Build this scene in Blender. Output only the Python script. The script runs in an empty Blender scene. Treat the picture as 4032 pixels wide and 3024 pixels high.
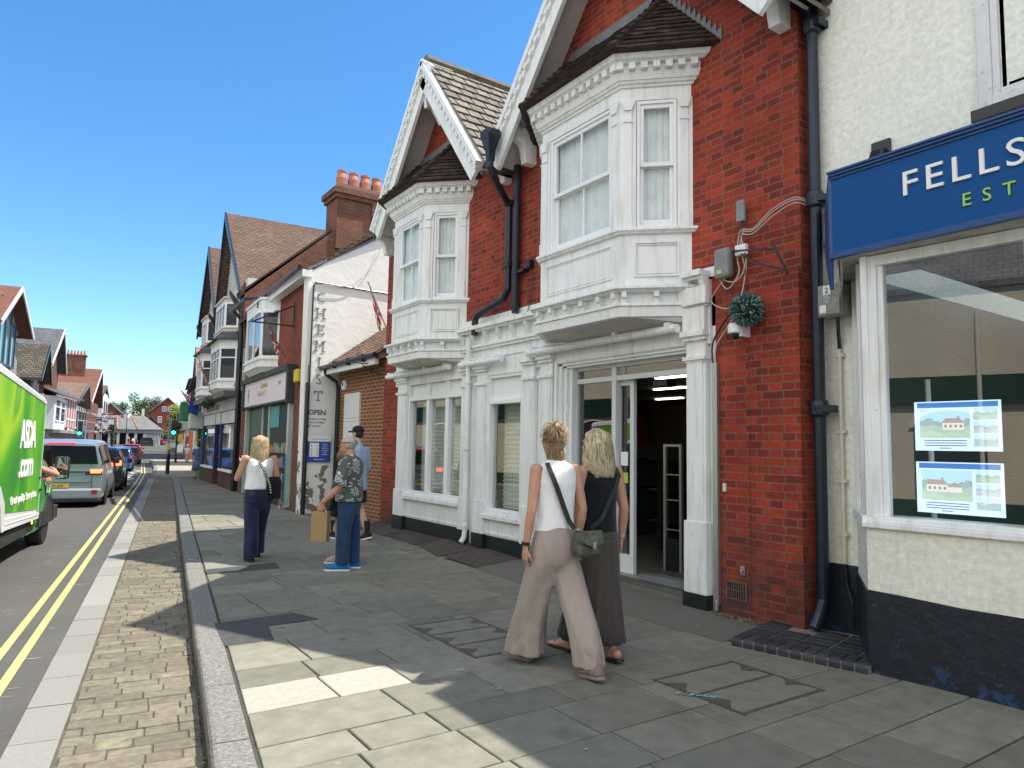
import bpy, bmesh, math, random
from mathutils import Vector, Matrix
R = math.radians
random.seed(7)
D = bpy.data
sc = bpy.context.scene
col = sc.collection

# ------------------------------------------------------------------ camera, sky, sun, exposure
cam = D.cameras.new("camera"); cam_o = D.objects.new("camera", cam); col.objects.link(cam_o)
cam.sensor_fit = 'HORIZONTAL'; cam.sensor_width = 36; cam.lens = 36 * 2780 / 4032
cam.clip_start = 0.05; cam.clip_end = 3000
_yaw = R(34.3); _roll = .018; _pitch = math.atan((1761. - 1512.) * math.cos(_roll) / 2780.)
_f = Vector((math.sin(_yaw) * math.cos(_pitch), math.cos(_yaw) * math.cos(_pitch), math.sin(_pitch)))
_r0 = Vector((math.cos(_yaw), -math.sin(_yaw), 0)); _u0 = _r0.cross(_f)
_r = _r0 * math.cos(_roll) + _u0 * math.sin(_roll); _u = -_r0 * math.sin(_roll) + _u0 * math.cos(_roll)
cam_o.matrix_world = Matrix(((_r.x, _u.x, -_f.x, 0), (_r.y, _u.y, -_f.y, 0), (_r.z, _u.z, -_f.z, 1.55), (0, 0, 0, 1)))
sc.camera = cam_o

SUN = Vector((.493, -.176, 1.)).normalized()
FILL_CLOUD = 7.5
w = D.worlds.new("World"); sc.world = w; w.use_nodes = True
nt = w.node_tree
sky = nt.nodes.new('ShaderNodeTexSky'); sky.sky_type = 'NISHITA'; sky.sun_disc = False
sky.sun_elevation = math.asin(SUN.z); sky.sun_rotation = math.atan2(SUN.x, SUN.y)
sky.altitude = 0; sky.air_density = 1.0; sky.dust_density = 0.2; sky.ozone_density = 4.5
hs = nt.nodes.new('ShaderNodeHueSaturation'); hs.inputs['Saturation'].default_value = 1.22; hs.inputs['Hue'].default_value = .496
nt.links.new(sky.outputs[0], hs.inputs['Color']); # broken bright cloud added unseen behind the camera to brighten the shaded fronts
def wn(kind, **k):
    n = nt.nodes.new(kind)
    for a, v in k.items(): setattr(n, a, v)
    return n
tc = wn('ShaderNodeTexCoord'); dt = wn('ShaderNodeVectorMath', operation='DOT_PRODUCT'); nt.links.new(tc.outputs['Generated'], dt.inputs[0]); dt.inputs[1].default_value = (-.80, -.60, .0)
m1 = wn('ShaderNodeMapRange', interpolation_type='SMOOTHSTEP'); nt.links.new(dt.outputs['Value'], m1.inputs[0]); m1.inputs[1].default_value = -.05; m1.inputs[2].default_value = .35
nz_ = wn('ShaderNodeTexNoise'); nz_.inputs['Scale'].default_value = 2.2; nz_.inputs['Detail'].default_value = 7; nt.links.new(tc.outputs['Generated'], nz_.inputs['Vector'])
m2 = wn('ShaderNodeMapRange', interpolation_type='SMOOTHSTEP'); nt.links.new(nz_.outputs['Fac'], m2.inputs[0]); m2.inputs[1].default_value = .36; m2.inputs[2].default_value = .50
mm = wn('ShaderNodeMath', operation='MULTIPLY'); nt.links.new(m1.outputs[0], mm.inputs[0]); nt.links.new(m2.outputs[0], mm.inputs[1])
cm = wn('ShaderNodeMix', data_type='RGBA'); nt.links.new(mm.outputs[0], cm.inputs[0]); nt.links.new(hs.outputs[0], cm.inputs[6]); cm.inputs[7].default_value = (FILL_CLOUD * .97, FILL_CLOUD * .96, FILL_CLOUD * .94, 1)
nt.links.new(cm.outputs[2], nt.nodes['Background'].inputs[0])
nt.nodes['Background'].inputs[1].default_value = 0.084
sl = D.lights.new("sun", 'SUN'); sl.energy = 3.0; sl.angle = R(0.5); sl.color = (1, .93, .82)
so = D.objects.new("sun", sl); col.objects.link(so); so.location = (10, -4, 30)
so.rotation_euler = SUN.to_track_quat('Z', 'Y').to_euler()
sc.view_settings.view_transform = 'Standard'; sc.view_settings.look = 'None'
sc.view_settings.gamma = 1; sc.view_settings.exposure = 1.5

# ------------------------------------------------------------------ frames and helpers
SA = R(8.5); SN = Vector((math.cos(SA), -math.sin(SA), 0)); SS = Vector((math.sin(SA), math.cos(SA), 0))
def SP(x, s, z=0): return SN * x + SS * s + Vector((0, 0, z))
ORG = {}
def V(*a): return Vector(a)

def tag(o, label=None, cat=None, group=None, kind=None):
    if label: o['label'] = label
    if cat: o['category'] = cat
    if group: o['group'] = group
    if kind: o['kind'] = kind
    return o
def thing(name, label, cat, org=(0, 0, 0), group=None, street=False, rot=None, loc=None):
    """Empty at the base of a thing. Meshes below it are given in the frame whose origin is org."""
    o = D.objects.new(name, None); col.objects.link(o); o.empty_display_size = .2
    org = Vector(org)
    if loc is not None:
        o.location = loc; ORG[o.name] = Vector((0, 0, 0)); o.rotation_euler[2] = rot or 0
    elif street:
        o.location = SP(*org); o.rotation_euler[2] = -SA; ORG[o.name] = org
    else:
        o.location = org; ORG[o.name] = org
    return tag(o, label, cat, group)

class MB:
    def __init__(s): s.v = []; s.f = []; s.m = []; s.pc = []
    def poly(s, pts, mi=0):
        b = len(s.v); s.v += [tuple(p) for p in pts]; s.f.append(tuple(range(b, b + len(pts)))); s.m.append(mi); return s
    def mesh(s, vs, fs, mi=0):
        b = len(s.v); s.pc.append((b, len(s.f), len(vs), len(fs))); s.v += [tuple(p) for p in vs]
        for f in fs: s.f.append(tuple(b + i for i in f)); s.m.append(mi)
        return s
    def ob(s, o, a, b, c, mi=0):
        o = Vector(o); a = Vector(a); b = Vector(b); c = Vector(c)
        p = [o, o + a, o + a + b, o + b, o + c, o + a + c, o + a + b + c, o + b + c]
        return s.mesh(p, [(0, 3, 2, 1), (4, 5, 6, 7), (0, 1, 5, 4), (1, 2, 6, 5), (2, 3, 7, 6), (3, 0, 4, 7)], mi)
    def box(s, x0, x1, y0, y1, z0, z1, mi=0):
        return s.ob((x0, y0, z0), (x1 - x0, 0, 0), (0, y1 - y0, 0), (0, 0, z1 - z0), mi)
    def prism(s, pts, vec, mi=0):
        n = len(pts); vec = Vector(vec); p = [Vector(q) for q in pts]
        return s.mesh(p + [q + vec for q in p], [tuple(range(n))[::-1], tuple(range(n, 2 * n))] + [(i, (i + 1) % n, n + (i + 1) % n, n + i) for i in range(n)], mi)
    def loft(s, rings, mi=0, caps=True, closed=True):
        n = len(rings[0]); vs = [p for r in rings for p in r]; fs = []
        for k in range(len(rings) - 1):
            for i in range(n if closed else n - 1):
                j = (i + 1) % n
                fs.append((k * n + i, k * n + j, (k + 1) * n + j, (k + 1) * n + i))
        if caps and closed: fs += [tuple(range(n))[::-1], tuple(range((len(rings) - 1) * n, len(rings) * n))]
        return s.mesh(vs, fs, mi)
    def tube(s, pts, r, n=8, mi=0, ends=False):
        pts = [Vector(p) for p in pts]; k = len(pts)
        rs = r if isinstance(r, (list, tuple)) else [r] * k
        rings = []; up = None
        ts = []
        for i in range(k):
            t = (pts[min(i + 1, k - 1)] - pts[max(i - 1, 0)])
            ts.append(t.normalized() if t.length > 1e-9 else Vector((0, 0, 1)))
        up = Vector((0, 0, 1)) if abs(ts[0].z) < .9 else Vector((0, 1, 0))
        P = list(pts); Q = list(rs); T = list(ts)
        if ends:
            P = [pts[0] - ts[0] * rs[0] * .85, pts[0] - ts[0] * rs[0] * .5] + P + [pts[-1] + ts[-1] * rs[-1] * .5, pts[-1] + ts[-1] * rs[-1] * .85]
            Q = [rs[0] * .45, rs[0] * .85] + Q + [rs[-1] * .85, rs[-1] * .45]; T = [ts[0]] * 2 + T + [ts[-1]] * 2
        for i in range(len(P)):
            t = T[i]; a = up - t * up.dot(t)
            if a.length < 1e-6: a = t.orthogonal()
            a.normalize(); b = t.cross(a); up = a
            rings.append([P[i] + a * Q[i] * math.cos(2 * math.pi * j / n) + b * Q[i] * math.sin(2 * math.pi * j / n) for j in range(n)])
        return s.loft(rings, mi)
    def lathe(s, c, prof, n=16, axis='Z', mi=0):
        c = Vector(c); rings = []
        for r, h in prof:
            r = max(r, .0005); ring = []
            for j in range(n):
                a = 2 * math.pi * j / n; x, y = r * math.cos(a), r * math.sin(a)
                ring.append(c + (Vector((x, y, h)) if axis == 'Z' else Vector((h, x, y)) if axis == 'X' else Vector((x, h, y))))
            rings.append(ring)
        return s.loft(rings, mi)
    def ell(s, c, rx, ry, rz, n=16, m=10, mi=0, rot=None):
        c = Vector(c); rings = []
        for i in range(m + 1):
            t = math.pi * (i / m); t = min(max(t, .06), math.pi - .06)
            ring = []
            for j in range(n):
                a = 2 * math.pi * j / n
                p = Vector((rx * math.sin(t) * math.cos(a), ry * math.sin(t) * math.sin(a), -rz * math.cos(t)))
                if rot: p = rot @ p
                ring.append(c + p)
            rings.append(ring)
        return s.loft(rings, mi)
    def each(s, name, mats, parent=None, **k):
        """one object for each piece"""
        o = None
        for b, f, nv, nf in s.pc:
            q = MB(); q.v = s.v[b:b + nv]; q.f = [tuple(i - b for i in g_) for g_ in s.f[f:f + nf]]; q.m = s.m[f:f + nf]; o = q.build(name, mats, parent, **k)
        return o
    def build(s, name, mats, parent=None, smooth=False, bevel=0, org=None, kind=None, remesh=0, sub=0, sm=0, street=False, uv=True):
        me = D.meshes.new(name)
        if not isinstance(mats, (list, tuple)): mats = [mats]
        O = ORG[parent.name] if parent is not None else Vector(org or (0, 0, 0))
        me.from_pydata([tuple(Vector(v) - O) for v in s.v], [], s.f)
        for m in mats: me.materials.append(m)
        for p, mi in zip(me.polygons, s.m): p.material_index = mi
        bm = bmesh.new(); bm.from_mesh(me)
        bmesh.ops.recalc_face_normals(bm, faces=bm.faces)
        if uv:
            L = bm.loops.layers.uv.new('UVMap'); zz = Vector((0, 0, 1))
            for f in bm.faces:
                n = f.normal
                if abs(n.z) > .96: t = Vector((1, 0, 0)); b = Vector((0, 1, 0))
                else:
                    t = zz.cross(n).normalized(); b = n.cross(t).normalized()
                for l in f.loops:
                    p = l.vert.co + O; l[L].uv = (p.dot(t), p.dot(b))
        if smooth:
            for f in bm.faces: f.smooth = True
        bm.to_mesh(me); bm.free()
        o = D.objects.new(name, me); col.objects.link(o)
        if parent is not None: o.parent = parent; ORG[o.name] = O
        else:
            if street: o.location = SP(*O); o.rotation_euler[2] = -SA
            else: o.location = O
        if kind: o['kind'] = kind
        if bevel:
            b = o.modifiers.new('bevel', 'BEVEL'); b.width = bevel; b.segments = 2; b.limit_method = 'ANGLE'; b.angle_limit = R(40)
        if remesh:
            rm = o.modifiers.new('remesh', 'REMESH'); rm.mode = 'VOXEL'; rm.voxel_size = remesh; rm.use_smooth_shade = True
        if sm:
            q = o.modifiers.new('smooth', 'SMOOTH'); q.factor = .5; q.iterations = sm
        if sub:
            q = o.modifiers.new('sub', 'SUBSURF'); q.levels = sub; q.render_levels = sub
        return o

class Fr:
    """wall frame: u along, d outward, z up"""
    def __init__(s, o, t, n): s.o = Vector(o); s.t = Vector(t).normalized(); s.n = Vector(n).normalized()
    def p(s, u, z, d=0): return s.o + s.t * u + s.n * d + Vector((0, 0, z))
    def box(s, mb, u0, u1, z0, z1, d0, d1, mi=0): return mb.ob(s.p(u0, z0, d0), s.t * (u1 - u0), s.n * (d1 - d0), (0, 0, z1 - z0), mi)
    def quad(s, mb, u0, u1, z0, z1, d, mi=0): return mb.poly([s.p(u0, z0, d), s.p(u1, z0, d), s.p(u1, z1, d), s.p(u0, z1, d)], mi)
    def pr(s, mb, pts, d0, d1, mi=0): return mb.prism([s.p(u, z, d0) for u, z in pts], s.n * (d1 - d0), mi)
    def rect(s, mb, u0, u1, z0, z1, w, d0, d1, mi=0):
        s.box(mb, u0, u0 + w, z0, z1, d0, d1, mi); s.box(mb, u1 - w, u1, z0, z1, d0, d1, mi)
        s.box(mb, u0 + w, u1 - w, z1 - w, z1, d0, d1, mi); s.box(mb, u0 + w, u1 - w, z0, z0 + w, d0, d1, mi)

# ------------------------------------------------------------------ materials
def nodes(name):
    m = D.materials.new(name); m.use_nodes = True; t = m.node_tree
    return m, t, t.nodes['Principled BSDF'], t.nodes.new, t.links.new
def uvn(t):
    n = t.nodes.new('ShaderNodeUVMap'); return n.outputs[0]
def objn(t):
    return t.nodes.new('ShaderNodeTexCoord').outputs['Object']
def noise(t, sc_, det=4, vec=None, rough=.6):
    n = t.nodes.new('ShaderNodeTexNoise'); n.inputs['Scale'].default_value = sc_; n.inputs['Detail'].default_value = det; n.inputs['Roughness'].default_value = rough
    if vec is None: vec = objn(t)
    t.links.new(vec, n.inputs['Vector']); return n.outputs['Fac']
def ramp(t, fac, stops):
    n = t.nodes.new('ShaderNodeValToRGB'); e = n.color_ramp.elements
    while len(e) < len(stops): e.new(.5)
    for i, (p, c) in enumerate(stops):
        e[i].position = p; e[i].color = (*c, 1) if len(c) == 3 else c
    t.links.new(fac, n.inputs[0]); return n.outputs[0]
def mix(t, a, b, fac, mode='MIX'):
    n = t.nodes.new('ShaderNodeMix'); n.data_type = 'RGBA'; n.blend_type = mode
    for s_, v in ((n.inputs[0], fac), (n.inputs[6], a), (n.inputs[7], b)):
        if isinstance(v, (int, float)): s_.default_value = v
        elif isinstance(v, tuple): s_.default_value = (*v, 1)
        else: t.links.new(v, s_)
    return n.outputs[2]
def bumpn(t, h, strength, dist=.01):
    n = t.nodes.new('ShaderNodeBump'); n.inputs['Strength'].default_value = strength; n.inputs['Distance'].default_value = dist
    t.links.new(h, n.inputs['Height']); return n.outputs[0]
def K(c, k): return tuple(min(1, x * k) for x in c)
def pm(name, c, rough=.6, metal=0, vary=.15, vs=3, bump=0, bs=40, emit=0, dirt=None, spec=.5):
    m, t, b, N, L = nodes(name)
    b.inputs['Roughness'].default_value = rough; b.inputs['Metallic'].default_value = metal
    b.inputs['Specular IOR Level'].default_value = spec
    if vary:
        f = noise(t, vs, 5); c1 = ramp(t, f, [(.3, K(c, 1 - vary)), (.7, K(c, 1 + vary * .5))])
        if dirt:
            f2 = noise(t, dirt[1], 6); f2 = ramp(t, f2, [(dirt[2], (0, 0, 0)), (dirt[2] + .08, (1, 1, 1))])
            c1 = mix(t, c1, dirt[0], f2)
        L(c1, b.inputs['Base Color'])
    else: b.inputs['Base Color'].default_value = (*c, 1)
    if bump: L(bumpn(t, noise(t, bs, 5), bump), b.inputs['Normal'])
    if emit:
        b.inputs['Emission Color'].default_value = (*c, 1); b.inputs['Emission Strength'].default_value = emit
    return m
def brick(name, c1, c2, mo, bw=.225, bh=.075, ms=.0075, bump=.6, offs=.5, vary=.5, soot=None, rough=.85, squash=1, sf=2, spk=None):
    m, t, b, N, L = nodes(name)
    n = N('ShaderNodeTexBrick'); L(uvn(t), n.inputs['Vector']); n.inputs['Scale'].default_value = 1
    n.inputs['Brick Width'].default_value = bw; n.inputs['Row Height'].default_value = bh; n.inputs['Mortar Size'].default_value = ms
    n.inputs['Mortar Smooth'].default_value = .15; n.offset = offs; n.squash = squash; n.squash_frequency = sf
    n.inputs['Color1'].default_value = (*c1, 1); n.inputs['Color2'].default_value = (*c2, 1); n.inputs['Mortar'].default_value = (*mo, 1)
    n.inputs['Bias'].default_value = 0
    f = noise(t, .9, 8, uvn(t), .7); g = ramp(t, f, [(.3, (1 - vary,) * 3), (.7, (1.12,) * 3)])
    c = mix(t, n.outputs['Color'], g, 1.0, 'MULTIPLY')
    f3 = noise(t, 22, 4, uvn(t)); c = mix(t, c, ramp(t, f3, [(.25, (.78,) * 3), (.75, (1.1,) * 3)]), 1.0, 'MULTIPLY')
    if soot:
        s_ = N('ShaderNodeSeparateXYZ'); L(uvn(t), s_.inputs[0])
        mr = N('ShaderNodeMapRange'); L(s_.outputs['Y'], mr.inputs[0]); mr.inputs[1].default_value = soot[0]; mr.inputs[2].default_value = soot[1]; mr.inputs[3].default_value = .85; mr.inputs[4].default_value = 0
        md = N('ShaderNodeMath'); md.operation = 'MULTIPLY'; L(mr.outputs[0], md.inputs[0]); L(ramp(t, noise(t, 3, 6, uvn(t)), [(.3, (0,) * 3), (.6, (1,) * 3)]), md.inputs[1])
        c = mix(t, c, soot[2], md.outputs[0])
    if spk:
        c = mix(t, c, spk[0], ramp(t, noise(t, spk[1], 3, uvn(t)), [(spk[2], (0,) * 3), (spk[2] + .03, (1,) * 3)]))
    L(c, b.inputs['Base Color']); b.inputs['Roughness'].default_value = rough; b.inputs['Specular IOR Level'].default_value = .25
    inv = N('ShaderNodeMath'); inv.operation = 'SUBTRACT'; inv.inputs[0].default_value = 1; L(n.outputs['Fac'], inv.inputs[1])
    ad = N('ShaderNodeMath'); ad.operation = 'MULTIPLY_ADD'; L(f3, ad.inputs[0]); ad.inputs[1].default_value = .5; L(inv.outputs[0], ad.inputs[2])
    L(bumpn(t, ad.outputs[0], bump, .008), b.inputs['Normal'])
    return m
def glass(name, tint=(.9, .95, .95), refl=1.0, rough=.0, base=.0):
    m = D.materials.new(name); m.use_nodes = True; t = m.node_tree; t.nodes.clear()
    o = t.nodes.new('ShaderNodeOutputMaterial'); mx = t.nodes.new('ShaderNodeMixShader'); tr = t.nodes.new('ShaderNodeBsdfTransparent')
    gl = t.nodes.new('ShaderNodeBsdfGlossy'); gl.inputs['Roughness'].default_value = rough; tr.inputs[0].default_value = (*tint, 1)
    fr = t.nodes.new('ShaderNodeLayerWeight'); fr.inputs[0].default_value = .5
    pw = t.nodes.new('ShaderNodeMath'); pw.operation = 'POWER'; pw.inputs[1].default_value = 4.5; t.links.new(fr.outputs['Facing'], pw.inputs[0])
    ma = t.nodes.new('ShaderNodeMath'); ma.operation = 'MULTIPLY_ADD'; ma.inputs[1].default_value = refl; ma.inputs[2].default_value = base; ma.use_clamp = True
    t.links.new(pw.outputs[0], ma.inputs[0]); t.links.new(ma.outputs[0], mx.inputs[0])
    t.links.new(tr.outputs[0], mx.inputs[1]); t.links.new(gl.outputs[0], mx.inputs[2]); t.links.new(mx.outputs[0], o.inputs[0])
    return m
def island(name, c1, c2, rough=.85, vary=.2, vs=8, bump=.25, bs=60, dirt=None):
    """each piece (slab, tile, brick) of the mesh gets its own tone"""
    m, t, b, N, L = nodes(name)
    g = N('ShaderNodeNewGeometry'); r_ = ramp(t, g.outputs['Random Per Island'], [(0, c1), (1, c2)])
    v = ramp(t, noise(t, vs, 6), [(.3, (1 - vary,) * 3), (.7, (1 + vary * .5,) * 3)])
    c = mix(t, r_, v, 1.0, 'MULTIPLY')
    if dirt: c = mix(t, c, dirt[0], ramp(t, noise(t, dirt[1], 7), [(dirt[2], (0,) * 3), (dirt[2] + dirt[3], (1,) * 3)]))
    L(c, b.inputs['Base Color']); b.inputs['Roughness'].default_value = rough; b.inputs['Specular IOR Level'].default_value = .3
    L(bumpn(t, noise(t, bs, 6), bump), b.inputs['Normal'])
    return m

M = {}
M['brick'] = brick('red_brick', (.46, .058, .031), (.19, .036, .027), (.25, .125, .09), soot=(.1, 1.1, (.055, .045, .04)), vary=.38, offs=.5, spk=((.5, .42, .38), 9, .76), squash=.6, sf=2)
M['brick_dark'] = brick('soot_brick', (.12, .045, .03), (.07, .03, .024), (.10, .07, .055), vary=.5)
M['brick_new'] = brick('orange_brick', (.30, .095, .035), (.20, .065, .028), (.34, .27, .19), ms=.012, vary=.2)
M['brick_far'] = brick('old_brick', (.24, .085, .052), (.13, .062, .045), (.22, .15, .11), vary=.4)
M['brick_red2'] = brick('plain_red_brick', (.30, .075, .045), (.22, .055, .035), (.2, .11, .08), vary=.3)
def paintm(name, c, grime):
    m, t, b, N, L = nodes(name); o = objn(t); mp = N('ShaderNodeMapping'); L(o, mp.inputs[0]); mp.inputs['Scale'].default_value = (9, 9, .8)
    st = ramp(t, noise(t, 1.6, 6, mp.outputs[0]), [(.50, (0,) * 3), (.72, (.75,) * 3)]); c1 = ramp(t, noise(t, 2.5, 5), [(.3, K(c, .93)), (.7, K(c, 1.03))])
    c1 = mix(t, c1, grime, st); c1 = mix(t, c1, (.34, .32, .27), ramp(t, noise(t, 26, 4), [(.70, (0,) * 3), (.74, (.8,) * 3)]))
    L(c1, b.inputs['Base Color']); L(ramp(t, st, [(0, (.38,) * 3), (1, (.65,) * 3)]), b.inputs['Roughness']); L(bumpn(t, noise(t, 22, 5), .10), b.inputs['Normal']); return m
M['white'] = paintm('white_gloss_paint', (.83, .85, .86), (.58, .57, .50))
M['white2'] = pm('white_window_paint', (.84, .86, .88), .35, vary=.04)
M['cream'] = pm('cream_paint', (.70, .66, .55), .5, vary=.08, dirt=((.5, .46, .38), 4, .66))
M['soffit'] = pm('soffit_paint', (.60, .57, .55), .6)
M['black'] = pm('black_gloss_paint', (.012, .014, .018), .3, vary=.3)
M['iron'] = pm('black_cast_iron', (.012, .016, .026), .38, vary=.3, bump=.1)
M['ironblue'] = pm('weathered_blue_black_iron', (.009, .017, .036), .36, vary=.4, vs=9, dirt=((.2, .22, .22), 30, .72))
M['plinth'] = pm('black_green_plinth_paint', (.010, .018, .020), .4, vary=.3, bump=.15)
M['tile_dark'] = island('dark_clay_tile', (.032, .024, .022), (.075, .048, .040), vary=.5, vs=9, bump=.3)
M['tile'] = brick('clay_tile_roof', (.19, .115, .080), (.115, .078, .063), (.045, .03, .025), bw=.17, bh=.115, ms=.012, bump=1, vary=.35, spk=((.42, .36, .3), 6, .70))
M['tile_grey'] = island('weathered_concrete_tile', (.13, .115, .095), (.22, .195, .16), vary=.4, vs=7, bump=.3)
M['slate'] = brick('slate_roof', (.13, .135, .15), (.09, .095, .11), (.035, .035, .04), bw=.3, bh=.2, ms=.012, bump=.5, vary=.3)
M['slate_lt'] = brick('pale_slate_roof', (.22, .22, .22), (.17, .17, .17), (.09, .09, .09), bw=.3, bh=.22, ms=.012, bump=.5, vary=.3)
M['stone_tile'] = brick('mossy_tile_roof', (.15, .125, .095), (.09, .08, .065), (.03, .028, .024), bw=.35, bh=.25, ms=.03, bump=1, vary=.5)
M['tile_pink'] = brick('brown_tile_roof', (.24, .15, .12), (.17, .11, .09), (.08, .05, .04), bw=.25, bh=.16, ms=.015, bump=.6, vary=.3)
M['tile_red'] = brick('red_tile_roof', (.22, .095, .065), (.15, .07, .052), (.09, .04, .03), bw=.2, bh=.14, ms=.014, bump=.6, vary=.3)
M['tile_tan'] = brick('tan_tile_roof', (.42, .23, .13), (.32, .18, .10), (.16, .09, .06), bw=.2, bh=.14, ms=.014, bump=.6, vary=.35)
M['pot'] = pm('terracotta', (.42, .16, .09), .7, vary=.25)
M['lead'] = pm('lead_flashing', (.16, .17, .18), .5, vary=.25, bump=.2)
M['cream_brick'] = brick('cream_painted_brick', (.85, .87, .79), (.84, .86, .78), (.81, .83, .75), bw=.23, bh=.078, ms=.006, bump=.05, vary=.04, rough=.6)
M['render'] = pm('white_render', (.80, .79, .73), .8, vary=.1, vs=1.2, bump=.3, bs=12, dirt=((.62, .60, .52), 1.5, .6))
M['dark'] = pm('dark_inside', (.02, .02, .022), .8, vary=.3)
M['winpane'] = pm('dark_window_glass', (.03, .04, .05), .05, vary=0)
M['skypane'] = pm('pale_reflecting_glass', (.10, .22, .26), .06, vary=.3, vs=.6, spec=1.0)
M['glass'] = glass('window_glass', refl=.6, base=.04)
M['shopglass'] = glass('shop_glass', tint=(.86, .91, .89), refl=.9, base=.20)
M['steel'] = pm('brushed_metal', (.5, .5, .5), .35, metal=.8, vary=.1)
M['grey_pl'] = pm('grey_plastic', (.23, .25, .26), .5, vary=.15, vs=6)
M['tyre'] = pm('tyre_rubber', (.02, .02, .02), .75, vary=.2)
M['rim'] = pm('alloy_rim', (.45, .46, .47), .3, metal=.7, vary=.1)
def skinm(name, c):
    m, t, b, N, L = nodes(name); c1 = ramp(t, noise(t, 7, 6), [(.3, K(c, .84)), (.7, K(c, 1.08))]); c1 = mix(t, c1, (c[0] * .75, c[1] * .55, c[2] * .5), ramp(t, noise(t, 55, 3), [(.60, (0,) * 3), (.75, (.5,) * 3)]))
    L(c1, b.inputs['Base Color']); b.inputs['Roughness'].default_value = .55; b.inputs['Subsurface Weight'].default_value = .08; b.inputs['Subsurface Radius'].default_value = (.01, .004, .002); L(bumpn(t, noise(t, 60, 4), .15, .004), b.inputs['Normal']); return m
M['skin'] = skinm('skin', (.50, .27, .19)); M['skin2'] = skinm('pale_skin', (.56, .36, .28))
M['bluesign'] = pm('royal_blue_paint', (.002, .075, .27), .5, vary=.06, spec=.2)
M['bluedark'] = pm('navy_moulding_paint', (.006, .06, .22), .35, vary=.15)
def em(name, c, s, vary=0): return pm(name, c, .5, emit=s, vary=vary)

# ------------------------------------------------------------------ text
def text(s, h, mat, P, parent=None, name='lettering', ext=.004, up=(0, 0, 1), right=(0, -1, 0), off=0, align='LEFT', sx=1, space=1, org=None):
    """lettering of cap height about h at world point P (in the frame of the parent)"""
    cu = D.curves.new(name, 'FONT'); cu.body = s; cu.size = h / .72; cu.extrude = ext; cu.offset = off; cu.align_x = align; cu.space_character = space
    cu.resolution_u = 3
    tmp = D.objects.new(name, cu); col.objects.link(tmp)
    dg = bpy.context.evaluated_depsgraph_get(); dg.update()
    me = D.meshes.new_from_object(tmp.evaluated_get(dg)); D.objects.remove(tmp)
    rt = Vector(right).normalized(); u = Vector(up).normalized(); n = rt.cross(u)
    O = ORG[parent.name] if parent is not None else Vector(org or (0, 0, 0)); P = Vector(P)
    for v in me.vertices: v.co = P + rt * v.co.x * sx + u * v.co.y + n * (v.co.z) - O
    me.materials.clear(); me.materials.append(mat)
    o = D.objects.new(name, me); col.objects.link(o)
    if parent is not None: o.parent = parent; ORG[o.name] = O
    else: o.location = O
    return o

# ------------------------------------------------------------------ shared builders
def tiles(mb, bl, br, tr, tl, cw=.17, ch=.11, th=.016, jit=.004, mi=0):
    """individual overlapping tiles on a sloping (possibly tapering) plane"""
    bl, br, tr, tl = map(Vector, (bl, br, tr, tl)); nrm = (br - bl).cross(tl - bl).normalized()
    if nrm.z < 0: nrm = -nrm
    slope = ((tl + tr) / 2 - (bl + br) / 2).length; rows = max(1, int(slope / ch))
    hdir = (br - bl).normalized()
    for i in range(rows):
        f0 = i / rows; f1 = min(1, (i + 1.25) / rows)
        a0 = bl.lerp(tl, f0); b0 = br.lerp(tr, f0); a1 = bl.lerp(tl, f1); b1 = br.lerp(tr, f1)
        wd = (b0 - a0).length; n = max(1, round(wd / cw)); o = .5 * (i % 2) / n
        for k in range(n + 1):
            u0 = max(0, min(1, k / n - o)); u1 = max(0, min(1, (k + 1) / n - o - .004))
            if u1 - u0 < .01: continue
            j = random.uniform(-jit, jit); l = nrm * (th + j + .008)
            P = [a0.lerp(b0, u0), a0.lerp(b0, u1), a1.lerp(b1, u1), a1.lerp(b1, u0)]
            Q = [P[0] + l, P[1] + l + nrm * random.uniform(-jit, jit) * .5, P[2] + nrm * .004, P[3] + nrm * .004]
            mb.mesh(P + Q, [(0, 3, 2, 1), (4, 5, 6, 7), (0, 1, 5, 4), (1, 2, 6, 5), (3, 0, 4, 7)], mi)

def curtain(F, u0, u1, z0, z1, d, parent, mat, split=True):
    mb = MB(); n = 44; rows = 8
    vs = []
    ph = random.uniform(0, 6)
    for r_ in range(rows + 1):
        z = z0 + (z1 - z0) * r_ / rows
        for i in range(n + 1):
            u = i / n
            a = .012 * math.sin(u * 38 + ph + .6 * math.sin(r_ * .35)) + .008 * math.sin(u * 71 + 1.3 * ph)
            vs.append(F.p(u0 + (u1 - u0) * u, z, d + a * (1 - .3 * r_ / rows)))
    fs = [(r_ * (n + 1) + i, r_ * (n + 1) + i + 1, (r_ + 1) * (n + 1) + i + 1, (r_ + 1) * (n + 1) + i) for r_ in range(rows) for i in range(n)]
    mb.mesh(vs, fs); return mb.build('curtain', mat, parent, smooth=True)
M['net'] = pm('net_curtain', (.80, .82, .82), .9, vary=.12, vs=6)

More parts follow.
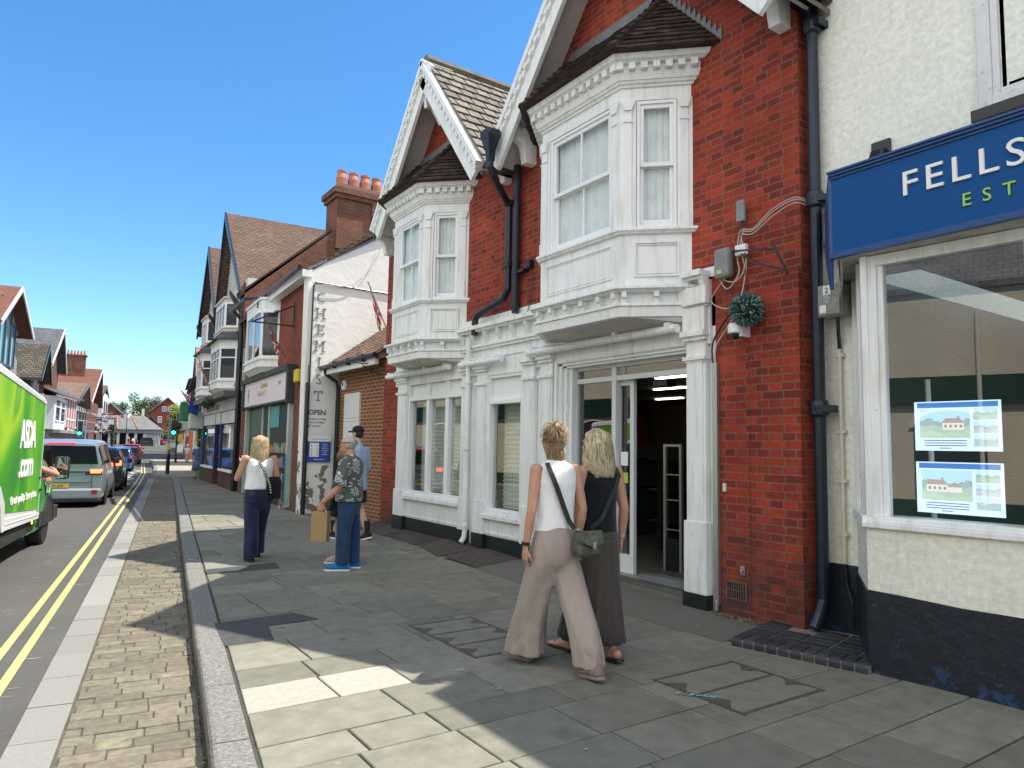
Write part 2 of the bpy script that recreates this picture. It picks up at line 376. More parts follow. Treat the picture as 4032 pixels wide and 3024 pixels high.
def sash(F, u0, u1, z0, z1, parent, bars=0, d=0.0, mid=.5, curt=True, name='window'):
    """sliding sash window: outer frame, upper sash proud of the lower one"""
    mb = MB(); F.rect(mb, u0, u1, z0, z1, .035, d - .09, d + .01)
    zm = z0 + (z1 - z0) * mid; a = .035
    def leaf(b0, b1, dd, bot):
        F.box(mb, u0 + a, u0 + a + .04, b0, b1, dd - .03, dd); F.box(mb, u1 - a - .04, u1 - a, b0, b1, dd - .03, dd)
        F.box(mb, u0 + a + .04, u1 - a - .04, b1 - .045, b1, dd - .03, dd); F.box(mb, u0 + a + .04, u1 - a - .04, b0, b0 + bot, dd - .03, dd)
        for k in range(bars):
            uc = u0 + (u1 - u0) * (k + 1) / (bars + 1); F.box(mb, uc - .011, uc + .011, b0 + bot, b1 - .045, dd - .026, dd - .004)
    leaf(zm - .02, z1 - a, d - .01, .045); leaf(z0 + a, zm + .02, d - .05, .075)
    w_ = mb.build(name, M['white2'], parent, bevel=.003)
    g = MB(); F.quad(g, u0 + a + .04, u1 - a - .04, zm + .025, z1 - a - .045, d - .026); F.quad(g, u0 + a + .04, u1 - a - .04, z0 + a + .07, zm - .025, d - .066); g.build('pane', M['glass'], w_)
    if curt: curtain(F, u0 + .0, u1 - .0, z0 + .01, z1 - .01, d - .105, w_, M['net'])
    return w_
# ================================================================== GROUND
g = MB()
M['asphalt'] = island('asphalt', (.10, .10, .10), (.10, .10, .10), vary=.22, vs=14, bump=.5, bs=160)
M['asph2'] = pm('asphalt_road', (.078, .076, .070), .8, vary=.18, vs=1.1, bump=.5, bs=180, dirt=((.15, .145, .13), 60, .62))
# one road sheet reaching the horizon, rising gently far away
def rz(s): return -.14 + (0 if s < 62 else min((s - 62) * .018, 1.6))
sts = [-60, -10, 10, 30, 50, 62, 80, 100, 125, 160, 400, 1500]
for a, b in zip(sts[:-1], sts[1:]):
    g.poly([SP(-1200 if b > 200 else -60, a, rz(a)), SP(1200 if b > 200 else 60, a, rz(a)), SP(1200 if b > 200 else 60, b, rz(b)), SP(-1200 if b > 200 else -60, b, rz(b))])
o = g.build('road', M['asph2'], kind='structure')
# pavement base (mortar colour), kerb edge line in street frame
KX = .28
M['joint'] = pm('dark_joint_mortar', (.055, .055, .045), .95, vary=.3, vs=6)
def prism_s(mb, pts, z0, z1, mi=0): mb.prism([SP(x, s, z0) for x, s in pts], (0, 0, z1 - z0), mi)
mb = MB()
edge_far = [(KX, 34.6), (.1, 35.5), (-.3, 36.2), (-.62, 36.6), (-.66, 46), (-.95, 56), (-1.3, 66)]
prism_s(mb, [(KX + .1, -6), (14, -6), (14, 66)] + [(x + .1, s) for x, s in edge_far[::-1]], -.3, -.012)
mb.build('pavement_bed', M['joint'], kind='structure')
# paving slabs laid in rows square to the brick house front
M['slab'] = island('sandstone_slab', (.155, .154, .125), (.225, .22, .178), vary=.20, vs=7, bump=.3, bs=35, dirt=((.095, .095, .075), 2.2, .55, .25))
M['slab_pale'] = island('pale_new_slab', (.30, .29, .235), (.34, .335, .30), vary=.12, vs=20, bump=.2)
def kerbx(Y):  # world X of the back of the kerb at world Y
    return (.475 + .1478 * Y) / .989
def slab(mb, x0, x1, y0, y1, z=0, th=.05, j=.007, tilt=.0018, mi=0, sk0=0, sk1=0):
    b = .005; r_ = random.uniform
    c = [(x0 + j, y0 + j), (x1 - j, y0 + j), (x1 - j + sk1, y1 - j), (x0 + j + sk0, y1 - j)]
    cx = (x0 + x1) / 2; cy = (y0 + y1) / 2; h = [z + r_(-tilt, tilt) for _ in range(4)]
    top = [(cx + (x - cx) * (1 - 2 * b / max(.05, x1 - x0)), cy + (y - cy) * (1 - 2 * b / max(.05, y1 - y0)), hh) for (x, y), hh in zip(c, h)]
    mid = [(x, y, hh - .005) for (x, y), hh in zip(c, h)]; bot = [(x, y, z - th) for x, y in c]
    mb.mesh(bot + mid + top, [(8, 9, 10, 11)] + [(i, (i + 1) % 4, 4 + (i + 1) % 4, 4 + i) for i in range(4)] + [(4 + i, 4 + (i + 1) % 4, 8 + (i + 1) % 4, 8 + i) for i in range(4)], mi)
ys = [-1.6, -1.0, -.45, .1, .7, 1.2, 1.75, 2.2, 2.62, 3.02, 3.49, 3.81, 4.31, 4.75, 5.14, 5.77, 6.24, 6.7, 7.15, 7.75, 8.2, 8.75, 9.3, 9.75, 10.35, 10.9]
while ys[-1] < 27: ys.append(ys[-1] + random.choice([.45, .5, .6, .62]))
pale = {}
mbs = MB(); mbp = MB()
first = {3.49: [1.55, 2.02, 2.9], 3.81: [1.96, 2.62], 4.31: [1.70, 2.2, 3.1], 4.75: [1.72, 2.3, 3.0], 5.14: [1.8, 2.75, 3.3], 3.02: [1.48, 2.05]}
for y0, y1 in zip(ys[:-1], ys[1:]):
    xa = kerbx((y0 + y1) / 2); cuts = list(first.get(y0, [])); x = cuts[-1] if cuts else xa
    end = 5.15 if y1 < 3.9 else 4.86 if y1 < 9 else 5.75
    if not cuts: x = xa + random.uniform(.25, .8); cuts = [x]
    while x < end - 1.1: x += random.uniform(.5, .95); cuts.append(x)
    cuts = [c for c in cuts if c < end - .25] + [end]; x = None
    for k, c in enumerate(cuts):
        if x is None:
            ka, kb = kerbx(y0) + .015, kerbx(y1) + .015
            if y0 == 4.31: slab(mbp, ka, c, y0, y1, sk0=kb - ka)
            else: slab(mbs, ka, c, y0, y1, sk0=kb - ka)
        elif y0 == 4.31 and k == 1: slab(mbp, x, c, y0, y1)
        else: slab(mbs, x, c, y0, y1)
        x = c
mbs.build('pavement_slabs', M['slab'], kind='structure')
tag(mbp.build('pavement_slabs', M['slab_pale'], kind='structure'), 'two pale new slabs beside the kerb')
def spotty(m, seedv, cols):
    t = m.node_tree; b = t.nodes['Principled BSDF']; lk = b.inputs['Base Color'].links[0]; c = lk.from_socket
    for sc__, thr, col__, k in cols:
        v = t.nodes.new('ShaderNodeTexVoronoi'); v.inputs['Scale'].default_value = sc__; t.links.new(objn(t), v.inputs['Vector'])
        c = mix(t, c, col__, ramp(t, v.outputs['Distance'], [(thr, (k,) * 3), (thr * 1.35, (0,) * 3)]))
    t.links.new(c, b.inputs['Base Color'])
spotty(M['slab'], 0, [(2.3, .055, (.07, .068, .06), .75), (3.7, .045, (.26, .25, .22), .7), (9, .05, (.09, .085, .07), .6)])
# far pavement as a textured sheet
M['slab_far'] = brick('far_paving', (.19, .185, .145), (.16, .155, .12), (.07, .065, .055), bw=.8, bh=.55, ms=.012, bump=.2, vary=.25)
M['slab_light'] = brick('pale_far_paving', (.34, .31, .25), (.30, .28, .22), (.25, .23, .18), bw=.6, bh=.5, ms=.012, bump=.2, vary=.15)
mb = MB(); yj = ys[-1]
mb.prism([V(kerbx(yj), yj, -.012), V(12, yj, -.012), SP(9, 40, -.012), SP(.4, 34.6, -.012)], (0, 0, .010))
mb.build('pavement', M['slab_far'], kind='structure')
mb = MB(); prism_s(mb, [(.52, 34.6), (9, 40), (14, 66)] + [(x + .14, s) for x, s in edge_far[:0:-1]], -.012, -.002)
mb.build('pavement', M['slab_light'], kind='structure')
# kerb stones
M['granite'] = pm('granite_kerb', (.185, .18, .165), .8, vary=.45, vs=38, bump=.7, bs=60, dirt=((.32, .31, .28), 45, .58))
M['granite_lt'] = island('smooth_granite', (.20, .20, .185), (.255, .25, .235), vary=.12, vs=60, bump=.15)
mb = MB(); s_ = -3.
def kerb(mb, pa, pb, w_=.19, z0=-.2, z1=.003, jit=.006):
    a = SP(*pa); b = SP(*pb); t = (b - a).normalized(); n = Vector((t.y, -t.x, 0)); g_ = t * .004
    h = random.uniform(-.003, .003); q = random.uniform(-jit, jit)
    pr = [(q, z0), (q, z1 - .02 + h), (.012 + q, z1 - .005 + h), (.03 + q, z1 + h), (w_, z1 + h), (w_, z0)]
    mb.prism([a + g_ + n * x + Vector((0, 0, z)) for x, z in pr], (b - a) - g_ * 2)
while s_ < 34.5:
    L_ = random.uniform(.75, 1.0); kerb(mb, (KX, s_), (KX, min(34.6, s_ + L_))); s_ += L_
for a, b in zip(edge_far[:-1], edge_far[1:]):
    n = max(1, int(abs(b[1] - a[1]) / 1.2) or 1)
    for k in range(n): kerb(mb, tuple(a[i] + (b[i] - a[i]) * k / n for i in (0, 1)), tuple(a[i] + (b[i] - a[i]) * (k + 1) / n for i in (0, 1)))
mb.build('kerb', M['granite'], kind='structure')
# brick strip and flush granite channel
mb = MB(); prism_s(mb, [(-.47, -6), (KX + .03, -6), (KX + .03, 35.0), (-.47, 35.0)], -.3, -.128); mb.build('brick_strip_bed', pm('sandy_joint', (.085, .078, .055), .95, vary=.3, vs=9), kind='structure')
M['pavebrick'] = island('buff_paving_brick', (.135, .118, .088), (.195, .172, .128), vary=.3, vs=18, bump=.35, bs=50, dirt=((.26, .27, .17), 2.5, .62, .12))
mb = MB(); s_ = -3; i = 0
O2 = MB()
while s_ < 34.7:
    d_ = .132; x = -.445 + (-.12 if i % 2 else 0) + random.uniform(-.02, .02)
    while x < KX - .015:
        L_ = random.choice([.18, .22, .25, .28]); xa = max(x, -.445); xb = min(x + L_, KX - .012)
        if xb - xa > .03:
            b_ = .0045; z = -.12 + random.uniform(-.004, .004)
            P = [(xa + b_, s_ + b_), (xb - b_, s_ + b_), (xb - b_, s_ + d_ - b_), (xa + b_, s_ + d_ - b_)]
            q = .004; T = [(xa + b_ + q, s_ + b_ + q), (xb - b_ - q, s_ + b_ + q), (xb - b_ - q, s_ + d_ - b_ - q), (xa + b_ + q, s_ + d_ - b_ - q)]
            mb.mesh([SP(*p, z - .005) for p in P] + [SP(*p, z) for p in T] + [SP(*p, z - .03) for p in P], [(4, 5, 6, 7)] + [(i_, (i_ + 1) % 4, 4 + (i_ + 1) % 4, 4 + i_) for i_ in range(4)] + [(8 + i_, 8 + (i_ + 1) % 4, (i_ + 1) % 4, i_) for i_ in range(4)])
        x += L_
    s_ += d_; i += 1
mb.build('brick_strip', M['pavebrick'], kind='structure')
mb = MB(); s_ = -3.
while s_ < 35.0:
    z = -.122 + random.uniform(-.002, .002)
    P = [(-.70, s_ + .003), (-.455, s_ + .003), (-.455, s_ + .597), (-.70, s_ + .597)]
    mb.prism([SP(*p, -.2) for p in P], (0, 0, z + .2)); s_ += .6
mb.build('granite_channel', M['granite_lt'], kind='structure')
# leaf grit against the kerb
mb = MB()
for k in range(420):
    s_ = random.uniform(.5, 16); x = KX - abs(random.gauss(0, .035)) - .004; r_ = random.uniform(.004, .011); a = random.uniform(0, 3)
    c = SP(x, s_, -.117); mb.mesh([c + V(r_ * math.cos(a + q), r_ * math.sin(a + q), random.uniform(0, .006)) for q in (0, 1.6, 3.1, 4.7)], [(0, 1, 2, 3)])
tag(mb.build('gutter_grit', island('dry_grit', (.10, .08, .04), (.3, .24, .13)), kind='stuff'), 'brown leaf grit lying along the foot of the kerb', 'grit')
# road markings
M['yellow'] = pm('yellow_road_paint', (.50, .43, .16), .7, vary=.2, vs=12, dirt=((.32, .28, .15), 35, .66))
M['wornmark'] = pm('worn_white_marks', (.30, .295, .27), .8, vary=.3, vs=20)
def strip(mb, xs, z): mb.mesh([SP(x, s, z) for x, s in xs[0]] + [SP(x, s, z) for x, s in xs[1]], [(i, i + 1, len(xs[0]) + i + 1, len(xs[0]) + i) for i in range(len(xs[0]) - 1)])
def yl(off):
    c = [(-.93, -3), (-.93, 10), (-.93, 30), (-.93, 33), (-1.0, 42), (-1.5, 58), (-2.3, 75)]
    m_ = MB(); strip(m_, ([(x + off - .032, s) for x, s in c if s < 62], [(x + off + .032, s) for x, s in c if s < 62]), -.135); return m_
for off in (0, -.16): yl(off).build('yellow_line', M['yellow'], kind='structure')
mb = MB()
for k in range(90):
    s_ = 3.5 + 19 * random.random(); x = random.choice([-.86, -1.25, -1.32]) + random.uniform(-.1, .06); L_ = random.uniform(.05, .22); h = random.uniform(.006, .022)
    mb.mesh([SP(x - L_ / 2, s_, -.1355), SP(x + L_ / 2, s_ + .01, -.1355), SP(x + L_ / 2 - .02, s_ + h, -.1355), SP(x - L_ / 2 + .01, s_ + h, -.1355)], [(0, 1, 2, 3)])
mb.build('road_marks', M['wornmark'], kind='structure')
mb = MB()
for k in range(9): # zigzag near the crossing
    s_ = 27 + k * 2.2; x = -1.35 if k % 2 else -1.75
    mb.mesh([SP(-1.75 if k % 2 else -1.35, s_, -.134), SP((-1.75 if k % 2 else -1.35) + .11, s_, -.134), SP(x + .11, s_ + 1.9, -.134), SP(x, s_ + 1.9, -.134)], [(0, 1, 2, 3)])
mb.build('zigzag_marks', pm('white_road_paint', (.62, .61, .57), .7, vary=.2, vs=20), kind='structure')
# tarmac patches
M['patch'] = pm('tarmac_patch', (.055, .055, .058), .85, vary=.25, vs=10, bump=.5, bs=160)
for P in ([(1.42, 6.54), (2.12, 6.58), (2.24, 6.26), (1.79, 6.23), (1.71, 5.78), (1.34, 5.79)], [(1.87, 9.3), (2.77, 9.43), (2.69, 9.0), (1.85, 8.96)]):
    MB().prism([V(x, y, -.01) for x, y in P], (0, 0, .0145)).build('tarmac_patch', M['patch'], kind='structure')
# apron of exposed aggregate along the house front, rising towards the far end
def az(Y): return 0.012 + .115 * max(0, min(1, (Y - 4.9) / 4.2))
M['aggr'] = pm('exposed_aggregate', (.14, .135, .115), .9, vary=.25, vs=60, bump=.6, bs=120, dirt=((.34, .30, .22), 110, .62))
M['blockpatch'] = brick('dark_block_paving', (.13, .095, .08), (.085, .08, .075), (.06, .055, .05), bw=.2, bh=.1, ms=.01, bump=.5, vary=.3)
def apron(pts, mat, name):
    m_ = MB(); n = len(pts); m_.mesh([V(x, y, az(y) if x > 5.2 else .006) for x, y in pts] + [V(x, y, -.05) for x, y in pts], [tuple(range(n))] + [(i, (i + 1) % n, n + (i + 1) % n, n + i) for i in range(n)])
    m_.build(name, mat, kind='structure')
for a, b in zip([3.9, 4.3, 4.9, 5.7, 6.6], [4.3, 4.9, 5.7, 6.6, 7.8]):
    la = lambda y: 4.70 + (y - 3.9) * (.1 if y < 5.2 else .02)
    apron([(4.78 if a < 4.2 else 4.74, a), (5.7, a), (5.7, b), (4.76 + (.05 if b > 5 else 0), b)], M['aggr'], 'apron')
for a, b in zip([7.8, 8.9, 10.1, 11.3], [8.9, 10.1, 11.3, 12.7]):
    apron([(4.85 if a < 9 else 5.1, a), (5.8, a), (5.8, b), (4.95 if b < 9 else 5.15, b)], M['blockpatch'], 'apron')
MB().prism([V(5.15, 12.7, -.01), V(8.2, 12.7, -.01), V(8.2, 15.56, -.01), V(5.1, 15.5, -.01)], (0, 0, .03)).build('apron', M['slab_far'], kind='structure')
# inspection covers
M['coverframe'] = pm('rusty_cover_frame', (.085, .075, .065), .7, vary=.3, vs=20)
def cover(x0, x1, ya, yb, label, split):
    t = thing('inspection_cover', label, 'manhole cover', (x0, ya, 0), 'recessed inspection covers in the pavement')
    m_ = MB(); f = .022
    ysp = [ya] + split + [yb]
    m_.box(x0 - f, x0, ya - f, yb + f, -.02, .006); m_.box(x1, x1 + f, ya - f, yb + f, -.02, .006)
    for y in ysp: m_.box(x0, x1, y - f / 2, y + f / 2, -.02, .006)
    for k, (y0, y1) in enumerate(zip(ysp[:-1], ysp[1:])):
        for sx, xx in ((1, x0), (-1, x1)):
            yc = (y0 + y1) / 2; m_.prism([V(xx, yc - .09, .0055), V(xx + sx * .11, yc, .0055), V(xx, yc + .09, .0055)], (0, 0, .003))
    m_.build('frame', M['coverframe'], t)
    for y0, y1 in zip(ysp[:-1], ysp[1:]):
        s2 = MB(); slab(s2, x0, x1, y0 + f / 2, y1 - f / 2, z=.0055, th=.02, j=.003); s2.build('slab_infill', M['slab'], t)
cover(3.61, 4.39, 2.79, 3.5, 'square two-panel inspection cover in the foreground paving with blue gum on its edge', [3.155])
cover(2.84, 3.42, 4.56, 5.63, 'three-panel inspection cover beside the feet of the woman in taupe trousers', [4.9, 5.26])
mb = MB()
for k in range(26):
    a = random.uniform(-.1, .1); c = V(3.60 + a * .9 + random.uniform(-.01, .01), 3.13 - a * 1.1, .012); r_ = random.uniform(.006, .02)
    mb.prism([c + V(r_ * math.cos(q), r_ * math.sin(q) * .6, 0) for q in (0, 1.1, 2.2, 3.3, 4.4, 5.4)], (0, 0, .004))
tag(mb.build('litter', pm('pale_blue_film', (.25, .42, .48), .5)), 'scrap of pale blue film stuck on the edge of the inspection cover', 'litter')
lt = None
for k, (x, y) in enumerate([(2.6, 3.9), (4.55, 3.06), (4.6, 2.2), (3.36, 3.33), (2.48, 2.9), (4.35, 4.6), (2.2, 5.3), (5.0, 4.35)]):
    r_ = .012; m_ = MB(); m_.prism([V(x + r_ * math.cos(a) * random.uniform(.6, 1.6), y + r_ * math.sin(a), .006) for a in (0, 1.2, 2.4, 3.6, 4.8)], (0, 0, .002))
    tag(m_.build('gum_spot', M['slab_pale'], org=(x, y, 0)), 'tiny pale gum spot trodden on the pavement', 'gum spot', 'gum spots on the pavement')

# ================================================================== BRICK HOUSE
H = thing('brick_house', 'red brick house with two white bargeboarded gables, two canted bay windows and a white shopfront', 'building', (5.6, 8, 0))
FM = Fr((5.6, 0, 0), (0, 1, 0), (-1, 0, 0))
YA, YB = 3.66, 12.55
# wall with the shopfront opening left out (shopfront fills it)
mb = MB()
AP1, AP2 = (10.32, 8.02), (5.87, 8.42)
up = [(YA, 3.10), (YB, 3.10), (YB, 5.35), (12.3, 5.55), AP1[:1] + (7.8,), (8.30, 5.50), AP2[:1] + (8.2,), (YA, 5.60)]
FM.pr(mb, up, -.35, 0)
mb.box(5.6, 5.95, YA, 4.62, 0, 3.1)                   # brick pier right of the door
mb.box(5.55, 5.6, YA, 4.18, 0, 3.18)                  # its thicker outer half
mb.box(5.6, 5.95, 11.95, YB, 0, 3.1); 
mb.box(5.95, 13, YA, YA + .3, 0, 5.5); mb.box(5.95, 13, YB - .3, YB, 0, 5.5)
mb.build('wall', M['brick'], H)
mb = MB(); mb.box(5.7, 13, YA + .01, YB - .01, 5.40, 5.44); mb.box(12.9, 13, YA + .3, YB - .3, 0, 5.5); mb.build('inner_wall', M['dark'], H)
# roofs
def gable_roof(yc, zr, yl, yr, ze, xb, lab=None):
    m_ = MB()
    for ye in (yl, yr):
        tiles(m_, (xb[0], ye, ze), (xb[1], ye, ze), (xb[1], yc, zr), (xb[0], yc, zr), .26, .24, .03, .004)
        m_.prism([V(xb[0] + .03, ye, ze - .05), V(xb[0] + .03, yc, zr - .05), V(xb[0] + .03, yc, zr - .1), V(xb[0] + .03, ye, ze - .1)], (xb[1] - xb[0] - .04, 0, 0))
    m_.tube([(xb[0] - .01, yc, zr + .01), (xb[1], yc, zr + .01)], .1, 8)
    return m_.build('roof', M['tile_grey'], H)
gable_roof(AP1[0], 8.04, 8.30, 12.42, 5.56, (5.16, 12.9))
gable_roof(AP2[0], 8.44, 8.30, 3.42, 5.60, (5.16, 12.9))
# bargeboards with dentils and soffits
def barge(yc, zr, yf, zf, name='bargeboard'):
    m_ = MB(); sgn = 1 if yf > yc else -1; t = V(0, yf - yc, zf - zr).normalized(); n = V(0, -t.z * sgn, abs(t.y)) ; n = V(0, sgn * abs(t.z), abs(t.y))
    A = V(5.15, yc, zr); B = V(5.15, yf, zf)
    def pl(d0, d1, x0, x1): m_.prism([A + n * d0 + V(x0 - 5.15, 0, 0), B + n * d0 + V(x0 - 5.15, 0, 0), B + n * d1 + V(x0 - 5.15, 0, 0), A + n * d1 + V(x0 - 5.15, 0, 0)], (x1 - x0, 0, 0))
    pl(-.02, -.10, 5.06, 5.2); pl(-.09, -.17, 5.09, 5.2); pl(-.165, -.36, 5.12, 5.18)
    L_ = (B - A).length; k = .12
    while k < L_ - .1:
        c = A + t * k - n * .115; m_.ob(c + V(-.085, 0, 0), t * .075, -n * .06, (.07, 0, 0)); k += .17
    m_.build(name, M['white'], H, bevel=.004)
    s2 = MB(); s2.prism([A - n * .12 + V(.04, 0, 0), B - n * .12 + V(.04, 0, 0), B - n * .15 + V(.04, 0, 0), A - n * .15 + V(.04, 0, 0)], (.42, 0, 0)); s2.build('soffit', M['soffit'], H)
for yc, zr, yf, zf in ((AP1[0], 8.06, 12.30, 5.60), (AP1[0], 8.06, 8.40, 5.66), (AP2[0], 8.46, 8.24, 5.60), (AP2[0], 8.46, 3.45, 5.66)): barge(yc, zr, yf, zf)
# eave brackets
def bracket(y, z, sc_=1.0):
    m_ = MB(); q = sc_; e = 5.6 - .38 * min(1, q + .2); P = [V(5.6, y, z), V(e, y, z), V(e, y, z - .20 * q)]
    for k in range(7):
        a = k / 6 * math.pi / 2; P.append(V(e + .22 * q * math.sin(a) , y, z - .20 * q - .26 * q * (1 - math.cos(a))))
    P += [V(e + .25 * q, y, z - .58 * q), V(5.6, y, z - .58 * q)]
    m_.prism(P, (0, .12, 0)); m_.build('bracket', M['white'], H, bevel=.006)
bracket(7.70, 5.94, .82); bracket(8.30, 5.62, .4); bracket(12.30, 5.60, .72); bracket(3.72, 5.88, .72)
for yc, z in ((AP1[0], 7.15), (AP2[0], 7.55)):
    m_ = MB(); m_.prism([V(5.58, yc, z + .35), V(5.16, yc, z + .35), V(5.2, yc, z + .1), V(5.32, yc, z + .12), V(5.42, yc, z - .02), V(5.48, yc, z - .12), V(5.58, yc, z - .12)], (0, .09, 0)); m_.build('bracket', M['white'], H)

# ---- canted bays
class Bay:
    def __init__(s, xf, y0, y1, X=5.6):
        s.xf, s.y0, s.y1, s.X = xf, y0, y1, X; pj = X - xf; s.ya = y0 - pj; s.yb = y1 + pj; q = .70711
        s.F = [Fr((X, s.ya, 0), (-1, 1, 0), (-1, -1, 0)), Fr((xf, y0, 0), (0, 1, 0), (-1, 0, 0)), Fr((xf, y1, 0), (1, 1, 0), (-1, 1, 0))]
        s.L = [pj / q, y1 - y0, pj / q]
    def out(s, d, z, x=None):
        x = s.X + .02 if x is None else x
        return [V(x, s.ya - 1.4142 * d, z), V(s.xf - d, s.y0 - .4142 * d, z), V(s.xf - d, s.y1 + .4142 * d, z), V(x, s.yb + 1.4142 * d, z)]
    def band(s, mb, z0, z1, d0, d1=None):
        d1 = d0 if d1 is None else d1; mb.loft([s.out(d0, z0), s.out(d1, z1)])
def bay(y0, y1, label):
    B = Bay(5.07, y0, y1); bw = None
    # core parts
    m_ = MB()
    B.band(m_, 2.93, 3.04, .045, .055); B.band(m_, 3.04, 3.07, .075); B.band(m_, 3.07, 3.19, .0); B.band(m_, 3.19, 3.215, .07, .10); B.band(m_, 3.215, 3.25, .12)
    for k in range(3):
        n = max(2, round(B.L[k] / .3)); 
        for i in range(n + (1 if k != 1 else 1)):
            u = B.L[k] * i / n; u = min(max(u, .04), B.L[k] - .04)
            B.F[k].pr(m_, [(u - .028, 3.19), (u + .028, 3.19), (u + .028, 3.07), (u - .028, 3.07)], 0, .05); B.F[k].box(m_, u - .028, u + .028, 3.13, 3.19, .05, .085)
    base = m_.build('corbel_table', M['white'], H, bevel=.005)
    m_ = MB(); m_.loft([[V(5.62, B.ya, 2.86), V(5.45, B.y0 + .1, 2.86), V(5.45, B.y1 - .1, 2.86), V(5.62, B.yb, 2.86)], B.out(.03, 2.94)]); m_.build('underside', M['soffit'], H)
    m_ = MB(); B.band(m_, 3.25, 3.84, 0)
    for k in range(3):
        L_ = B.L[k]; F = B.F[k]; a = .14 if k != 1 else .12
        F.rect(m_, a, L_ - a, 3.36, 3.74, .022, 0, .014); F.rect(m_, a + .03, L_ - a - .03, 3.39, 3.71, .012, 0, .008)
    m_.build('apron_panel', M['white'], H, bevel=.004)
    m_ = MB(); B.band(m_, 3.82, 3.85, .03, .05); B.band(m_, 3.85, 3.88, .06)
    m_.build('sill', M['white'], H, bevel=.004)
    # posts with pilasters
    for k in range(3):
        L_ = B.L[k]; F = B.F[k]
        for u0, u1 in ((0, .16), (L_ - .16, L_)):
            m_ = MB(); F.box(m_, u0, u1, 3.88, 5.30, -.12, 0); F.box(m_, u0 + .04, u1 - .03, 3.88, 4.05, 0, .03)
            F.box(m_, u0 + .045, u1 - .035, 4.05, 5.20, 0, .018); F.box(m_, u0 + .035, u1 - .025, 5.05, 5.075, .018, .03)
            F.pr(m_, [(u0 + .045, 5.18), (u1 - .035, 5.18), (u1 - .005, 5.27), (u1 - .005, 5.30), (u0 + .015, 5.30), (u0 + .015, 5.27)], 0, .04)
            m_.build('pilaster', M['white'], H, bevel=.003)
        sash(F, .165, L_ - .165, 3.885, 5.295, H, bars=1 if k == 1 else 0, d=-.02)
    # frieze, cornice with dentils
    m_ = MB(); B.band(m_, 5.30, 5.50, .0); B.band(m_, 5.44, 5.47, .02, .03); B.band(m_, 5.47, 5.50, .045, .06); B.band(m_, 5.50, 5.57, .07, .095); B.band(m_, 5.57, 5.66, .09); B.band(m_, 5.66, 5.685, .13, .16); B.band(m_, 5.685, 5.74, .17, .195); B.band(m_, 5.74, 5.755, .21)
    for k in range(3):
        F = B.F[k]; e0 = -.05; L_ = B.L[k] + .05; n = int((L_ - e0) / .135)
        for i in range(n + 1):
            u = e0 + (L_ - e0 - .075) * i / n; F.box(m_, u, u + .075, 5.585, 5.658, .09, .15)
    m_.build('cornice', M['white'], H, bevel=.003)
    # hipped tile roof
    ov = .26; E_ = B.out(ov, 5.74, 5.6); yp0 = B.ya + .42; yp1 = B.yb - .42; ZT = 6.60
    T0, T1 = V(5.6, yp0, ZT), V(5.6, yp1, ZT)
    m_ = MB(); m_.mesh([E_[0], E_[1], E_[2], E_[3], T0, T1, V(5.6, yp0, 5.74)], [(0, 1, 4), (1, 2, 5, 4), (2, 3, 5), (0, 1, 2, 3)])
    tiles(m_, E_[1], E_[0], T0 + V(0, -.02, 0), T0, .15, .085, .018, .006)
    tiles(m_, E_[2], E_[1], T0, T1, .15, .085, .018, .006)
    tiles(m_, E_[3], E_[2], T1, T1 + V(0, .02, 0), .15, .085, .018, .006)
    for a, b in ((E_[1], T0), (E_[2], T1)):
        for q in range(9):
            c = a.lerp(b, q / 9); c2 = a.lerp(b, (q + 1.15) / 9); m_.tube([c + V(0, 0, .03), c2 + V(0, 0, .012)], [.055, .04], 6)
    m_.build('bay_roof', M['tile_dark'], H)
    # stepped lead flashing on the wall
    m_ = MB(); e = V(5.593, E_[0].y - .04, 5.76)
    def st(ya_, za_, yb_, zb_, n):
        for i in range(n):
            f0, f1 = i / n, (i + 1) / n; y_0 = ya_ + (yb_ - ya_) * f0; y_1 = ya_ + (yb_ - ya_) * f1; z_0 = za_ + (zb_ - za_) * f0; z_1 = za_ + (zb_ - za_) * f1
            m_.prism([V(5.597, y_0, z_0 - .02), V(5.597, y_1, z_1 - .02), V(5.597, y_1 - (y_1 - y_0) * .1, z_1 + .02), V(5.597, y_0, z_1 + .05), V(5.597, y_0, z_0 + .05)], (-.012, 0, 0))
    st(E_[0].y - .03, 5.76, yp0, ZT + .05, 12); st(E_[3].y + .03, 5.76, yp1, ZT + .05, 12)
    m_.box(5.57, 5.596, yp0, yp1, ZT - .01, ZT + .11)
    m_.prism([V(5.59, yp0 + .2, ZT + .02), V(5.59, yp0 - .02, ZT + .02), V(5.59, yp0 - .01, ZT + .19)], (-.02, 0, 0))
    m_.build('lead_flashing', M['lead'], H)
bay(5.43, 6.85, ''); bay(10.03, 11.15, '')
# ---- white shopfront of the brick house
def fb(u0, u1, z0, z1, d0, d1, m_): FM.box(m_, u0, u1, z0, z1, d0, d1)
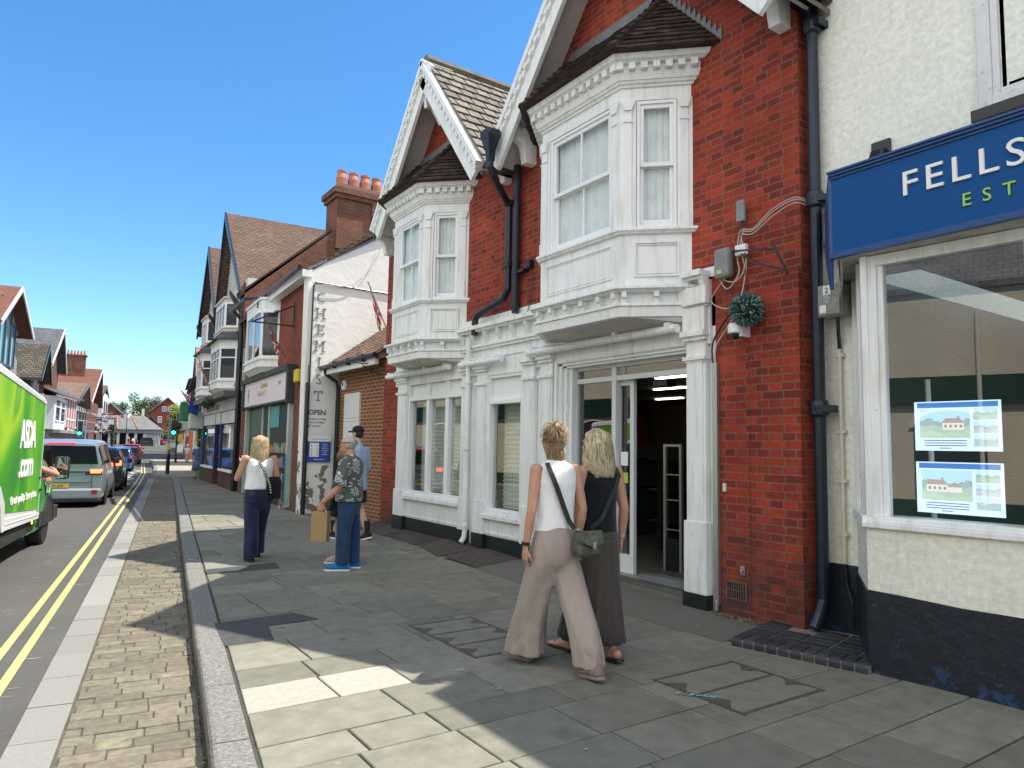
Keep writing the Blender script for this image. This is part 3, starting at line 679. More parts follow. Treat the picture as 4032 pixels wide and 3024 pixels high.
# fascia: corbel cornice between and beside the bays
m_ = MB()
for a, b in ((4.66, 4.92), (7.36, 9.52), (11.66, 11.98)):
    fb(a, b, 3.00, 3.30, 0, .05, m_); fb(a, b, 3.30, 3.36, 0, .19, m_); fb(a, b, 3.27, 3.30, 0, .15, m_); fb(a, b, 3.04, 3.08, .05, .10, m_); fb(a, b, 3.0, 3.04, .05, .075, m_)
    n = max(1, round((b - a) / .34))
    for i in range(n + 1):
        u = a + .03 + (b - a - .06) * i / n
        P = [FM.p(u - .03, 3.27, .05), FM.p(u - .03, 3.27, .14), FM.p(u - .03, 3.22, .13), FM.p(u - .03, 3.16, .10), FM.p(u - .03, 3.10, .065), FM.p(u - .03, 3.08, .05)]
        m_.prism(P, (0, .06, 0))
fb(4.66, 11.98, 2.62, 3.0, 0, .035, m_); fb(4.7, 11.9, 2.86, 2.875, .035, .05, m_)
m_.build('fascia', M['white'], H, bevel=.004)
m_ = MB(); fb(7.36, 9.5, 3.36, 3.50, -.01, .012, m_); fb(4.6, 4.92, 3.30, 3.40, -.01, .02, m_); m_.each('painted_band', M['white'], H)
# cream soffit strips above awnings
# pilasters
def pil(u0, u1, z0=.14, base=.75, w=.0, blk=False, gz_=.0):
    m = MB(); m2 = MB()
    fb(u0, u1, base, 2.66, 0, .06, m); fb(u0 + .03, u1 - .03, base, 2.45, .06, .072, m)
    fb(u0 - .018, u1 + .018, z0 + .13, base + .02, 0, .085, m)
    fb(u0 - .02, u1 + .02, 2.46, 2.50, 0, .10, m); fb(u0 - .008, u1 + .008, 2.44, 2.46, 0, .08, m)
    fb(u0 - .03, u1 + .03, 2.70, 2.76, 0, .13, m); fb(u0 - .018, u1 + .018, 2.66, 2.70, 0, .10, m)
    m.build('pilaster', M['white'], H, bevel=.004)
    fb(u0 - .025, u1 + .025, -.05, z0 + .132, -.02, .095, m2); m2.build('plinth', M['plinth'], H)
pil(4.70, 4.95, z0=.02, base=.83)
m_ = MB(); fb(4.68, 4.97, 2.76, 3.0, 0, .10, m_); fb(4.64, 5.0, 3.02, 3.2, .05, .13, m_); m_.build('console_block', M['white'], H, bevel=.008)
pil(7.20, 7.46, z0=.14); pil(7.60, 7.84, z0=.14); pil(8.80, 9.06, z0=.16); pil(9.32, 9.50, z0=.16); pil(11.45, 11.82, z0=.18)
m_ = MB()
for a, b in ((4.60, 4.72), (7.10, 7.90), (8.76, 9.54), (11.41, 12.0)): fb(a, b, -.05, 2.8, -.12, -.005, m_)
m_.each('infill_board', M['white'], H)
# stall risers, sills, plinths
def stall(u0, u1, zs, zb=.27):
    m = MB(); fb(u0, u1, zb, zs - .06, -.1, .03, m); fb(u0, u1, zb + .02, zb + .05, .03, .04, m); m.build('stall_riser', M['white'], H)
    m = MB(); fb(u0 - .01, u1 + .01, zs - .06, zs, -.12, .10, m); fb(u0, u1, zs, zs + .04, -.12, .06, m); m.build('shop_sill', M['white'], H, bevel=.006)
    m = MB(); fb(u0, u1, -.05, zb, -.1, .045, m); m.build('plinth', M['plinth'], H)
stall(9.50, 11.45, .68, .30); stall(7.84, 8.80, .58, .28)
# big three-light window
def shopwin(u0, u1, z0, z1, muls, ztr, name='shop_window', dep=.0):
    m = MB(); FM.rect(m, u0, u1, z0, z1, .05, -.08, .03)
    for a, b in muls: fb(a, b, z0 + .05, z1 - .05, -.07, .02, m)
    if ztr: fb(u0 + .05, u1 - .05, ztr - .03, ztr + .03, -.07, .035, m); fb(u0 + .05, u1 - .05, ztr + .03, z1 - .05, -.06, -.03, m)
    w_ = m.build(name, M['white2'], H, bevel=.004)
    g_ = MB(); FM.quad(g_, u0 + .05, u1 - .05, z0 + .05, (ztr or z1) - .03, -.045); g_.build('pane', M['shopglass'], w_)
    return w_
w1 = shopwin(9.52, 11.43, .72, 2.66, [(9.99, 10.10), (10.66, 10.76)], 2.36)
w2 = shopwin(7.90, 8.78, .62, 2.60, [], 2.20)
m_ = MB(); FM.rect(m_, 7.86, 8.80, .60, 2.64, .05, 0, .045); FM.rect(m_, 9.47, 11.47, .70, 2.64, .03, 0, .04); m_.build('window_surround', M['white'], H, bevel=.006)
# roller shutter slats behind the glass
M['shutter'] = pm('pale_shutter', (.80, .80, .74), .6, vary=.1)
for u0, u1, z0, z1, w_ in ((9.57, 11.38, .76, 2.3, w1), (7.95, 8.73, .66, 2.18, w2)):
    m_ = MB(); k = z0
    while k < z1: FM.pr(m_, [(u0, k), (u1, k), (u1, k + .062), (u0, k + .062)], -.26, -.24); m_.ob(FM.p(u0, k + .05, -.24), (0, u1 - u0, 0), (-.018, 0, 0), (0, 0, .014)); k += .068
    m_.build('shutter', M['shutter'], w_)
# door front: mouldings, transom, fixed light, sliding leaf
m_ = MB()
for i, (a, b, dd) in enumerate([(7.12, 7.18, .05), (7.05, 7.12, .02), (6.99, 7.05, -.01), (6.93, 6.99, -.05)]): fb(a, b, .16, 2.66, -.12, dd, m_)
for i, (a, b, dd) in enumerate([(2.63, 2.70, .05), (2.59, 2.63, .02), (2.56, 2.59, -.01)]): fb(4.97, 7.12, a, b, -.12, dd, m_)
m_.build('door_surround', M['white'], H, bevel=.004)
M['alu'] = pm('white_powder_aluminium', (.66, .68, .68), .4, vary=.05)
m_ = MB(); dd = -.12
def fr(u0, u1, z0, z1): fb(u0, u1, z0, z1, dd - .06, dd, m_)
fr(6.92, 6.99, .12, 2.56); fr(6.20, 6.27, .12, 2.56); fr(4.95, 5.0, .12, 2.56); fr(5.0, 6.195, 2.52, 2.56); fr(5.0, 6.195, 2.36, 2.42); fr(6.275, 6.915, 2.52, 2.56); fr(6.275, 6.915, 2.36, 2.42); fr(6.27, 6.92, .12, .2)
df = m_.build('door_frame', M['alu'], H, bevel=.003)
g_ = MB(); FM.quad(g_, 6.27, 6.92, .2, 2.36, dd - .03); FM.quad(g_, 6.27, 6.92, 2.42, 2.52, dd - .03); FM.quad(g_, 5.0, 6.20, 2.42, 2.52, dd - .03); g_.build('pane', M['shopglass'], df)
m_ = MB(); FM.rect(m_, 5.97, 6.27, .12, 2.36, .06, dd - .12, dd - .07); fb(6.03, 6.21, .12, .34, dd - .118, dd - .072, m_); lf = m_.build('sliding_door', M['alu'], H, bevel=.003)
g_ = MB(); FM.quad(g_, 6.03, 6.21, .34, 2.30, dd - .095); g_.build('pane', M['shopglass'], lf)
m_ = MB(); fb(6.06, 6.18, 1.36, 1.52, dd - .069, dd - .066, m_); m_.build('paper_notice', M['white2'], lf)
m_ = MB(); fb(6.06, 6.15, 1.16, 1.28, dd - .069, dd - .066, m_); m_.build('sticker', pm('yellow_green_sticker', (.5, .55, .12), .6), lf)
m_ = MB(); fb(5.50, 5.72, 2.26, 2.34, dd - .28, dd - .12, m_); m_.build('door_sensor', M['black'], H, bevel=.01)
# threshold
m_ = MB(); fb(4.97, 7.0, -.05, .06, -.35, -.02, m_); m_.build('doorstep', pm('stone_step', (.17, .16, .13), .9, vary=.2, bump=.3), H)
m_ = MB(); fb(4.97, 6.95, .06, .13, -.5, -.08, m_)
for i in range(30):
    for j in range(4): u = 5.0 + i * .065; m_.ob(FM.p(u, .13, -.12 - j * .07), (0, .04, 0), (-.012, .03, 0), (0, 0, .003))
m_.build('tread_plate', pm('chequer_plate', (.33, .34, .35), .4, metal=.6, vary=.2), H)
# white blinds housing: awning rollers with brackets
def roller(u0, u1, z, lab):
    m = MB(); m.tube([FM.p(u0, z, .16), FM.p(u1, z, .16)], .045, 12); H2 = m.build('awning_roller', M['white'], H, smooth=False)
    m = MB()
    for u in (u0 + .12, u1 - .12, u0 + (u1 - u0) * .35): FM.box(m, u - .03, u + .03, z + .03, z + .07, 0, .2)
    m.tube([FM.p(u0 + .3, z + .055, .1), FM.p(u1 - .25, z + .075, .12)], .016, 6)
    m.build('awning_arm', M['white'], H2)
roller(4.98, 7.62, 2.80, ''); roller(8.25, 9.42, 2.79, ''); roller(9.75, 12.1, 2.80, '')
# cream underside boards above the rollers
# thin white downpipe on the shopfront
m_ = MB(); m_.tube([FM.p(9.19, 3.2, .14), FM.p(9.19, .28, .14), FM.p(9.19, .2, .15), FM.p(9.19, .13, .2)], .038, 10)
for z in (2.5, 1.5, .35): m_.tube([FM.p(9.19, z, .14), FM.p(9.19, z + .05, .14)], .052, 10)
m_.build('white_downpipe', M['white'], H, smooth=False)
# hopper and cast iron downpipes between the gables
m_ = MB()
hx, hy = 4.98, 7.93
m_.loft([[V(hx + a * w_, hy + b * w_, z) for a, b in ((-1, -1), (1, -1), (1, 1), (-1, 1))] for w_, z in ((.045, 5.44), (.05, 5.58), (.09, 5.74), (.105, 5.79), (.105, 5.87), (.08, 5.89))])
m_.tube([(hx, hy, 5.55), (hx, hy, 5.36), (hx + .04, hy + .02, 5.28), (5.44, 8.20, 5.06), (5.50, 8.22, 4.98), (5.50, 8.22, 3.78), (5.49, 8.3, 3.66), (5.46, 8.95, 3.52), (5.46, 9.02, 3.46), (5.47, 9.05, 3.22)], .052, 10)
for z in (5.0, 4.1): m_.tube([(5.50, 8.22, z), (5.50, 8.22, z + .08)], .068, 10)
m_.build('downpipe', M['iron'], H, smooth=False)
m_ = MB(); m_.tube([(5.52, 8.05, 5.55), (5.52, 8.05, 3.42)], .052, 10); m_.tube([(5.52, 8.05, 3.5), (5.52, 8.05, 3.6)], .066, 10); m_.build('downpipe', M['iron'], H)
# ---- interior of the open shop
m_ = MB(); m_.poly([(5.62, 4.7, .125), (12.9, 4.7, .125), (12.9, 12, .125), (5.62, 12, .125)]); m_.build('shop_floor', pm('shop_floor', (.09, .08, .07), .5, vary=.2), H)
m_ = MB(); m_.poly([(5.95, 3.97, 2.62), (12.9, 3.97, 2.62), (12.9, 12.2, 2.62), (5.95, 12.2, 2.62)]); m_.build('shop_ceiling', brick('ceiling_tiles', (.34, .34, .33), (.32, .32, .31), (.2, .2, .2), bw=.6, bh=.6, ms=.015, bump=0, vary=.05, offs=0), H)
m_ = MB(); m_.box(12.2, 12.3, 3.97, 12, .1, 2.6); m_.box(6.2, 12.2, 4.2, 4.3, .1, 2.6); m_.box(5.98, 6.0, 7.1, 11.9, .1, 2.6); m_.build('shop_inner_wall', pm('brown_wall', (.12, .09, .06), .8, vary=.2), H)
for k, (x, y) in enumerate([(7.6, 6.7), (9.0, 8.1), (10.8, 9.8)]):
    m_ = MB(); m_.box(x, x + .10, y, y + .7, 2.595, 2.612); m_.build('ceiling_light', em('tube_light', (1, .95, .85), 3), H)
m_ = MB()
for y in (5.0, 7.1, 8.6):
    for z in (.5, .95, 1.4): m_.box(7.6, 11.4, y, y + .45, z, z + .03)
    m_.box(7.6, 11.4, y + .2, y + .25, .13, 1.6)
m_.build('shelving', pm('dark_shelving', (.04, .038, .035), .6), H)
# security gate just inside
G = thing('security_gate', 'slim silver anti-theft gate standing just inside the open shop door', 'security gate', (6.4, 5.93, .125))
m_ = MB(); 
for y in (5.80, 6.05): m_.box(6.38, 6.42, y - .018, y + .018, .125, 1.62)
m_.box(6.385, 6.415, 5.80, 6.05, 1.59, 1.62)
for z in (1.25, .95, .6): m_.box(6.395, 6.405, 5.80, 6.05, z, z + .012)
m_.build('frame', M['steel'], G); m_ = MB(); m_.box(6.38, 6.42, 5.82, 6.03, .15, .5); m_.build('base_panel', M['black'], G)

# ---- things fixed on the brick pier
def onwall(name, label, cat, y, z, group=None): return thing(name, label, cat, (5.6, y, z), group)
t = onwall('junction_box', 'rounded grey junction box with a yellow label beside the shopfront corner', 'junction box', 4.45, 3.38)
m_ = MB(); m_.box(5.47, 5.58, 4.36, 4.54, 3.23, 3.53); m_.build('box_body', M['grey_pl'], t, bevel=.035)
m_ = MB(); m_.box(5.464, 5.469, 4.43, 4.49, 3.27, 3.31); m_.build('yellow_label', pm('yellow_label', (.6, .5, .2), .6), t)
t = onwall('aerial_box', 'small narrow grey box high on the brick pier', 'electrical box', 4.24, 3.85)
m_ = MB(); m_.box(5.51, 5.548, 4.2, 4.29, 3.75, 3.96); m_.build('box_body', M['grey_pl'], t, bevel=.008)
m_ = MB(); m_.tube([(5.53, 4.24, 3.75), (5.53, 4.24, 3.68)], .015, 8); m_.build('gland', M['black'], t)
t = onwall('junction_box', 'small square white connection box above the hanging leaf ball', 'junction box', 4.25, 3.46)
m_ = MB(); m_.box(5.5, 5.548, 4.18, 4.30, 3.42, 3.52); m_.build('box_body', M['white2'], t, bevel=.006)
t = onwall('hanging_bracket', 'black wrought iron bracket pointing right from the brick pier', 'bracket', 4.25, 3.45)
m_ = MB(); m_.tube([(5.5, 4.30, 3.47), (5.36, 4.0, 3.39), (5.2, 3.64, 3.29)], .010, 6); m_.tube([(5.5, 4.22, 3.42), (5.36, 3.95, 3.25), (5.2, 3.56, 3.09)], .010, 6); m_.tube([(5.2, 3.66, 3.33), (5.2, 3.53, 3.05)], .014, 6)
m_.tube([(5.5 + .03 * math.cos(a), 4.3 + .03 * math.sin(a), 3.46) for a in [i * .7 for i in range(9)]], .007, 6)
m_.build('bracket_arm', M['black'], t)
# leaf ball
t = onwall('topiary_ball', 'round blue green artificial leaf ball hanging on the brick pier above the camera', 'leaf ball', 4.26, 2.90)
m_ = MB(); c = V(5.42, 4.11, 2.86)
for k in range(620):
    d = V(random.gauss(0, 1), random.gauss(0, 1), random.gauss(0, 1)).normalized(); r0_ = .10; tip = d * random.uniform(.145, .178); a = d.orthogonal().normalized(); a = (Matrix.Rotation(random.uniform(0, 6.28), 3, d) @ a)
    tip = tip + a * random.uniform(-.03, .03); b = d.cross(a) * .011
    m_.mesh([c + d * r0_, c + d * .14 + b, c + tip, c + d * .14 - b], [(0, 1, 2, 3)])
m_.build('leaves', island('blue_green_leaf', (.03, .09, .085), (.22, .36, .34), rough=.5), t)
m_ = MB(); m_.ell(c, .115, .115, .115); m_.tube([c + V(0, 0, .1), c + V(.02, .03, .55)], .004, 5); m_.build('core', M['black'], t)
# dome camera
t = onwall('security_camera', 'white dome security camera under the leaf ball', 'camera', 4.36, 2.7)
m_ = MB(); m_.lathe((5.42, 4.24, 2.66), [(.03, .09), (.055, .085), (.068, .07), (.07, 0), (.06, -.01)], 20); m_.box(5.42, 5.55, 4.17, 4.21, 2.62, 2.78); m_.build('housing', M['white2'], t, bevel=.003)
m_ = MB(); m_.ell((5.42, 4.24, 2.645), .045, .045, .05); m_.build('dome', M['black'], t, smooth=True)
# cables
t = onwall('cable_bundle', 'tangle of white and black cables running across the brick pier to the drainpipe', 'cables', 4.1, 3.7)
def cable(pts, mat, r_=.006, P_=None):
    P = [V(*p) for p in pts]; Q = []
    for i in range(len(P) - 1):
        p0, p1, p2, p3 = P[max(i - 1, 0)], P[i], P[i + 1], P[min(i + 2, len(P) - 1)]
        for k in range(6):
            u = k / 6; Q.append(.5 * ((2 * p1) + (p2 - p0) * u + (2 * p0 - 5 * p1 + 4 * p2 - p3) * u * u + (-p0 + 3 * p1 - 3 * p2 + p3) * u ** 3))
    Q.append(P[-1]); m_ = MB(); m_.tube(Q, r_, 6); return m_.build("cable", mat, P_ or t)
M['cablew'] = pm('grey_white_cable', (.48, .46, .42), .6)
for dz, dy in ((0, 0), (.02, .01), (-.03, 0)): cable([(5.53, 4.24, 3.66 + dz), (5.52, 4.1, 3.63 + dz), (5.5, 3.88, 3.74 + dz * 1.3), (5.52, 3.66, 3.80 + dz), (5.68, 3.60, 3.77 + dz)], M['cablew'], .0055)
cable([(5.53, 4.24, 3.7), (5.54, 4.29, 3.58), (5.54, 4.30, 3.4), (5.52, 4.27, 3.25), (5.52, 4.40, 3.12), (5.53, 4.50, 3.22), (5.53, 4.54, 3.30)], M['cablew'])
cable([(5.53, 4.22, 3.66), (5.54, 4.27, 3.5), (5.54, 4.22, 3.3), (5.52, 4.3, 3.18), (5.52, 4.42, 3.2), (5.53, 4.45, 3.24)], M['cablew'])
cable([(5.53, 4.25, 3.6), (5.54, 4.20, 3.35), (5.54, 4.24, 3.1), (5.46, 4.22, 2.98)], M['cablew'])
cable([(5.53, 4.47, 3.24), (5.54, 4.38, 3.1), (5.54, 4.34, 3.0), (5.5, 4.3, 2.98)], M['black'])
cable([(5.53, 4.45, 3.23), (5.54, 4.62, 3.05), (5.54, 4.50, 2.95), (5.54, 4.38, 2.93)], M['cablew'])
cable([(5.5, 4.32, 2.90), (5.53, 4.44, 2.82), (5.56, 4.62, 2.62), (5.57, 4.63, 2.4)], M['black'], .009)
cable([(5.5, 4.34, 2.80), (5.53, 4.42, 2.74), (5.56, 4.58, 2.58), (5.57, 4.60, 2.4)], M['cablew'], .008)
t = onwall('cable_conduit', 'galvanised cable conduit running down beside the white pilaster', 'conduit', 4.6, 0)
m_ = MB(); m_.box(5.555, 5.6, 4.575, 4.635, .08, 2.42); m_.tube([(5.57, 4.605, .12), (5.565, 4.605, .02)], .025, 8); m_.build('channel', M['steel'], t, bevel=.006)
t = onwall('air_vent', 'cast iron air brick vent low in the brick pier', 'vent', 4.39, .16)
m_ = MB(); FM.rect(m_, 4.27, 4.51, .155, .33, .015, .0, .012); FM.box(m_, 4.28, 4.50, .24, .252, 0, .012)
for i in range(9): FM.box(m_, 4.285 + i * .026, 4.296 + i * .026, .165, .32, 0, .010)
m_.build('grille', pm('rusty_iron', (.12, .09, .07), .7, vary=.4, vs=30), t); m_ = MB(); FM.box(m_, 4.28, 4.5, .16, .325, .001, .003); m_.build('backing', M['black'], t)
t = onwall('stop_tap', 'little grey metal tap plate above the air vent', 'tap plate', 4.31, .43)
m_ = MB(); FM.box(m_, 4.29, 4.34, .40, .48, 0, .02); FM.box(m_, 4.30, 4.33, .42, .45, .02, .04); m_.build('plate', M['steel'], t, bevel=.004)
t = onwall('door_bell', 'small cream switch plate on the brick beside the conduit', 'switch', 4.52, 1.2)
m_ = MB(); FM.box(m_, 4.50, 4.535, 1.16, 1.24, 0, .02); m_.build('plate', M['cream'], t, bevel=.004)
# bits between the pipes and bay
t = onwall('alarm_sensor', 'small black sensor box with a dangling wire beside the right bay', 'sensor', 7.75, 4.0)
m_ = MB(); m_.box(5.52, 5.6, 7.72, 7.82, 4.02, 4.12); m_.box(5.5, 5.6, 7.84, 8.0, 3.98, 4.02); m_.tube([(5.55, 7.78, 4.02), (5.57, 7.70, 3.9), (5.57, 7.74, 3.6), (5.57, 7.82, 3.4)], .006, 5); m_.build('sensor_body', M['black'], t)
# weeds at the wall foot
m_ = MB()
for k in range(260):
    y = random.choice([random.gauss(4.25, .12), random.gauss(3.95, .1), random.uniform(3.75, 4.6)]); x = 5.5 - abs(random.gauss(0, .04)); h = random.uniform(.01, .05); a = random.uniform(0, 6.28); r_ = random.uniform(.005, .02)
    m_.mesh([V(x, y, .01), V(x + r_ * math.cos(a), y + r_ * math.sin(a), .01 + h), V(x + r_ * math.cos(a + 1), y + r_ * math.sin(a + 1), .012 + h * .6)], [(0, 1, 2)])
tag(m_.build('weeds', island('dry_weed', (.09, .10, .03), (.26, .19, .1)), kind='stuff'), 'dry weeds and leaf litter at the foot of the brick pier', 'weeds')
# ================================================================== ESTATE AGENT'S SHOP (right edge)
S = thing('shop_building', 'cream painted brick shop with a projecting window under a blue fascia', 'building', (5.8, 2, 0))
M['rough_white'] = brick('lumpy_white_painted_brick', (.84, .84, .74), (.80, .80, .70), (.78, .77, .68), bw=.24, bh=.078, ms=.004, bump=.35, vary=.10, rough=.6, spk=((.42, .39, .3), 3.5, .70))
def flaky(name, base, under, under2, z0, z1):
    m, t, b, N, L = nodes(name); uvv = uvn(t)
    f = ramp(t, noise(t, 5, 7, uvv, .7), [(.54, (0,) * 3), (.57, (1,) * 3)]); s_ = N('ShaderNodeSeparateXYZ'); L(uvv, s_.inputs[0])
    mr = N('ShaderNodeMapRange'); L(s_.outputs['Y'], mr.inputs[0]); mr.inputs[1].default_value = z0; mr.inputs[2].default_value = z1; mr.inputs[3].default_value = 1.1; mr.inputs[4].default_value = .05
    mu = N('ShaderNodeMath'); mu.operation = 'MULTIPLY'; mu.use_clamp = True; L(f, mu.inputs[0]); L(mr.outputs[0], mu.inputs[1])
    c = mix(t, base, under, mu.outputs[0]); f2 = ramp(t, noise(t, 14, 7, uvv, .75), [(.60, (0,) * 3), (.66, (.55,) * 3)]); c = mix(t, c, under2, f2)
    L(c, b.inputs['Base Color']); b.inputs['Roughness'].default_value = .45; L(bumpn(t, noise(t, 9, 7, uvv), .6, .02), b.inputs['Normal']); return m
M['flaky'] = flaky('flaking_black_plinth', (.012, .018, .028), (.02, .055, .14), (.10, .11, .11), -.02, .22)
GL = .11 / 1.05  # the window front runs slightly skew to the brick house
FS = Fr((5.07, 2.83, 0), (.10, -1, 0), (-1, -.10, 0))
m_ = MB(); FS.box(m_, 0, 5.5, .55, 1.02, -.35, 0); m_.build('stall_riser', M['rough_white'], S)
m_ = MB(); FS.pr(m_, [(0, -.1), (5.5, -.1), (5.5, .54), (1.2, .535), (.6, .55), (.2, .57), (0, .575)], -.33, .012); m_.build('plinth', M['flaky'], S)
m_ = MB(); FS.box(m_, -.02, 5.5, 1.02, 1.06, -.3, .035); FS.box(m_, 0, 5.5, 1.06, 1.10, -.3, .0); m_.build('shop_sill', M['white'], S, bevel=.006)
m_ = MB(); FS.box(m_, 0, .045, 1.10, 3.02, -.12, .0); FS.box(m_, .045, .10, 1.10, 3.02, -.12, -.03); FS.box(m_, .10, .14, 1.10, 2.94, -.12, -.05)
FS.box(m_, .10, 5, 2.94, 3.02, -.12, -.03); 
for u in (1.02, 2.3): FS.box(m_, u, u + .06, 1.10, 2.94, -.12, -.02)
wf = m_.build('window_frame', M['white'], S, bevel=.004)
g_ = MB(); FS.quad(g_, .14, 1.02, 1.10, 2.94, -.08); FS.quad(g_, 1.08, 2.3, 1.10, 2.94, -.08); FS.quad(g_, 2.36, 4.9, 1.10, 2.94, -.08); g_.build('pane', M['shopglass'], wf)
# canted return of the window bay: boards, riser, plinth
a = V(5.07, 2.83, 0); b = V(5.80, 3.32, 0); FR = Fr(a, b - a, (-(b - a).y, (b - a).x, 0)); LR = (b - a).length
m_ = MB(); FR.box(m_, 0, LR, .56, 1.02, -.2, 0); m_.build('return_wall', M['rough_white'], S)
m_ = MB(); FR.box(m_, 0, LR + .02, -.1, .565, -.2, .012); m_.build('plinth', M['flaky'], S)
m_ = MB(); FR.box(m_, 0, .06, 1.04, 3.02, -.1, .0); FR.box(m_, .06, .20, 1.10, 3.02, -.1, -.02); FR.box(m_, .20, .26, 1.10, 3.02, -.1, .012); FR.box(m_, .26, LR, 1.10, 3.02, -.1, -.03); FR.box(m_, LR - .1, LR - .02, 1.1, 3.02, -.1, .005); FR.box(m_, 0, LR, 1.02, 1.10, -.1, .03)
m_.build('return_boards', M['white'], S, bevel=.004)
# recessed wall behind the drainpipe
m_ = MB(); m_.box(5.80, 5.95, 3.2, 3.655, .60, 3.4); m_.box(5.75, 5.95, -3.5, 3.655, 3.4, 6.35); m_.box(5.95, 13, 3.5, 3.655, 3.1, 6.35); m_.build('wall', M['cream_brick'], S)
m_ = MB(); m_.box(5.79, 5.95, 3.2, 3.655, -.1, .61); m_.build('plinth', M['flaky'], S)
m_ = MB(); m_.box(5.745, 5.80, 3.595, 3.64, .62, 5.9); m_.build('cover_strip', pm('grey_board', (.42, .40, .37), .7, vary=.2), S)
# overhanging eaves line and roof (casts the shade on the pavement)
m_ = MB(); m_.prism([V(5.3, -3.6, 6.2), V(5.3, 2.95, 6.2), V(9.5, 3.60, 9.6), V(9.5, -3.6, 9.6)], (0, 0, .12)); m_.prism([V(9.5, -3.6, 9.6), V(9.5, 3.6, 9.6), V(13.5, 3.6, 6.2), V(13.5, -3.6, 6.2)], (0, 0, .12)); m_.build('roof', M['tile'], S)
m_ = MB(); m_.box(5.3, 5.8, -3.5, 2.9, 6.06, 6.18); m_.build('soffit', M['white'], S)
# fascia sign box
m_ = MB(); z0, z1 = 3.025, 3.70
m_.box(5.0, 5.55, -2.5, 3.0, z0 + .05, z1 - .04); m_.build('fascia_board', M['bluesign'], S)
m_ = MB()
for a, b, d in ((z1 - .05, z1 - .03, .012), (z1 - .03, z1 - .01, .03), (z1 - .01, z1 + .005, .045), (z0 + .03, z0 + .05, .012), (z0 + .012, z0 + .03, .022), (z0, z0 + .012, .034)): m_.box(5.0 - d, 5.02, -2.5, 3.0 + d * .3, a, b)
m_.build('fascia_moulding', M['bluedark'], S)
m_ = MB(); m_.prism([V(4.99, 3.02, z1), V(4.99, 3.02, z0 - .0), V(5.05, 3.06, z0 - .22), V(5.45, 3.33, z0 + .1), V(5.75, 3.52, z0 + .3), V(5.75, 3.52, z1)], V(.015, -.025, 0)); m_.build('fascia_side', M['bluedark'], S)
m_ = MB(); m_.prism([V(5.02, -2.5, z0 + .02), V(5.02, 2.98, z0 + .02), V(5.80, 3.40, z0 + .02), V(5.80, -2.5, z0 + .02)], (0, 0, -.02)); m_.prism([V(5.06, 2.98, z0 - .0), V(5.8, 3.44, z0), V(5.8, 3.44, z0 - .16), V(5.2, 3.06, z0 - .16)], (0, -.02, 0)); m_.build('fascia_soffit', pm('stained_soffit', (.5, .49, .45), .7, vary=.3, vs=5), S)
MW = pm('white_sign_letter', (.85, .85, .85), .4, vary=0); MG = pm('lime_sign_letter', (.36, .60, .10), .4, vary=0)
text("FELLS", .178, MW, (4.995, 2.475, 3.365), S, ext=.012, sx=1.10, space=1.22, name='lettering')
text("ESTATE", .088, MG, (4.995, 2.085, 3.185), S, ext=.008, space=2.0, name='lettering')
# upper sash window at the picture edge
FU = Fr((5.75, 0, 0), (0, 1, 0), (-1, 0, 0))
M['peel'] = pm('peeling_white_paint', (.72, .73, .76), .5, vary=.1, vs=8, bump=.4, bs=20, dirt=((.35, .34, .36), 14, .62))
m_ = MB(); FU.rect(m_, .75, 2.24, 4.10, 6.3, .09, -.02, .05); FU.rect(m_, .84, 2.15, 4.19, 6.2, .05, -.06, .03); FU.rect(m_, .90, 2.10, 4.24, 6.15, .04, -.1, .0); wu = m_.build('window', M['peel'], S, bevel=.006)
g_ = MB(); FU.quad(g_, .9, 2.06, 4.28, 6.1, -.08); g_.build('pane', M['glass'], wu); curtain(FU, .94, 2.06, 4.28, 6.1, -.14, wu, M['net'])
m_ = MB(); FU.box(m_, .7, 2.26, 4.0, 4.09, 0, .14); m_.build('window_sill', M['black'], S, bevel=.004)
# interior
m_ = MB(); m_.box(5.3, 9, -3, 2.7, .85, .9); m_.box(8.9, 9, -3, 3.3, 0, 3); m_.box(5.9, 9, 3.1, 3.14, 0, 3); m_.box(5.3, 9, -3, 2.7, 3.0, 3.02); m_.build('shop_interior', pm('dim_interior', (.07, .08, .075), .7, vary=.3, vs=1), S)
m_ = MB(); m_.tube([(5.42, 2.52, .9), (5.44, 2.55, 2.1)], .02, 8); m_.build('display_pole', M['steel'], S)
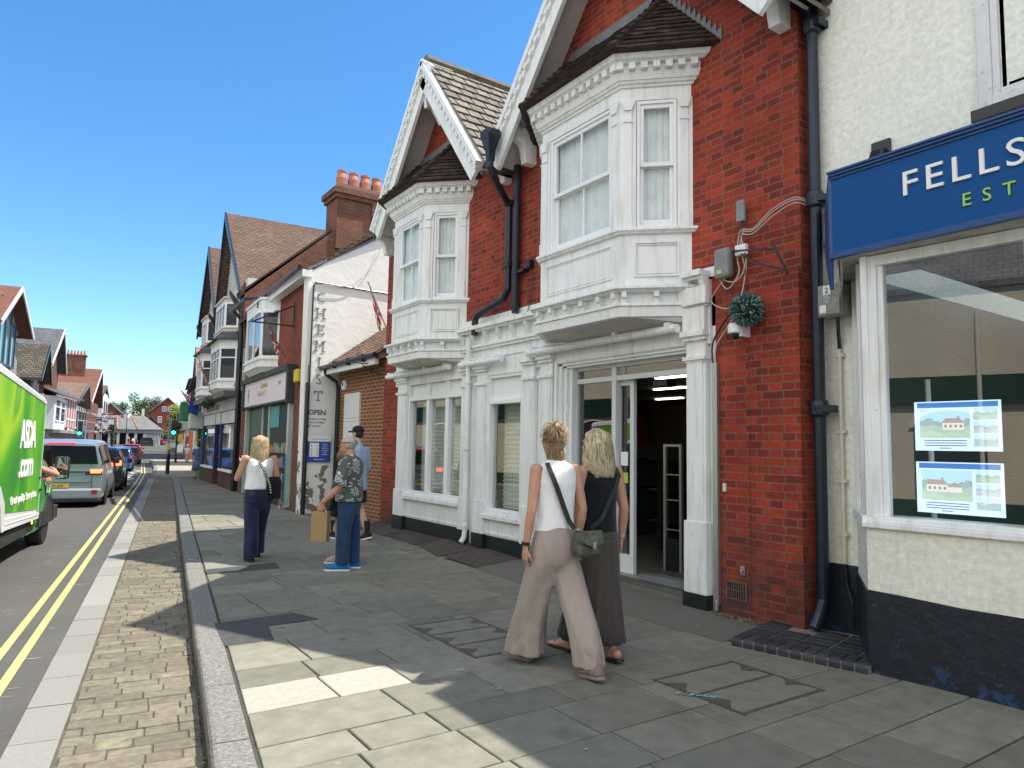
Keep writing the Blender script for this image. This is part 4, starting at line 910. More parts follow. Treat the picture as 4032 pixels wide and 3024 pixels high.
# backlit property sheets hanging in the window
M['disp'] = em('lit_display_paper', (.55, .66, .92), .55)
def display(zt, zb, label, seed):
    random.seed(seed); t = thing('property_display', label, 'property display', (5.36, 2.3, zb), 'backlit property displays in the shop window')
    F = Fr((5.34, 2.60, 0), (.10, -1, 0), (-1, -.10, 0)); W_ = .54
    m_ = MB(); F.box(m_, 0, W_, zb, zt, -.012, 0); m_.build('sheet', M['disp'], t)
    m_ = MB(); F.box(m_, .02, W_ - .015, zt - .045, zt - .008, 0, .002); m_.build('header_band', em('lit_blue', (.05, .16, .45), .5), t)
    def pic(u0, u1, z0, z1, sky_, cols, house=False):
        h = z1 - z0; w_ = u1 - u0; pal = lambda c: tuple(.55 * x + .45 * y for x, y in zip(c, (.62, .70, .85)))  # mixes a pale wash of window reflection into the picture colours
        m_ = MB(); F.box(m_, u0, u1, z0, z1, 0, .0015, 0); mats = [em('photo_sky', sky_, .45, vary=.25)] + [em('photo_tone', pal(c), .42, vary=.5) for c in cols]
        for k, c in enumerate(cols):
            n = 34; zz = z0 + h * (.60 - k * .20); pts = [F.p(u0, z0, .002 + k * .0006), F.p(u1, z0, .002 + k * .0006)]; a = random.uniform(0, 6)
            for i in range(n + 1): pts.append(F.p(u1 + (u0 - u1) * i / n, zz + h * (.07 * math.sin(i * .35 + a) * math.sin(i * .13 + a) + random.uniform(-.025, .03) * (1.6 if k == 0 else .4)), .002 + k * .0006))
            m_.poly(pts, k + 1)
        m_.build('house_photo', mats, t)
        if house:
            m_ = MB(); c0 = u0 + w_ * (.10 if seed == 5 else .46); F.box(m_, c0, c0 + w_ * .42, z0 + h * .28, z0 + h * .52, .003, .0038, 0); F.pr(m_, [(c0 - .006, z0 + h * .52), (c0 + w_ * .42 + .006, z0 + h * .52), (c0 + w_ * .35, z0 + h * .68), (c0 + w_ * .07, z0 + h * .68)], .003, .004, 1); F.box(m_, c0 + w_ * .3, c0 + w_ * .34, z0 + h * .6, z0 + h * .76, .003, .0038, 1)
            if seed == 5: F.box(m_, c0 + w_ * .42, c0 + w_ * .70, z0 + h * .28, z0 + h * .45, .003, .0037, 0); F.pr(m_, [(c0 + w_ * .42, z0 + h * .45), (c0 + w_ * .72, z0 + h * .45), (c0 + w_ * .56, z0 + h * .62)], .003, .0039, 1)
            for k in range(4): F.box(m_, c0 + w_ * (.04 + k * .10), c0 + w_ * (.09 + k * .10), z0 + h * .36, z0 + h * .45, .004, .0044, 2)
            m_.build('house_photo', [em('photo_wall', (.75, .68, .60), .42, vary=.2), em('photo_roof', (.42, .33, .32), .4, vary=.3), em('photo_window', (.25, .28, .36), .4)], t)
    gg = [(.12, .3, .08), (.3, .42, .15), (.10, .22, .07)]
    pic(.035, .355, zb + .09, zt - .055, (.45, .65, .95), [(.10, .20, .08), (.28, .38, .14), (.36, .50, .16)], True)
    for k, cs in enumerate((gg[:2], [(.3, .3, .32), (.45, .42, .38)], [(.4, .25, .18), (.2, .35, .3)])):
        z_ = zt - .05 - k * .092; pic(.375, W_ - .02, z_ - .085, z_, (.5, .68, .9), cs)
    m_ = MB()
    for k in range(4): F.box(m_, .06 + (.1 if k == 3 else 0), .33 - (.1 if k == 3 else 0), zb + .07 - k * .018, zb + .0755 - k * .018, 0, .001)
    m_.build('caption', em('caption_ink', (.08, .1, .2), .1), t)
display(1.93, 1.58, 'upper of the two backlit property displays in the shop window', 3)
display(1.50, 1.14, 'lower of the two backlit property displays in the shop window', 5)
random.seed(11)
# drainpipe, conduit, meter box, lamp
t = thing('drainpipe', 'weathered blue black cast iron drainpipe between the brick house and the cream shop', 'drainpipe', (5.68, 3.55, 0))
m_ = MB(); m_.tube([(5.66, 3.55, 6.3), (5.66, 3.55, .32), (5.62, 3.56, .2), (5.55, 3.57, .08)], .050, 14)
for z in (5.35, 3.72, 1.86): m_.lathe((5.66, 3.55, z), [(.058, 0), (.075, .02), (.078, .1), (.068, .14), (.058, .15)], 14); m_.box(5.64, 5.76, 3.46, 3.48, z + .04, z + .09); m_.box(5.6, 5.76, 3.44, 3.50, z + .04, z + .1)
m_.build('pipe', M['ironblue'], t)
m_ = MB(); m_.tube([(5.66, 3.49, 5.6), (5.58, 3.30, 5.72), (5.62, 3.0, 6.0)], .012, 6); m_.tube([(5.70, 3.625, 5.5), (5.70, 3.63, 4.4), (5.70, 3.625, 3.2), (5.74, 3.61, 2.9)], .007, 5); m_.each('cable', M['black'], t)
t = thing('conduit', 'thin cream painted conduit rising to the meter box', 'conduit', (5.78, 3.42, 0))
m_ = MB(); m_.tube([(5.77, 3.42, .62), (5.77, 3.42, 2.45)], .018, 8)
for z in (.85, 1.3, 1.72, 2.38): m_.box(5.755, 5.80, 3.38, 3.46, z, z + .03)
m_.build('pipe', M['cream'], t)
m_ = MB(); m_.tube([(5.77, 3.42, 2.45), (5.74, 3.41, 2.6), (5.72, 3.40, 2.72)], .016, 7); m_.tube([(5.77, 3.42, .62), (5.76, 3.40, .45), (5.74, 3.34, .3), (5.74, 3.33, .1)], .014, 7); m_.each('cable_tail', M['iron'], t)
t = thing('meter_box', 'grimy grey meter box with a number 2 plate beside the blue fascia', 'meter box', (5.66, 3.4, 2.7))
m_ = MB(); m_.box(5.62, 5.79, 3.30, 3.52, 2.72, 3.0); m_.box(5.60, 5.62, 3.31, 3.51, 2.73, 2.99); m_.build('box_body', pm('grimy_grey_box', (.30, .31, .28), .6, vary=.35, vs=12, dirt=((.1, .11, .08), 10, .6)), t, bevel=.008)
m_ = MB(); m_.box(5.594, 5.599, 3.385, 3.455, 2.905, 2.985); m_.build('number_plate', M['white2'], t); text("2", .05, M['black'], (5.592, 3.44, 2.92), t, name='number', ext=.001)
m_ = MB(); m_.box(5.594, 5.599, 3.39, 3.45, 2.83, 2.90); m_.build('worn_plate', pm('worn_plate', (.45, .45, .42), .6, vary=.5, vs=40), t); m_ = MB(); m_.box(5.594, 5.599, 3.43, 3.49, 2.75, 2.82); m_.build('sticker', M['white2'], t)
t = thing('wall_light', 'black box floodlight on the cream wall above the blue fascia', 'wall light', (5.72, 2.99, 4.0))
m_ = MB(); m_.box(5.72, 5.749, 2.91, 3.07, 3.9, 4.16); m_.prism([V(5.72, 2.94, 4.08), V(5.66, 2.94, 4.07), V(5.58, 2.94, 3.93), V(5.60, 2.94, 3.86), V(5.72, 2.94, 3.9)], (0, .1, 0)); m_.build('housing', M['black'], t, bevel=.008)
# blue brick step
t = thing('brick_step', 'low bullnosed step of blue engineering bricks at the foot of the drainpipe', 'step', (5.2, 3.4, 0))
BB = island('blue_engineering_brick', (.032, .036, .044), (.065, .068, .075), rough=.5, vary=.3, vs=14)
A_ = V(4.76, 3.80, 0); B_ = V(4.99, 2.80, 0); d_ = (B_ - A_); L_ = d_.length; d_.normalize(); n_ = V(-d_.y, d_.x, 0)
m_ = MB(); n = 11
for i in range(n):
    a = A_ + d_ * (L_ * i / n + .005); w_ = L_ / n - .011
    P = [(0, 0), (0, .035), (.012, .055), (.035, .066), (.21, .068), (.21, 0)]
    m_.prism([a + n_ * x + V(0, 0, z) for x, z in P], d_ * w_)
for j in range(5):
    k = 0
    while k < L_ - .05:
        a = A_ + n_ * (.225 + j * .118) + d_ * k; wd = min(.215, L_ + .05 - k)
        c = a + n_ * .05 + d_ * wd / 2
        if not (abs(c.x - 5.56) < .13 and abs(c.y - 3.58) < .1) and c.x < 5.85: m_.ob(a, n_ * .108, d_ * (wd - .01), (0, 0, .064))
        k += .225
m_.build('bricks', BB, t, bevel=.006)
m_ = MB(); m_.prism([A_ + n_ * .01 + V(0, 0, -.02), B_ + n_ * .01 + V(0, 0, -.02), B_ + n_ * .9 + V(0, 0, -.02), A_ + n_ * .85 + V(0, 0, -.02)], (0, 0, .072)); m_.build('mortar', pm('mortar', (.22, .20, .16), .9, vary=.3), t)

# ================================================================== BUILDINGS ACROSS THE ROAD (seen mirrored in the shop glass)
def sthing(name, label, cat, x, s, z=0, group=None): return thing(name, label, cat, (x, s, z), group, street=True)
T = sthing('pub_building', 'sunlit cream brick building with dark green fascia, seen only mirrored in the shop windows', 'building', -9.5, 8)
FO = Fr((-9.5, 0, 0), (0, 1, 0), (1, 0, 0))
m_ = MB(); m_.box(-17, -9.5, -12, 44, .4, 5.6); m_.build('wall', brick('sunlit_cream_brick', (.74, .65, .47), (.70, .61, .44), (.6, .53, .4), bw=.23, bh=.078, ms=.01, bump=.3, vary=.1), T)
m_ = MB(); m_.box(-17.02, -9.46, -8, 40, -.3, .45); FO.box(m_, -8, 40, 2.75, 3.45, 0, .09); m_.build('fascia', pm('dark_green_paint', (.008, .045, .028), .4), T)
m_ = MB(); m_.prism([V(-9.42, -12, 5.55), V(-13.2, -8, 8.6), V(-13.2, -8, 8.75), V(-9.42, -12, 5.7)], (0, 48, 0)); m_.prism([V(-17.6, -8, 4.95), V(-13.2, -8, 8.6), V(-13.2, -8, 8.75), V(-17.6, -8, 5.1)], (0, 48, 0)); m_.build('roof', M['slate_lt'], T)
for k in range(14):
    u = -6 + k * 3.1; m_ = MB(); FO.pr(m_, [(u, .5), (u + 1.5, .5), (u + 1.5, 2.2)] + [(u + .75 + .75 * math.cos(a), 2.2 + .42 * math.sin(a)) for a in [i * math.pi / 8 for i in range(1, 8)]] + [(u, 2.2)], .001, .02); m_.each('window', M['winpane'], T)
    m_ = MB(); P = [(u + .75 + .85 * math.cos(a), 2.2 + .50 * math.sin(a)) for a in [i * math.pi / 10 for i in range(0, 11)]] + [(u + .75 + .75 * math.cos(a), 2.2 + .42 * math.sin(a)) for a in [i * math.pi / 10 for i in range(10, -1, -1)]]
    FO.pr(m_, P, .0, .05); m_.build('arch_moulding', M['cream'], T)
m_ = MB()
for s_ in (3.4, 10.3, 18): m_.tube([(-9.4, s_, .4), (-9.4, s_, 5)], .05, 8)
m_.each('drainpipe', M['cream'], T)
text("att", .36, pm('gold_letter', (.75, .6, .05), .4, vary=0), (-9.38, 10.0, 3.02), T, right=(0, 1, 0), name='lettering', ext=.01, off=.01); text("EST. 1836", .13, MG, (-9.38, 10.0, 2.84), T, right=(0, 1, 0), name='lettering')
# ================================================================== RIGHT-HAND ROW BEYOND THE BRICK HOUSE
# ---- low link building
T = thing('low_brick_building', 'low orange brick building with a tiled lean-to roof beside the white gable wall', 'building', (5.8, 14, 0))
m_ = MB(); m_.box(5.8, 9.5, YB, 15.5, -.1, 3.3); m_.build('wall', M['brick_new'], T)
m_ = MB(); m_.box(5.68, 5.82, YB, 12.75, 0, 3.4); m_.build('pier', M['brick'], T)
m_ = MB(); tiles(m_, (5.45, YB, 3.30), (5.45, 15.5, 3.30), (8.0, 15.5, 5.15), (8.0, YB, 5.15), .17, .11, .014); m_.prism([V(5.45, YB, 3.27), V(8.0, YB, 5.12), V(8.0, YB, 5.05), V(5.45, YB, 3.2)], (0, 2.9, 0)); m_.build('roof', island('brown_clay_tile', (.16, .10, .07), (.30, .20, .14), vary=.4), T)
m_ = MB(); m_.box(5.42, 5.50, YB + .1, 15.5, 3.10, 3.27); m_.build('fascia', M['white'], T)
m_ = MB(); m_.tube([(5.38, YB, 3.27), (5.38, 15.6, 3.25)], .055, 8); m_.tube([(5.38, 15.35, 3.25), (5.42, 15.35, 3.1), (5.70, 15.40, 2.95), (5.74, 15.42, 2.8), (5.74, 15.42, .05)], .04, 8)
for y in (13.1, 13.9, 14.7): m_.box(5.33, 5.44, y, y + .04, 3.18, 3.33)
m_.build('gutter', M['black'], T)
FL = Fr((5.8, 0, 0), (0, 1, 0), (-1, 0, 0))
m_ = MB(); FL.box(m_, 14.18, 15.05, .1, 2.66, 0, .04); FL.box(m_, 14.22, 15.01, 2.12, 2.14, .04, .05); FL.box(m_, 14.22, 15.01, 2.05, 2.06, .04, .05); m_.build('door', pm('pale_grey_door', (.70, .72, .72), .4, vary=.05), T)
t = thing('alarm_box', 'white hexagonal alarm box on the orange brick wall under the gutter', 'alarm box', (5.78, 15.1, 2.8))
m_ = MB(); m_.lathe((5.72, 15.08, 2.86), [(.10, 0), (.12, .01), (.12, .07)], 6, axis='X'); m_.build('cover', M['white2'], t, bevel=.008); m_ = MB(); m_.lathe((5.715, 15.08, 2.88), [(.04, 0), (.04, .006)], 12, axis='X'); m_.build('badge', M['black'], t)
t = thing('scroll_bracket', 'black scrolled iron bracket under the gutter of the low brick building', 'bracket', (5.7, 12.9, 3.0))
m_ = MB(); m_.tube([(5.7, 12.95, 3.12), (5.1, 13.0, 3.14)], .01, 6); m_.tube([(5.7, 12.95, 2.92), (5.45, 12.97, 3.02), (5.3, 13, 3.12)], .008, 6)
for cx, r_ in ((5.35, .06), (5.5, .045)): m_.tube([(cx + r_ * math.cos(a) * (1 - a / 14), 12.97, 3.03 + r_ * math.sin(a) * (1 - a / 14)) for a in [i * .6 for i in range(14)]], .006, 5)
m_.build('ironwork', M['black'], t)

# ---- chemist building with white gable wall
PA = R(3.5); PD = V(math.sin(PA), math.cos(PA), 0); PN = V(-math.cos(PA), math.sin(PA), 0)
CH = thing('chemist_building', 'brick pharmacy building with a white rendered gable wall lettered CHEMIST and one bay window', 'building', (5.1, 15.56, 0))
FC = Fr((5.08, 15.56, 0), PD, PN)
wp = [(5.04, 0), (12, 0), (12, 6.6), (6.75, 6.55), (5.0, 5.46)]
m_ = MB(); m_.prism([V(x, 15.56, z) for x, z in wp], (0, .3, 0))
M['renderwall'] = None
def renderm():
    m, t, b, N, L = nodes('peeling_white_render'); uvv = uvn(t)
    base = ramp(t, noise(t, .8, 6, uvv), [(.3, (.72, .72, .69)), (.7, (.84, .84, .82))])
    s_ = N('ShaderNodeSeparateXYZ'); L(uvv, s_.inputs[0]); mr = N('ShaderNodeMapRange'); L(s_.outputs['Y'], mr.inputs[0]); mr.inputs[1].default_value = .3; mr.inputs[2].default_value = 2.1; mr.inputs[3].default_value = .16; mr.inputs[4].default_value = -.06
    ad = N('ShaderNodeMath'); ad.operation = 'ADD'; L(noise(t, 3.2, 5, uvv, .55), ad.inputs[0]); L(mr.outputs[0], ad.inputs[1])
    c = mix(t, base, (.20, .18, .14), ramp(t, ad.outputs[0], [(.66, (0,) * 3), (.68, (1,) * 3)])); L(c, b.inputs['Base Color']); b.inputs['Roughness'].default_value = .85
    L(bumpn(t, noise(t, 5, 6, uvv), .5, .02), b.inputs['Normal']); return m
m_.build('gable_wall', renderm(), CH)
m_ = MB(); m_.prism([V(5.0, 15.54, 5.46), V(6.78, 15.54, 6.56), V(6.78, 15.54, 6.62), V(4.95, 15.54, 5.50)], (0, .3, 0)); m_.build('verge', M['lead'], CH)
m_ = MB(); m_.tube([(5.12, 15.54, .0), (5.12, 15.54, 5.12), (5.17, 15.54, 5.20), (7.2, 15.54, 5.18)], .018, 6); m_.tube([(5.07, 15.5, 0), (5.07, 15.5, 2.9)], .045, 8); m_.build('conduit', M['black'], CH)
cable([(6.75, 15.5, 6.45), (6.5, 15.5, 5.8), (6.0, 15.5, 5.25), (5.3, 15.5, 5.15)], M['cablew'], .008, CH)
m_ = MB(); FC.box(m_, .3, 7.75, -.1, 5.5, -6, -.05)
m_.build('wall', M['brick_red2'], CH)
m_ = MB(); m_.prism([FC.p(0, 5.42, .22), FC.p(0, 8.6, -4.0), FC.p(0, 8.45, -4.0), FC.p(0, 5.30, .22)], PD * 7.9); m_.build('roof', M['tile'], CH)
m_ = MB(); m_.tube([FC.p(0, 5.50, .28), FC.p(4.2, 5.50, .28), FC.p(4.4, 5.55, .30), FC.p(4.9, 5.60, .55), FC.p(7.0, 5.60, .55), FC.p(7.6, 5.5, .25)], .055, 8); FC.box(m_, 4.0, 4.05, 5.2, 5.5, 0, .4); m_.build('gutter', M['black'], CH)
m_ = MB(); FC.box(m_, -.02, 4.3, 5.30, 5.46, .0, .22); m_.build('fascia', M['white'], CH)
# lettering on the gable wall
MT = pm('grey_wall_letter', (.17, .16, .17), .8, vary=.25, vs=8)
def serif(ch, x, z, h, P):
    text(ch, h, MT, (x, 15.552, z), P, right=(1, 0, 0), ext=.002, name='wall_letter', align='CENTER', sx=.92, off=-.004)
    m_ = MB(); W = {'H': (-.36, .36), 'M': (-.40, .40), 'I': (0,), 'T': (0,), 'E': (-.3,), 'C': (), 'S': ()}.get(ch, ())
    for q in W:
        for zz in ((z, z + h - .014) if ch != 'T' else (z,)): m_.box(x + q * h - .045, x + q * h + .045, 15.545, 15.556, zz, zz + .016)
    if ch == 'E':
        for zz in (z, z + h - .07): m_.box(x + .3 * h, x + .3 * h + .016, 15.545, 15.556, zz, zz + .07)
    if ch == 'T':
        for q in (-.36, .36): m_.box(x + q * h - .01, x + q * h + .01, 15.545, 15.556, z + h - .075, z + h)
    if m_.v: m_.build('serif', MT, P)
for i, ch in enumerate("CHEMIST"): serif(ch, 5.31 + .004 * i, 4.76 - i * .375, .235, CH)
def wtext(s_, h, x, z, mat=MT, P=None, y=15.552, al='CENTER', off=0, sx=1): return text(s_, h, mat, (x, y, z), P or CH, right=(1, 0, 0), ext=.002, name='wall_letter', align=al, off=off, sx=sx)
wtext("OPEN", .11, 5.33, 2.20, off=.004); wtext("Monday to Friday", .042, 5.33, 2.09); wtext("9am to 5.30pm", .042, 5.33, 2.01); wtext("Saturday", .04, 5.33, 1.93)
t = thing('notice_board', 'blue and white surgery notice board on the peeling white wall', 'notice board', (5.4, 15.5, 1.2))
m_ = MB(); m_.box(5.13, 5.66, 15.52, 15.55, 1.14, 1.72); m_.build('board', pm('notice_blue', (.02, .07, .36), .4, vary=.05), t)
m_ = MB(); m_.box(5.13, 5.66, 15.512, 15.519, 1.60, 1.72); m_.box(5.18, 5.39, 15.512, 15.519, 1.26, 1.57); m_.build('white_panel', M['white2'], t)
for k in range(6): wtext(["Monday", "Tuesday", "Wednesday", "Thursday", "Friday", "Saturday"][k], .026, 5.53, 1.53 - k * .046, M['white2'], t, 15.518)
wtext("Community Dental Centre", .026, 5.42, 1.645, MT, t, 15.51); wtext("opening hours", .03, 5.4, 1.19, M['white2'], t, 15.518)
m_ = MB()
for x, z in ((5.22, 1.5), (5.22, 1.43), (5.22, 1.36), (5.22, 1.3), (5.35, 1.5), (5.35, 1.43), (5.35, 1.36), (5.35, 1.3)): m_.box(x - .012, x + .012, 15.508, 15.511, z - .012, z + .012)
m_.build('pictogram', MT, t)
# bay window
CB = Bay(0, 0, 0)
class Bay2(Bay):
    def __init__(s, F, u0, u1, pj):
        s.Fm = F; s.u0, s.u1, s.pj = u0, u1, pj; a = F.p(u0 - pj * .8, 0, 0); b = F.p(u0, 0, pj); c = F.p(u1, 0, pj); d = F.p(u1 + pj * .8, 0, 0); s.P = [a, b, c, d]
        s.F = []; s.L = []
        for p, q in ((a, b), (b, c), (c, d)):
            t_ = (q - p); s.L.append(t_.length); t_.normalize(); s.F.append(Fr(p, t_, (-t_.y, t_.x, 0)))
    def band(s, mb, z0, z1, d0, d1=None, mi=0):
        d1 = d0 if d1 is None else d1; R_ = []
        for z, d in ((z0, d0), (z1, d1)): R_.append([s.Fm.p(s.u0 - s.pj * .8 - d, z, -.05), s.Fm.p(s.u0 - d * .5, z, s.pj + d), s.Fm.p(s.u1 + d * .5, z, s.pj + d), s.Fm.p(s.u1 + s.pj * .8 + d, z, -.05)])
        mb.loft(R_, mi)
def simple_bay(F, u0, u1, pj, z0, zs, zt, z1, parent, mat, mul=(1, 2, 1), trans=None, name='bay', panemat=None, under=.12):
    B = Bay2(F, u0, u1, pj); m_ = MB(); B.band(m_, z0 - under, z0, -.12, 0); B.band(m_, z0, z0 + .05, .04); B.band(m_, z0 + .05, zs - .05, 0); B.band(m_, zs - .05, zs, .04); B.band(m_, zt, z1, 0); B.band(m_, z1 - .06, z1, .05)
    o_ = m_.build(name + '_body', mat, parent)
    for k in range(3):
        L_ = B.L[k]; Fk = B.F[k]; m_ = MB(); Fk.rect(m_, .01, L_ - .01, zs, zt, .055, -.08, .0)
        for i in range(1, mul[k]): u = L_ * i / mul[k]; Fk.box(m_, u - .022, u + .022, zs + .055, zt - .055, -.06, -.005)
        if trans: Fk.box(m_, .065, L_ - .065, trans - .02, trans + .02, -.06, -.004)
        w_ = m_.build('window', M['white2'], parent)
        g_ = MB(); Fk.quad(g_, .05, L_ - .05, zs + .04, zt - .04, -.04); g_.build('pane', panemat or M['shopglass'], w_)
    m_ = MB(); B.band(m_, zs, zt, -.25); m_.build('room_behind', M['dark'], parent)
    return B
FC2 = Fr(FC.o + FC.n * -.05, FC.t, FC.n)
simple_bay(FC2, 3.55, 5.6, .42, 3.55, 3.80, 5.10, 5.42, CH, M['white'], (1, 2, 1))
m_ = MB(); B_ = Bay2(FC2, 3.55, 5.6, .42).F[0]; a = B_.p(.04, 5.05, 0); m_.prism([a, a + B_.t * .45, a + B_.t * .45 + B_.n * .28 + V(0, 0, -.1), a + B_.n * .28 + V(0, 0, -.1)], (0, 0, .03)); m_.build('open_vent_window', M['white2'], CH)
# pharmacy shopfront
m_ = MB(); FC.box(m_, 1.1, 6.8, 3.28, 3.42, -.02, .22); FC.box(m_, 1.05, 1.2, 2.5, 3.4, -.02, .2); FC.box(m_, 6.6, 6.8, 2.5, 3.4, -.02, .2); FC.box(m_, 1.1, 6.8, 2.54, 2.60, -.02, .16); m_.build('cornice', pm('dark_green_grey_timber', (.03, .04, .037), .6, vary=.3), CH, bevel=.01)
m_ = MB(); FC.box(m_, 1.2, 6.6, 2.60, 3.28, .02, .14); m_.build('sign_board', pm('pinkish_white_sign', (.74, .68, .70), .45, vary=.04), CH)
tp = dict(right=-PD)
text("Carewise", .17, pm('ochre_letter', (.45, .30, .1), .5, vary=0), FC.p(4.35, 3.03, .142), CH, right=-PD, name='lettering'); text("PHARMACY", .15, pm('taupe_letter', (.50, .42, .36), .5, vary=0), FC.p(4.7, 2.82, .142), CH, right=-PD, name='lettering')
text("NHS", .10, pm('mauve_letter', (.33, .28, .45), .5, vary=0), FC.p(2.2, 3.0, .142), CH, right=-PD, name='lettering')
m_ = MB(); FC.box(m_, 5.95, 6.05, 2.72, 3.1, .141, .146); FC.box(m_, 5.85, 6.15, 2.88, 2.94, .141, .146); FC.box(m_, 5.92, 6.08, 3.0, 3.08, .141, .147); m_.build('emblem', pm('grey_emblem', (.28, .28, .30), .5), CH)
m_ = MB(); FC.box(m_, 1.4, 6.4, -.05, 2.54, -.04, -.02); m_.build('shop_dark', pm('shop_green_dark', (.012, .03, .03), .6), CH)
m_ = MB(); FC.box(m_, 1.15, 1.32, .05, 2.54, -.02, .10); FC.box(m_, 3.62, 3.76, .05, 2.54, -.02, .02); FC.box(m_, 6.45, 6.6, .05, 2.54, -.02, .10); FC.box(m_, 4.5, 4.62, .0, 2.54, -.02, .02); m_.each('shop_post', pm('pale_green_post', (.42, .50, .44), .5, vary=.2), CH)
m_ = MB(); FC.box(m_, 1.16, 1.31, .1, 1.3, .10, .105); FC.box(m_, 2.6, 3.6, 1.95, 2.5, -.018, .0); m_.each('turquoise_panel', pm('turquoise_panel', (.01, .30, .33), .4), CH)
m_ = MB(); FC.box(m_, 4.8, 6.4, .1, 2.5, -.018, -.005); m_.build('door', pm('bottle_green_door', (.01, .055, .045), .4), CH)
m_ = MB()
for z in (.6, .95, 1.3): FC.box(m_, 1.6, 3.6, z, z + .03, -.015, .06)
sh = m_.build('shelf', pm('shelf_wood', (.22, .16, .1), .6), CH)
cols_ = [(.35, .04, .04), (.04, .12, .3), (.5, .5, .45), (.03, .2, .12), (.45, .3, .1), (.25, .25, .28), (.5, .1, .15)]
pk = [pm('packet', c, .5, vary=.2) for c in cols_]
m_ = MB()
for z in (.63, .98, 1.33):
    u = 1.65
    while u < 3.5: w_ = random.uniform(.05, .12); FC.box(m_, u, u + w_, z, z + random.uniform(.1, .24), -.01, .05, random.randrange(7)); u += w_ + .01
m_.build('packets', pk, CH)
m_ = MB(); FC.box(m_, .0, 1.05, 0, 3.3, -.02, .02); FC.box(m_, 6.85, 7.75, 0, 3.3, -.02, .02); m_.each('brick_pier', M['brick_dark'] if False else brick('crumbling_brick', (.30, .08, .05), (.18, .06, .045), (.14, .11, .09), soot=(.1, 1.6, (.12, .11, .10)), vary=.4, bump=1), CH)
t = thing('alarm_box', 'small yellow alarm box beside the pinkish pharmacy sign', 'alarm box', FC.p(.55, 3.1, .05))
m_ = MB(); FC.box(m_, .45, .75, 2.95, 3.25, .02, .14); m_.build('cover', pm('yellow_plastic', (.65, .50, .04), .4), t, bevel=.03)
# iron sign bracket
t = thing('sign_bracket', 'empty black triangular iron sign bracket on the pharmacy brickwork', 'bracket', FC.p(2.0, 4.6, 0))
m_ = MB(); q = FC.p(1.8, 4.52, .02); m_.tube([FC.p(1.55, 5.02, .0), FC.p(1.55, 4.35, .0)], .022, 6); m_.tube([FC.p(1.55, 4.90, .0), FC.p(1.6, 4.42, .95)], .018, 6); m_.tube([FC.p(1.55, 4.40, .0), FC.p(1.6, 4.42, .98)], .018, 6); m_.build('ironwork', M['black'], t)
# flags
def flagm(name):
    m, t, b, N, L = nodes(name); uvv = uvn(t); b.inputs['Roughness'].default_value = .8; return m
FR_, FB_, FW_ = pm('flag_red', (.55, .02, .04), .8, vary=.1), pm('flag_blue', (.02, .04, .25), .8, vary=.1), pm('flag_white', (.75, .75, .75), .8, vary=.05)
def union_flag(P0, dirv, L_, W_, label, drop=(0, 0, -1), poleL=1.3, cat='flag'):
    t = thing('flag', label, cat, P0, 'flags hung on the house fronts'); d = Vector(dirv).normalized(); P0 = Vector(P0)
    m_ = MB(); m_.tube([P0, P0 + d * poleL], .014, 6); m_.build('pole', pm('flag_pole', (.3, .22, .15), .5), t)
    # drooping cloth: folds gathered under the pole
    A_ = P0 + d * (poleL - L_ - .02); cloth = MB(); n, k = 24, 16; dn = Vector(drop).normalized(); sd = d.cross(dn).normalized()
    vs = []; col_ = []
    for i in range(n + 1):
        for j in range(k + 1):
            u, v = i / n, j / k; gather = 1 - .85 * v
            p = A_ + d * (L_ * (u * gather + .0 * v)) + dn * (W_ * v * 1.0) + sd * .05 * math.sin(u * 9 + v * 2) * v
            vs.append(p)
    for i in range(n):
        for j in range(k):
            u, v = (i + .5) / n * 2 - 1, (j + .5) / k * 2 - 1
            du = min(abs(abs(u) * 1 - abs(v)), 9); c = 1
            if du < .36: c = 2
            if du < .14: c = 0
            if abs(u) < .24 or abs(v) < .34: c = 2
            if abs(u) < .14 or abs(v) < .2: c = 0
            cloth.mesh([vs[i * (k + 1) + j], vs[(i + 1) * (k + 1) + j], vs[(i + 1) * (k + 1) + j + 1], vs[i * (k + 1) + j + 1]], [(0, 1, 2, 3)], c)
    cloth.build('cloth', [FR_, FB_, FW_], t)
    return t
union_flag((5.82, 12.9, 3.72), (-.43, .1, 1.0), .72, .34, 'union flag on a pole hanging at the left corner of the brick house', drop=(-.05, 0, -1), poleL=1.15)
union_flag((5.13, 17.5, 3.66), (-.74, -.8, .78), .80, .30, 'union flag on an angled pole below the pharmacy bay window', drop=(.1, 0, -1), poleL=1.3)
# ---- party wall, chimney and the tall half-timbered house
TH = thing('gabled_house', 'tall tile roofed house with two jettied half-timbered gables and stacked bay windows', 'building', tuple(FC.p(8, 0, 0)))
def PY(x, z, Y=23.3): return V(x, Y, z)
yy = FC.p(7.75, 0, 0).y
m_ = MB(); m_.prism([PY(5.55, 4.6), PY(5.45, 6.40), PY(5.81, 6.75), PY(8.2, 8.86), PY(8.55, 9.2), PY(13, 9.2), PY(13, 4.6)], (0, .4, 0)); pw = m_.build('party_wall', M['brick_far'], TH)
m_ = MB(); m_.prism([PY(5.3, 6.36), PY(8.22, 8.98), PY(8.22, 8.84), PY(5.35, 6.22)], (0, .5, 0)); m_.build('verge', M['tile_dark'], TH)
m_ = MB(); x0, x1, zc = 8.35, 11.0, 10.45; m_.box(x0, x1, 23.2, 24.3, 8.3, zc); m_.box(x0 - .08, x1 + .08, 23.12, 24.38, zc - .35, zc - .2); m_.box(x0 - .15, x1 + .15, 23.05, 24.45, zc - .2, zc); m_.box(x0 + 1.25, x0 + 1.5, 23.1, 23.2, 9.6, zc - .35); ch = m_.build('chimney', M['brick_far'], TH)
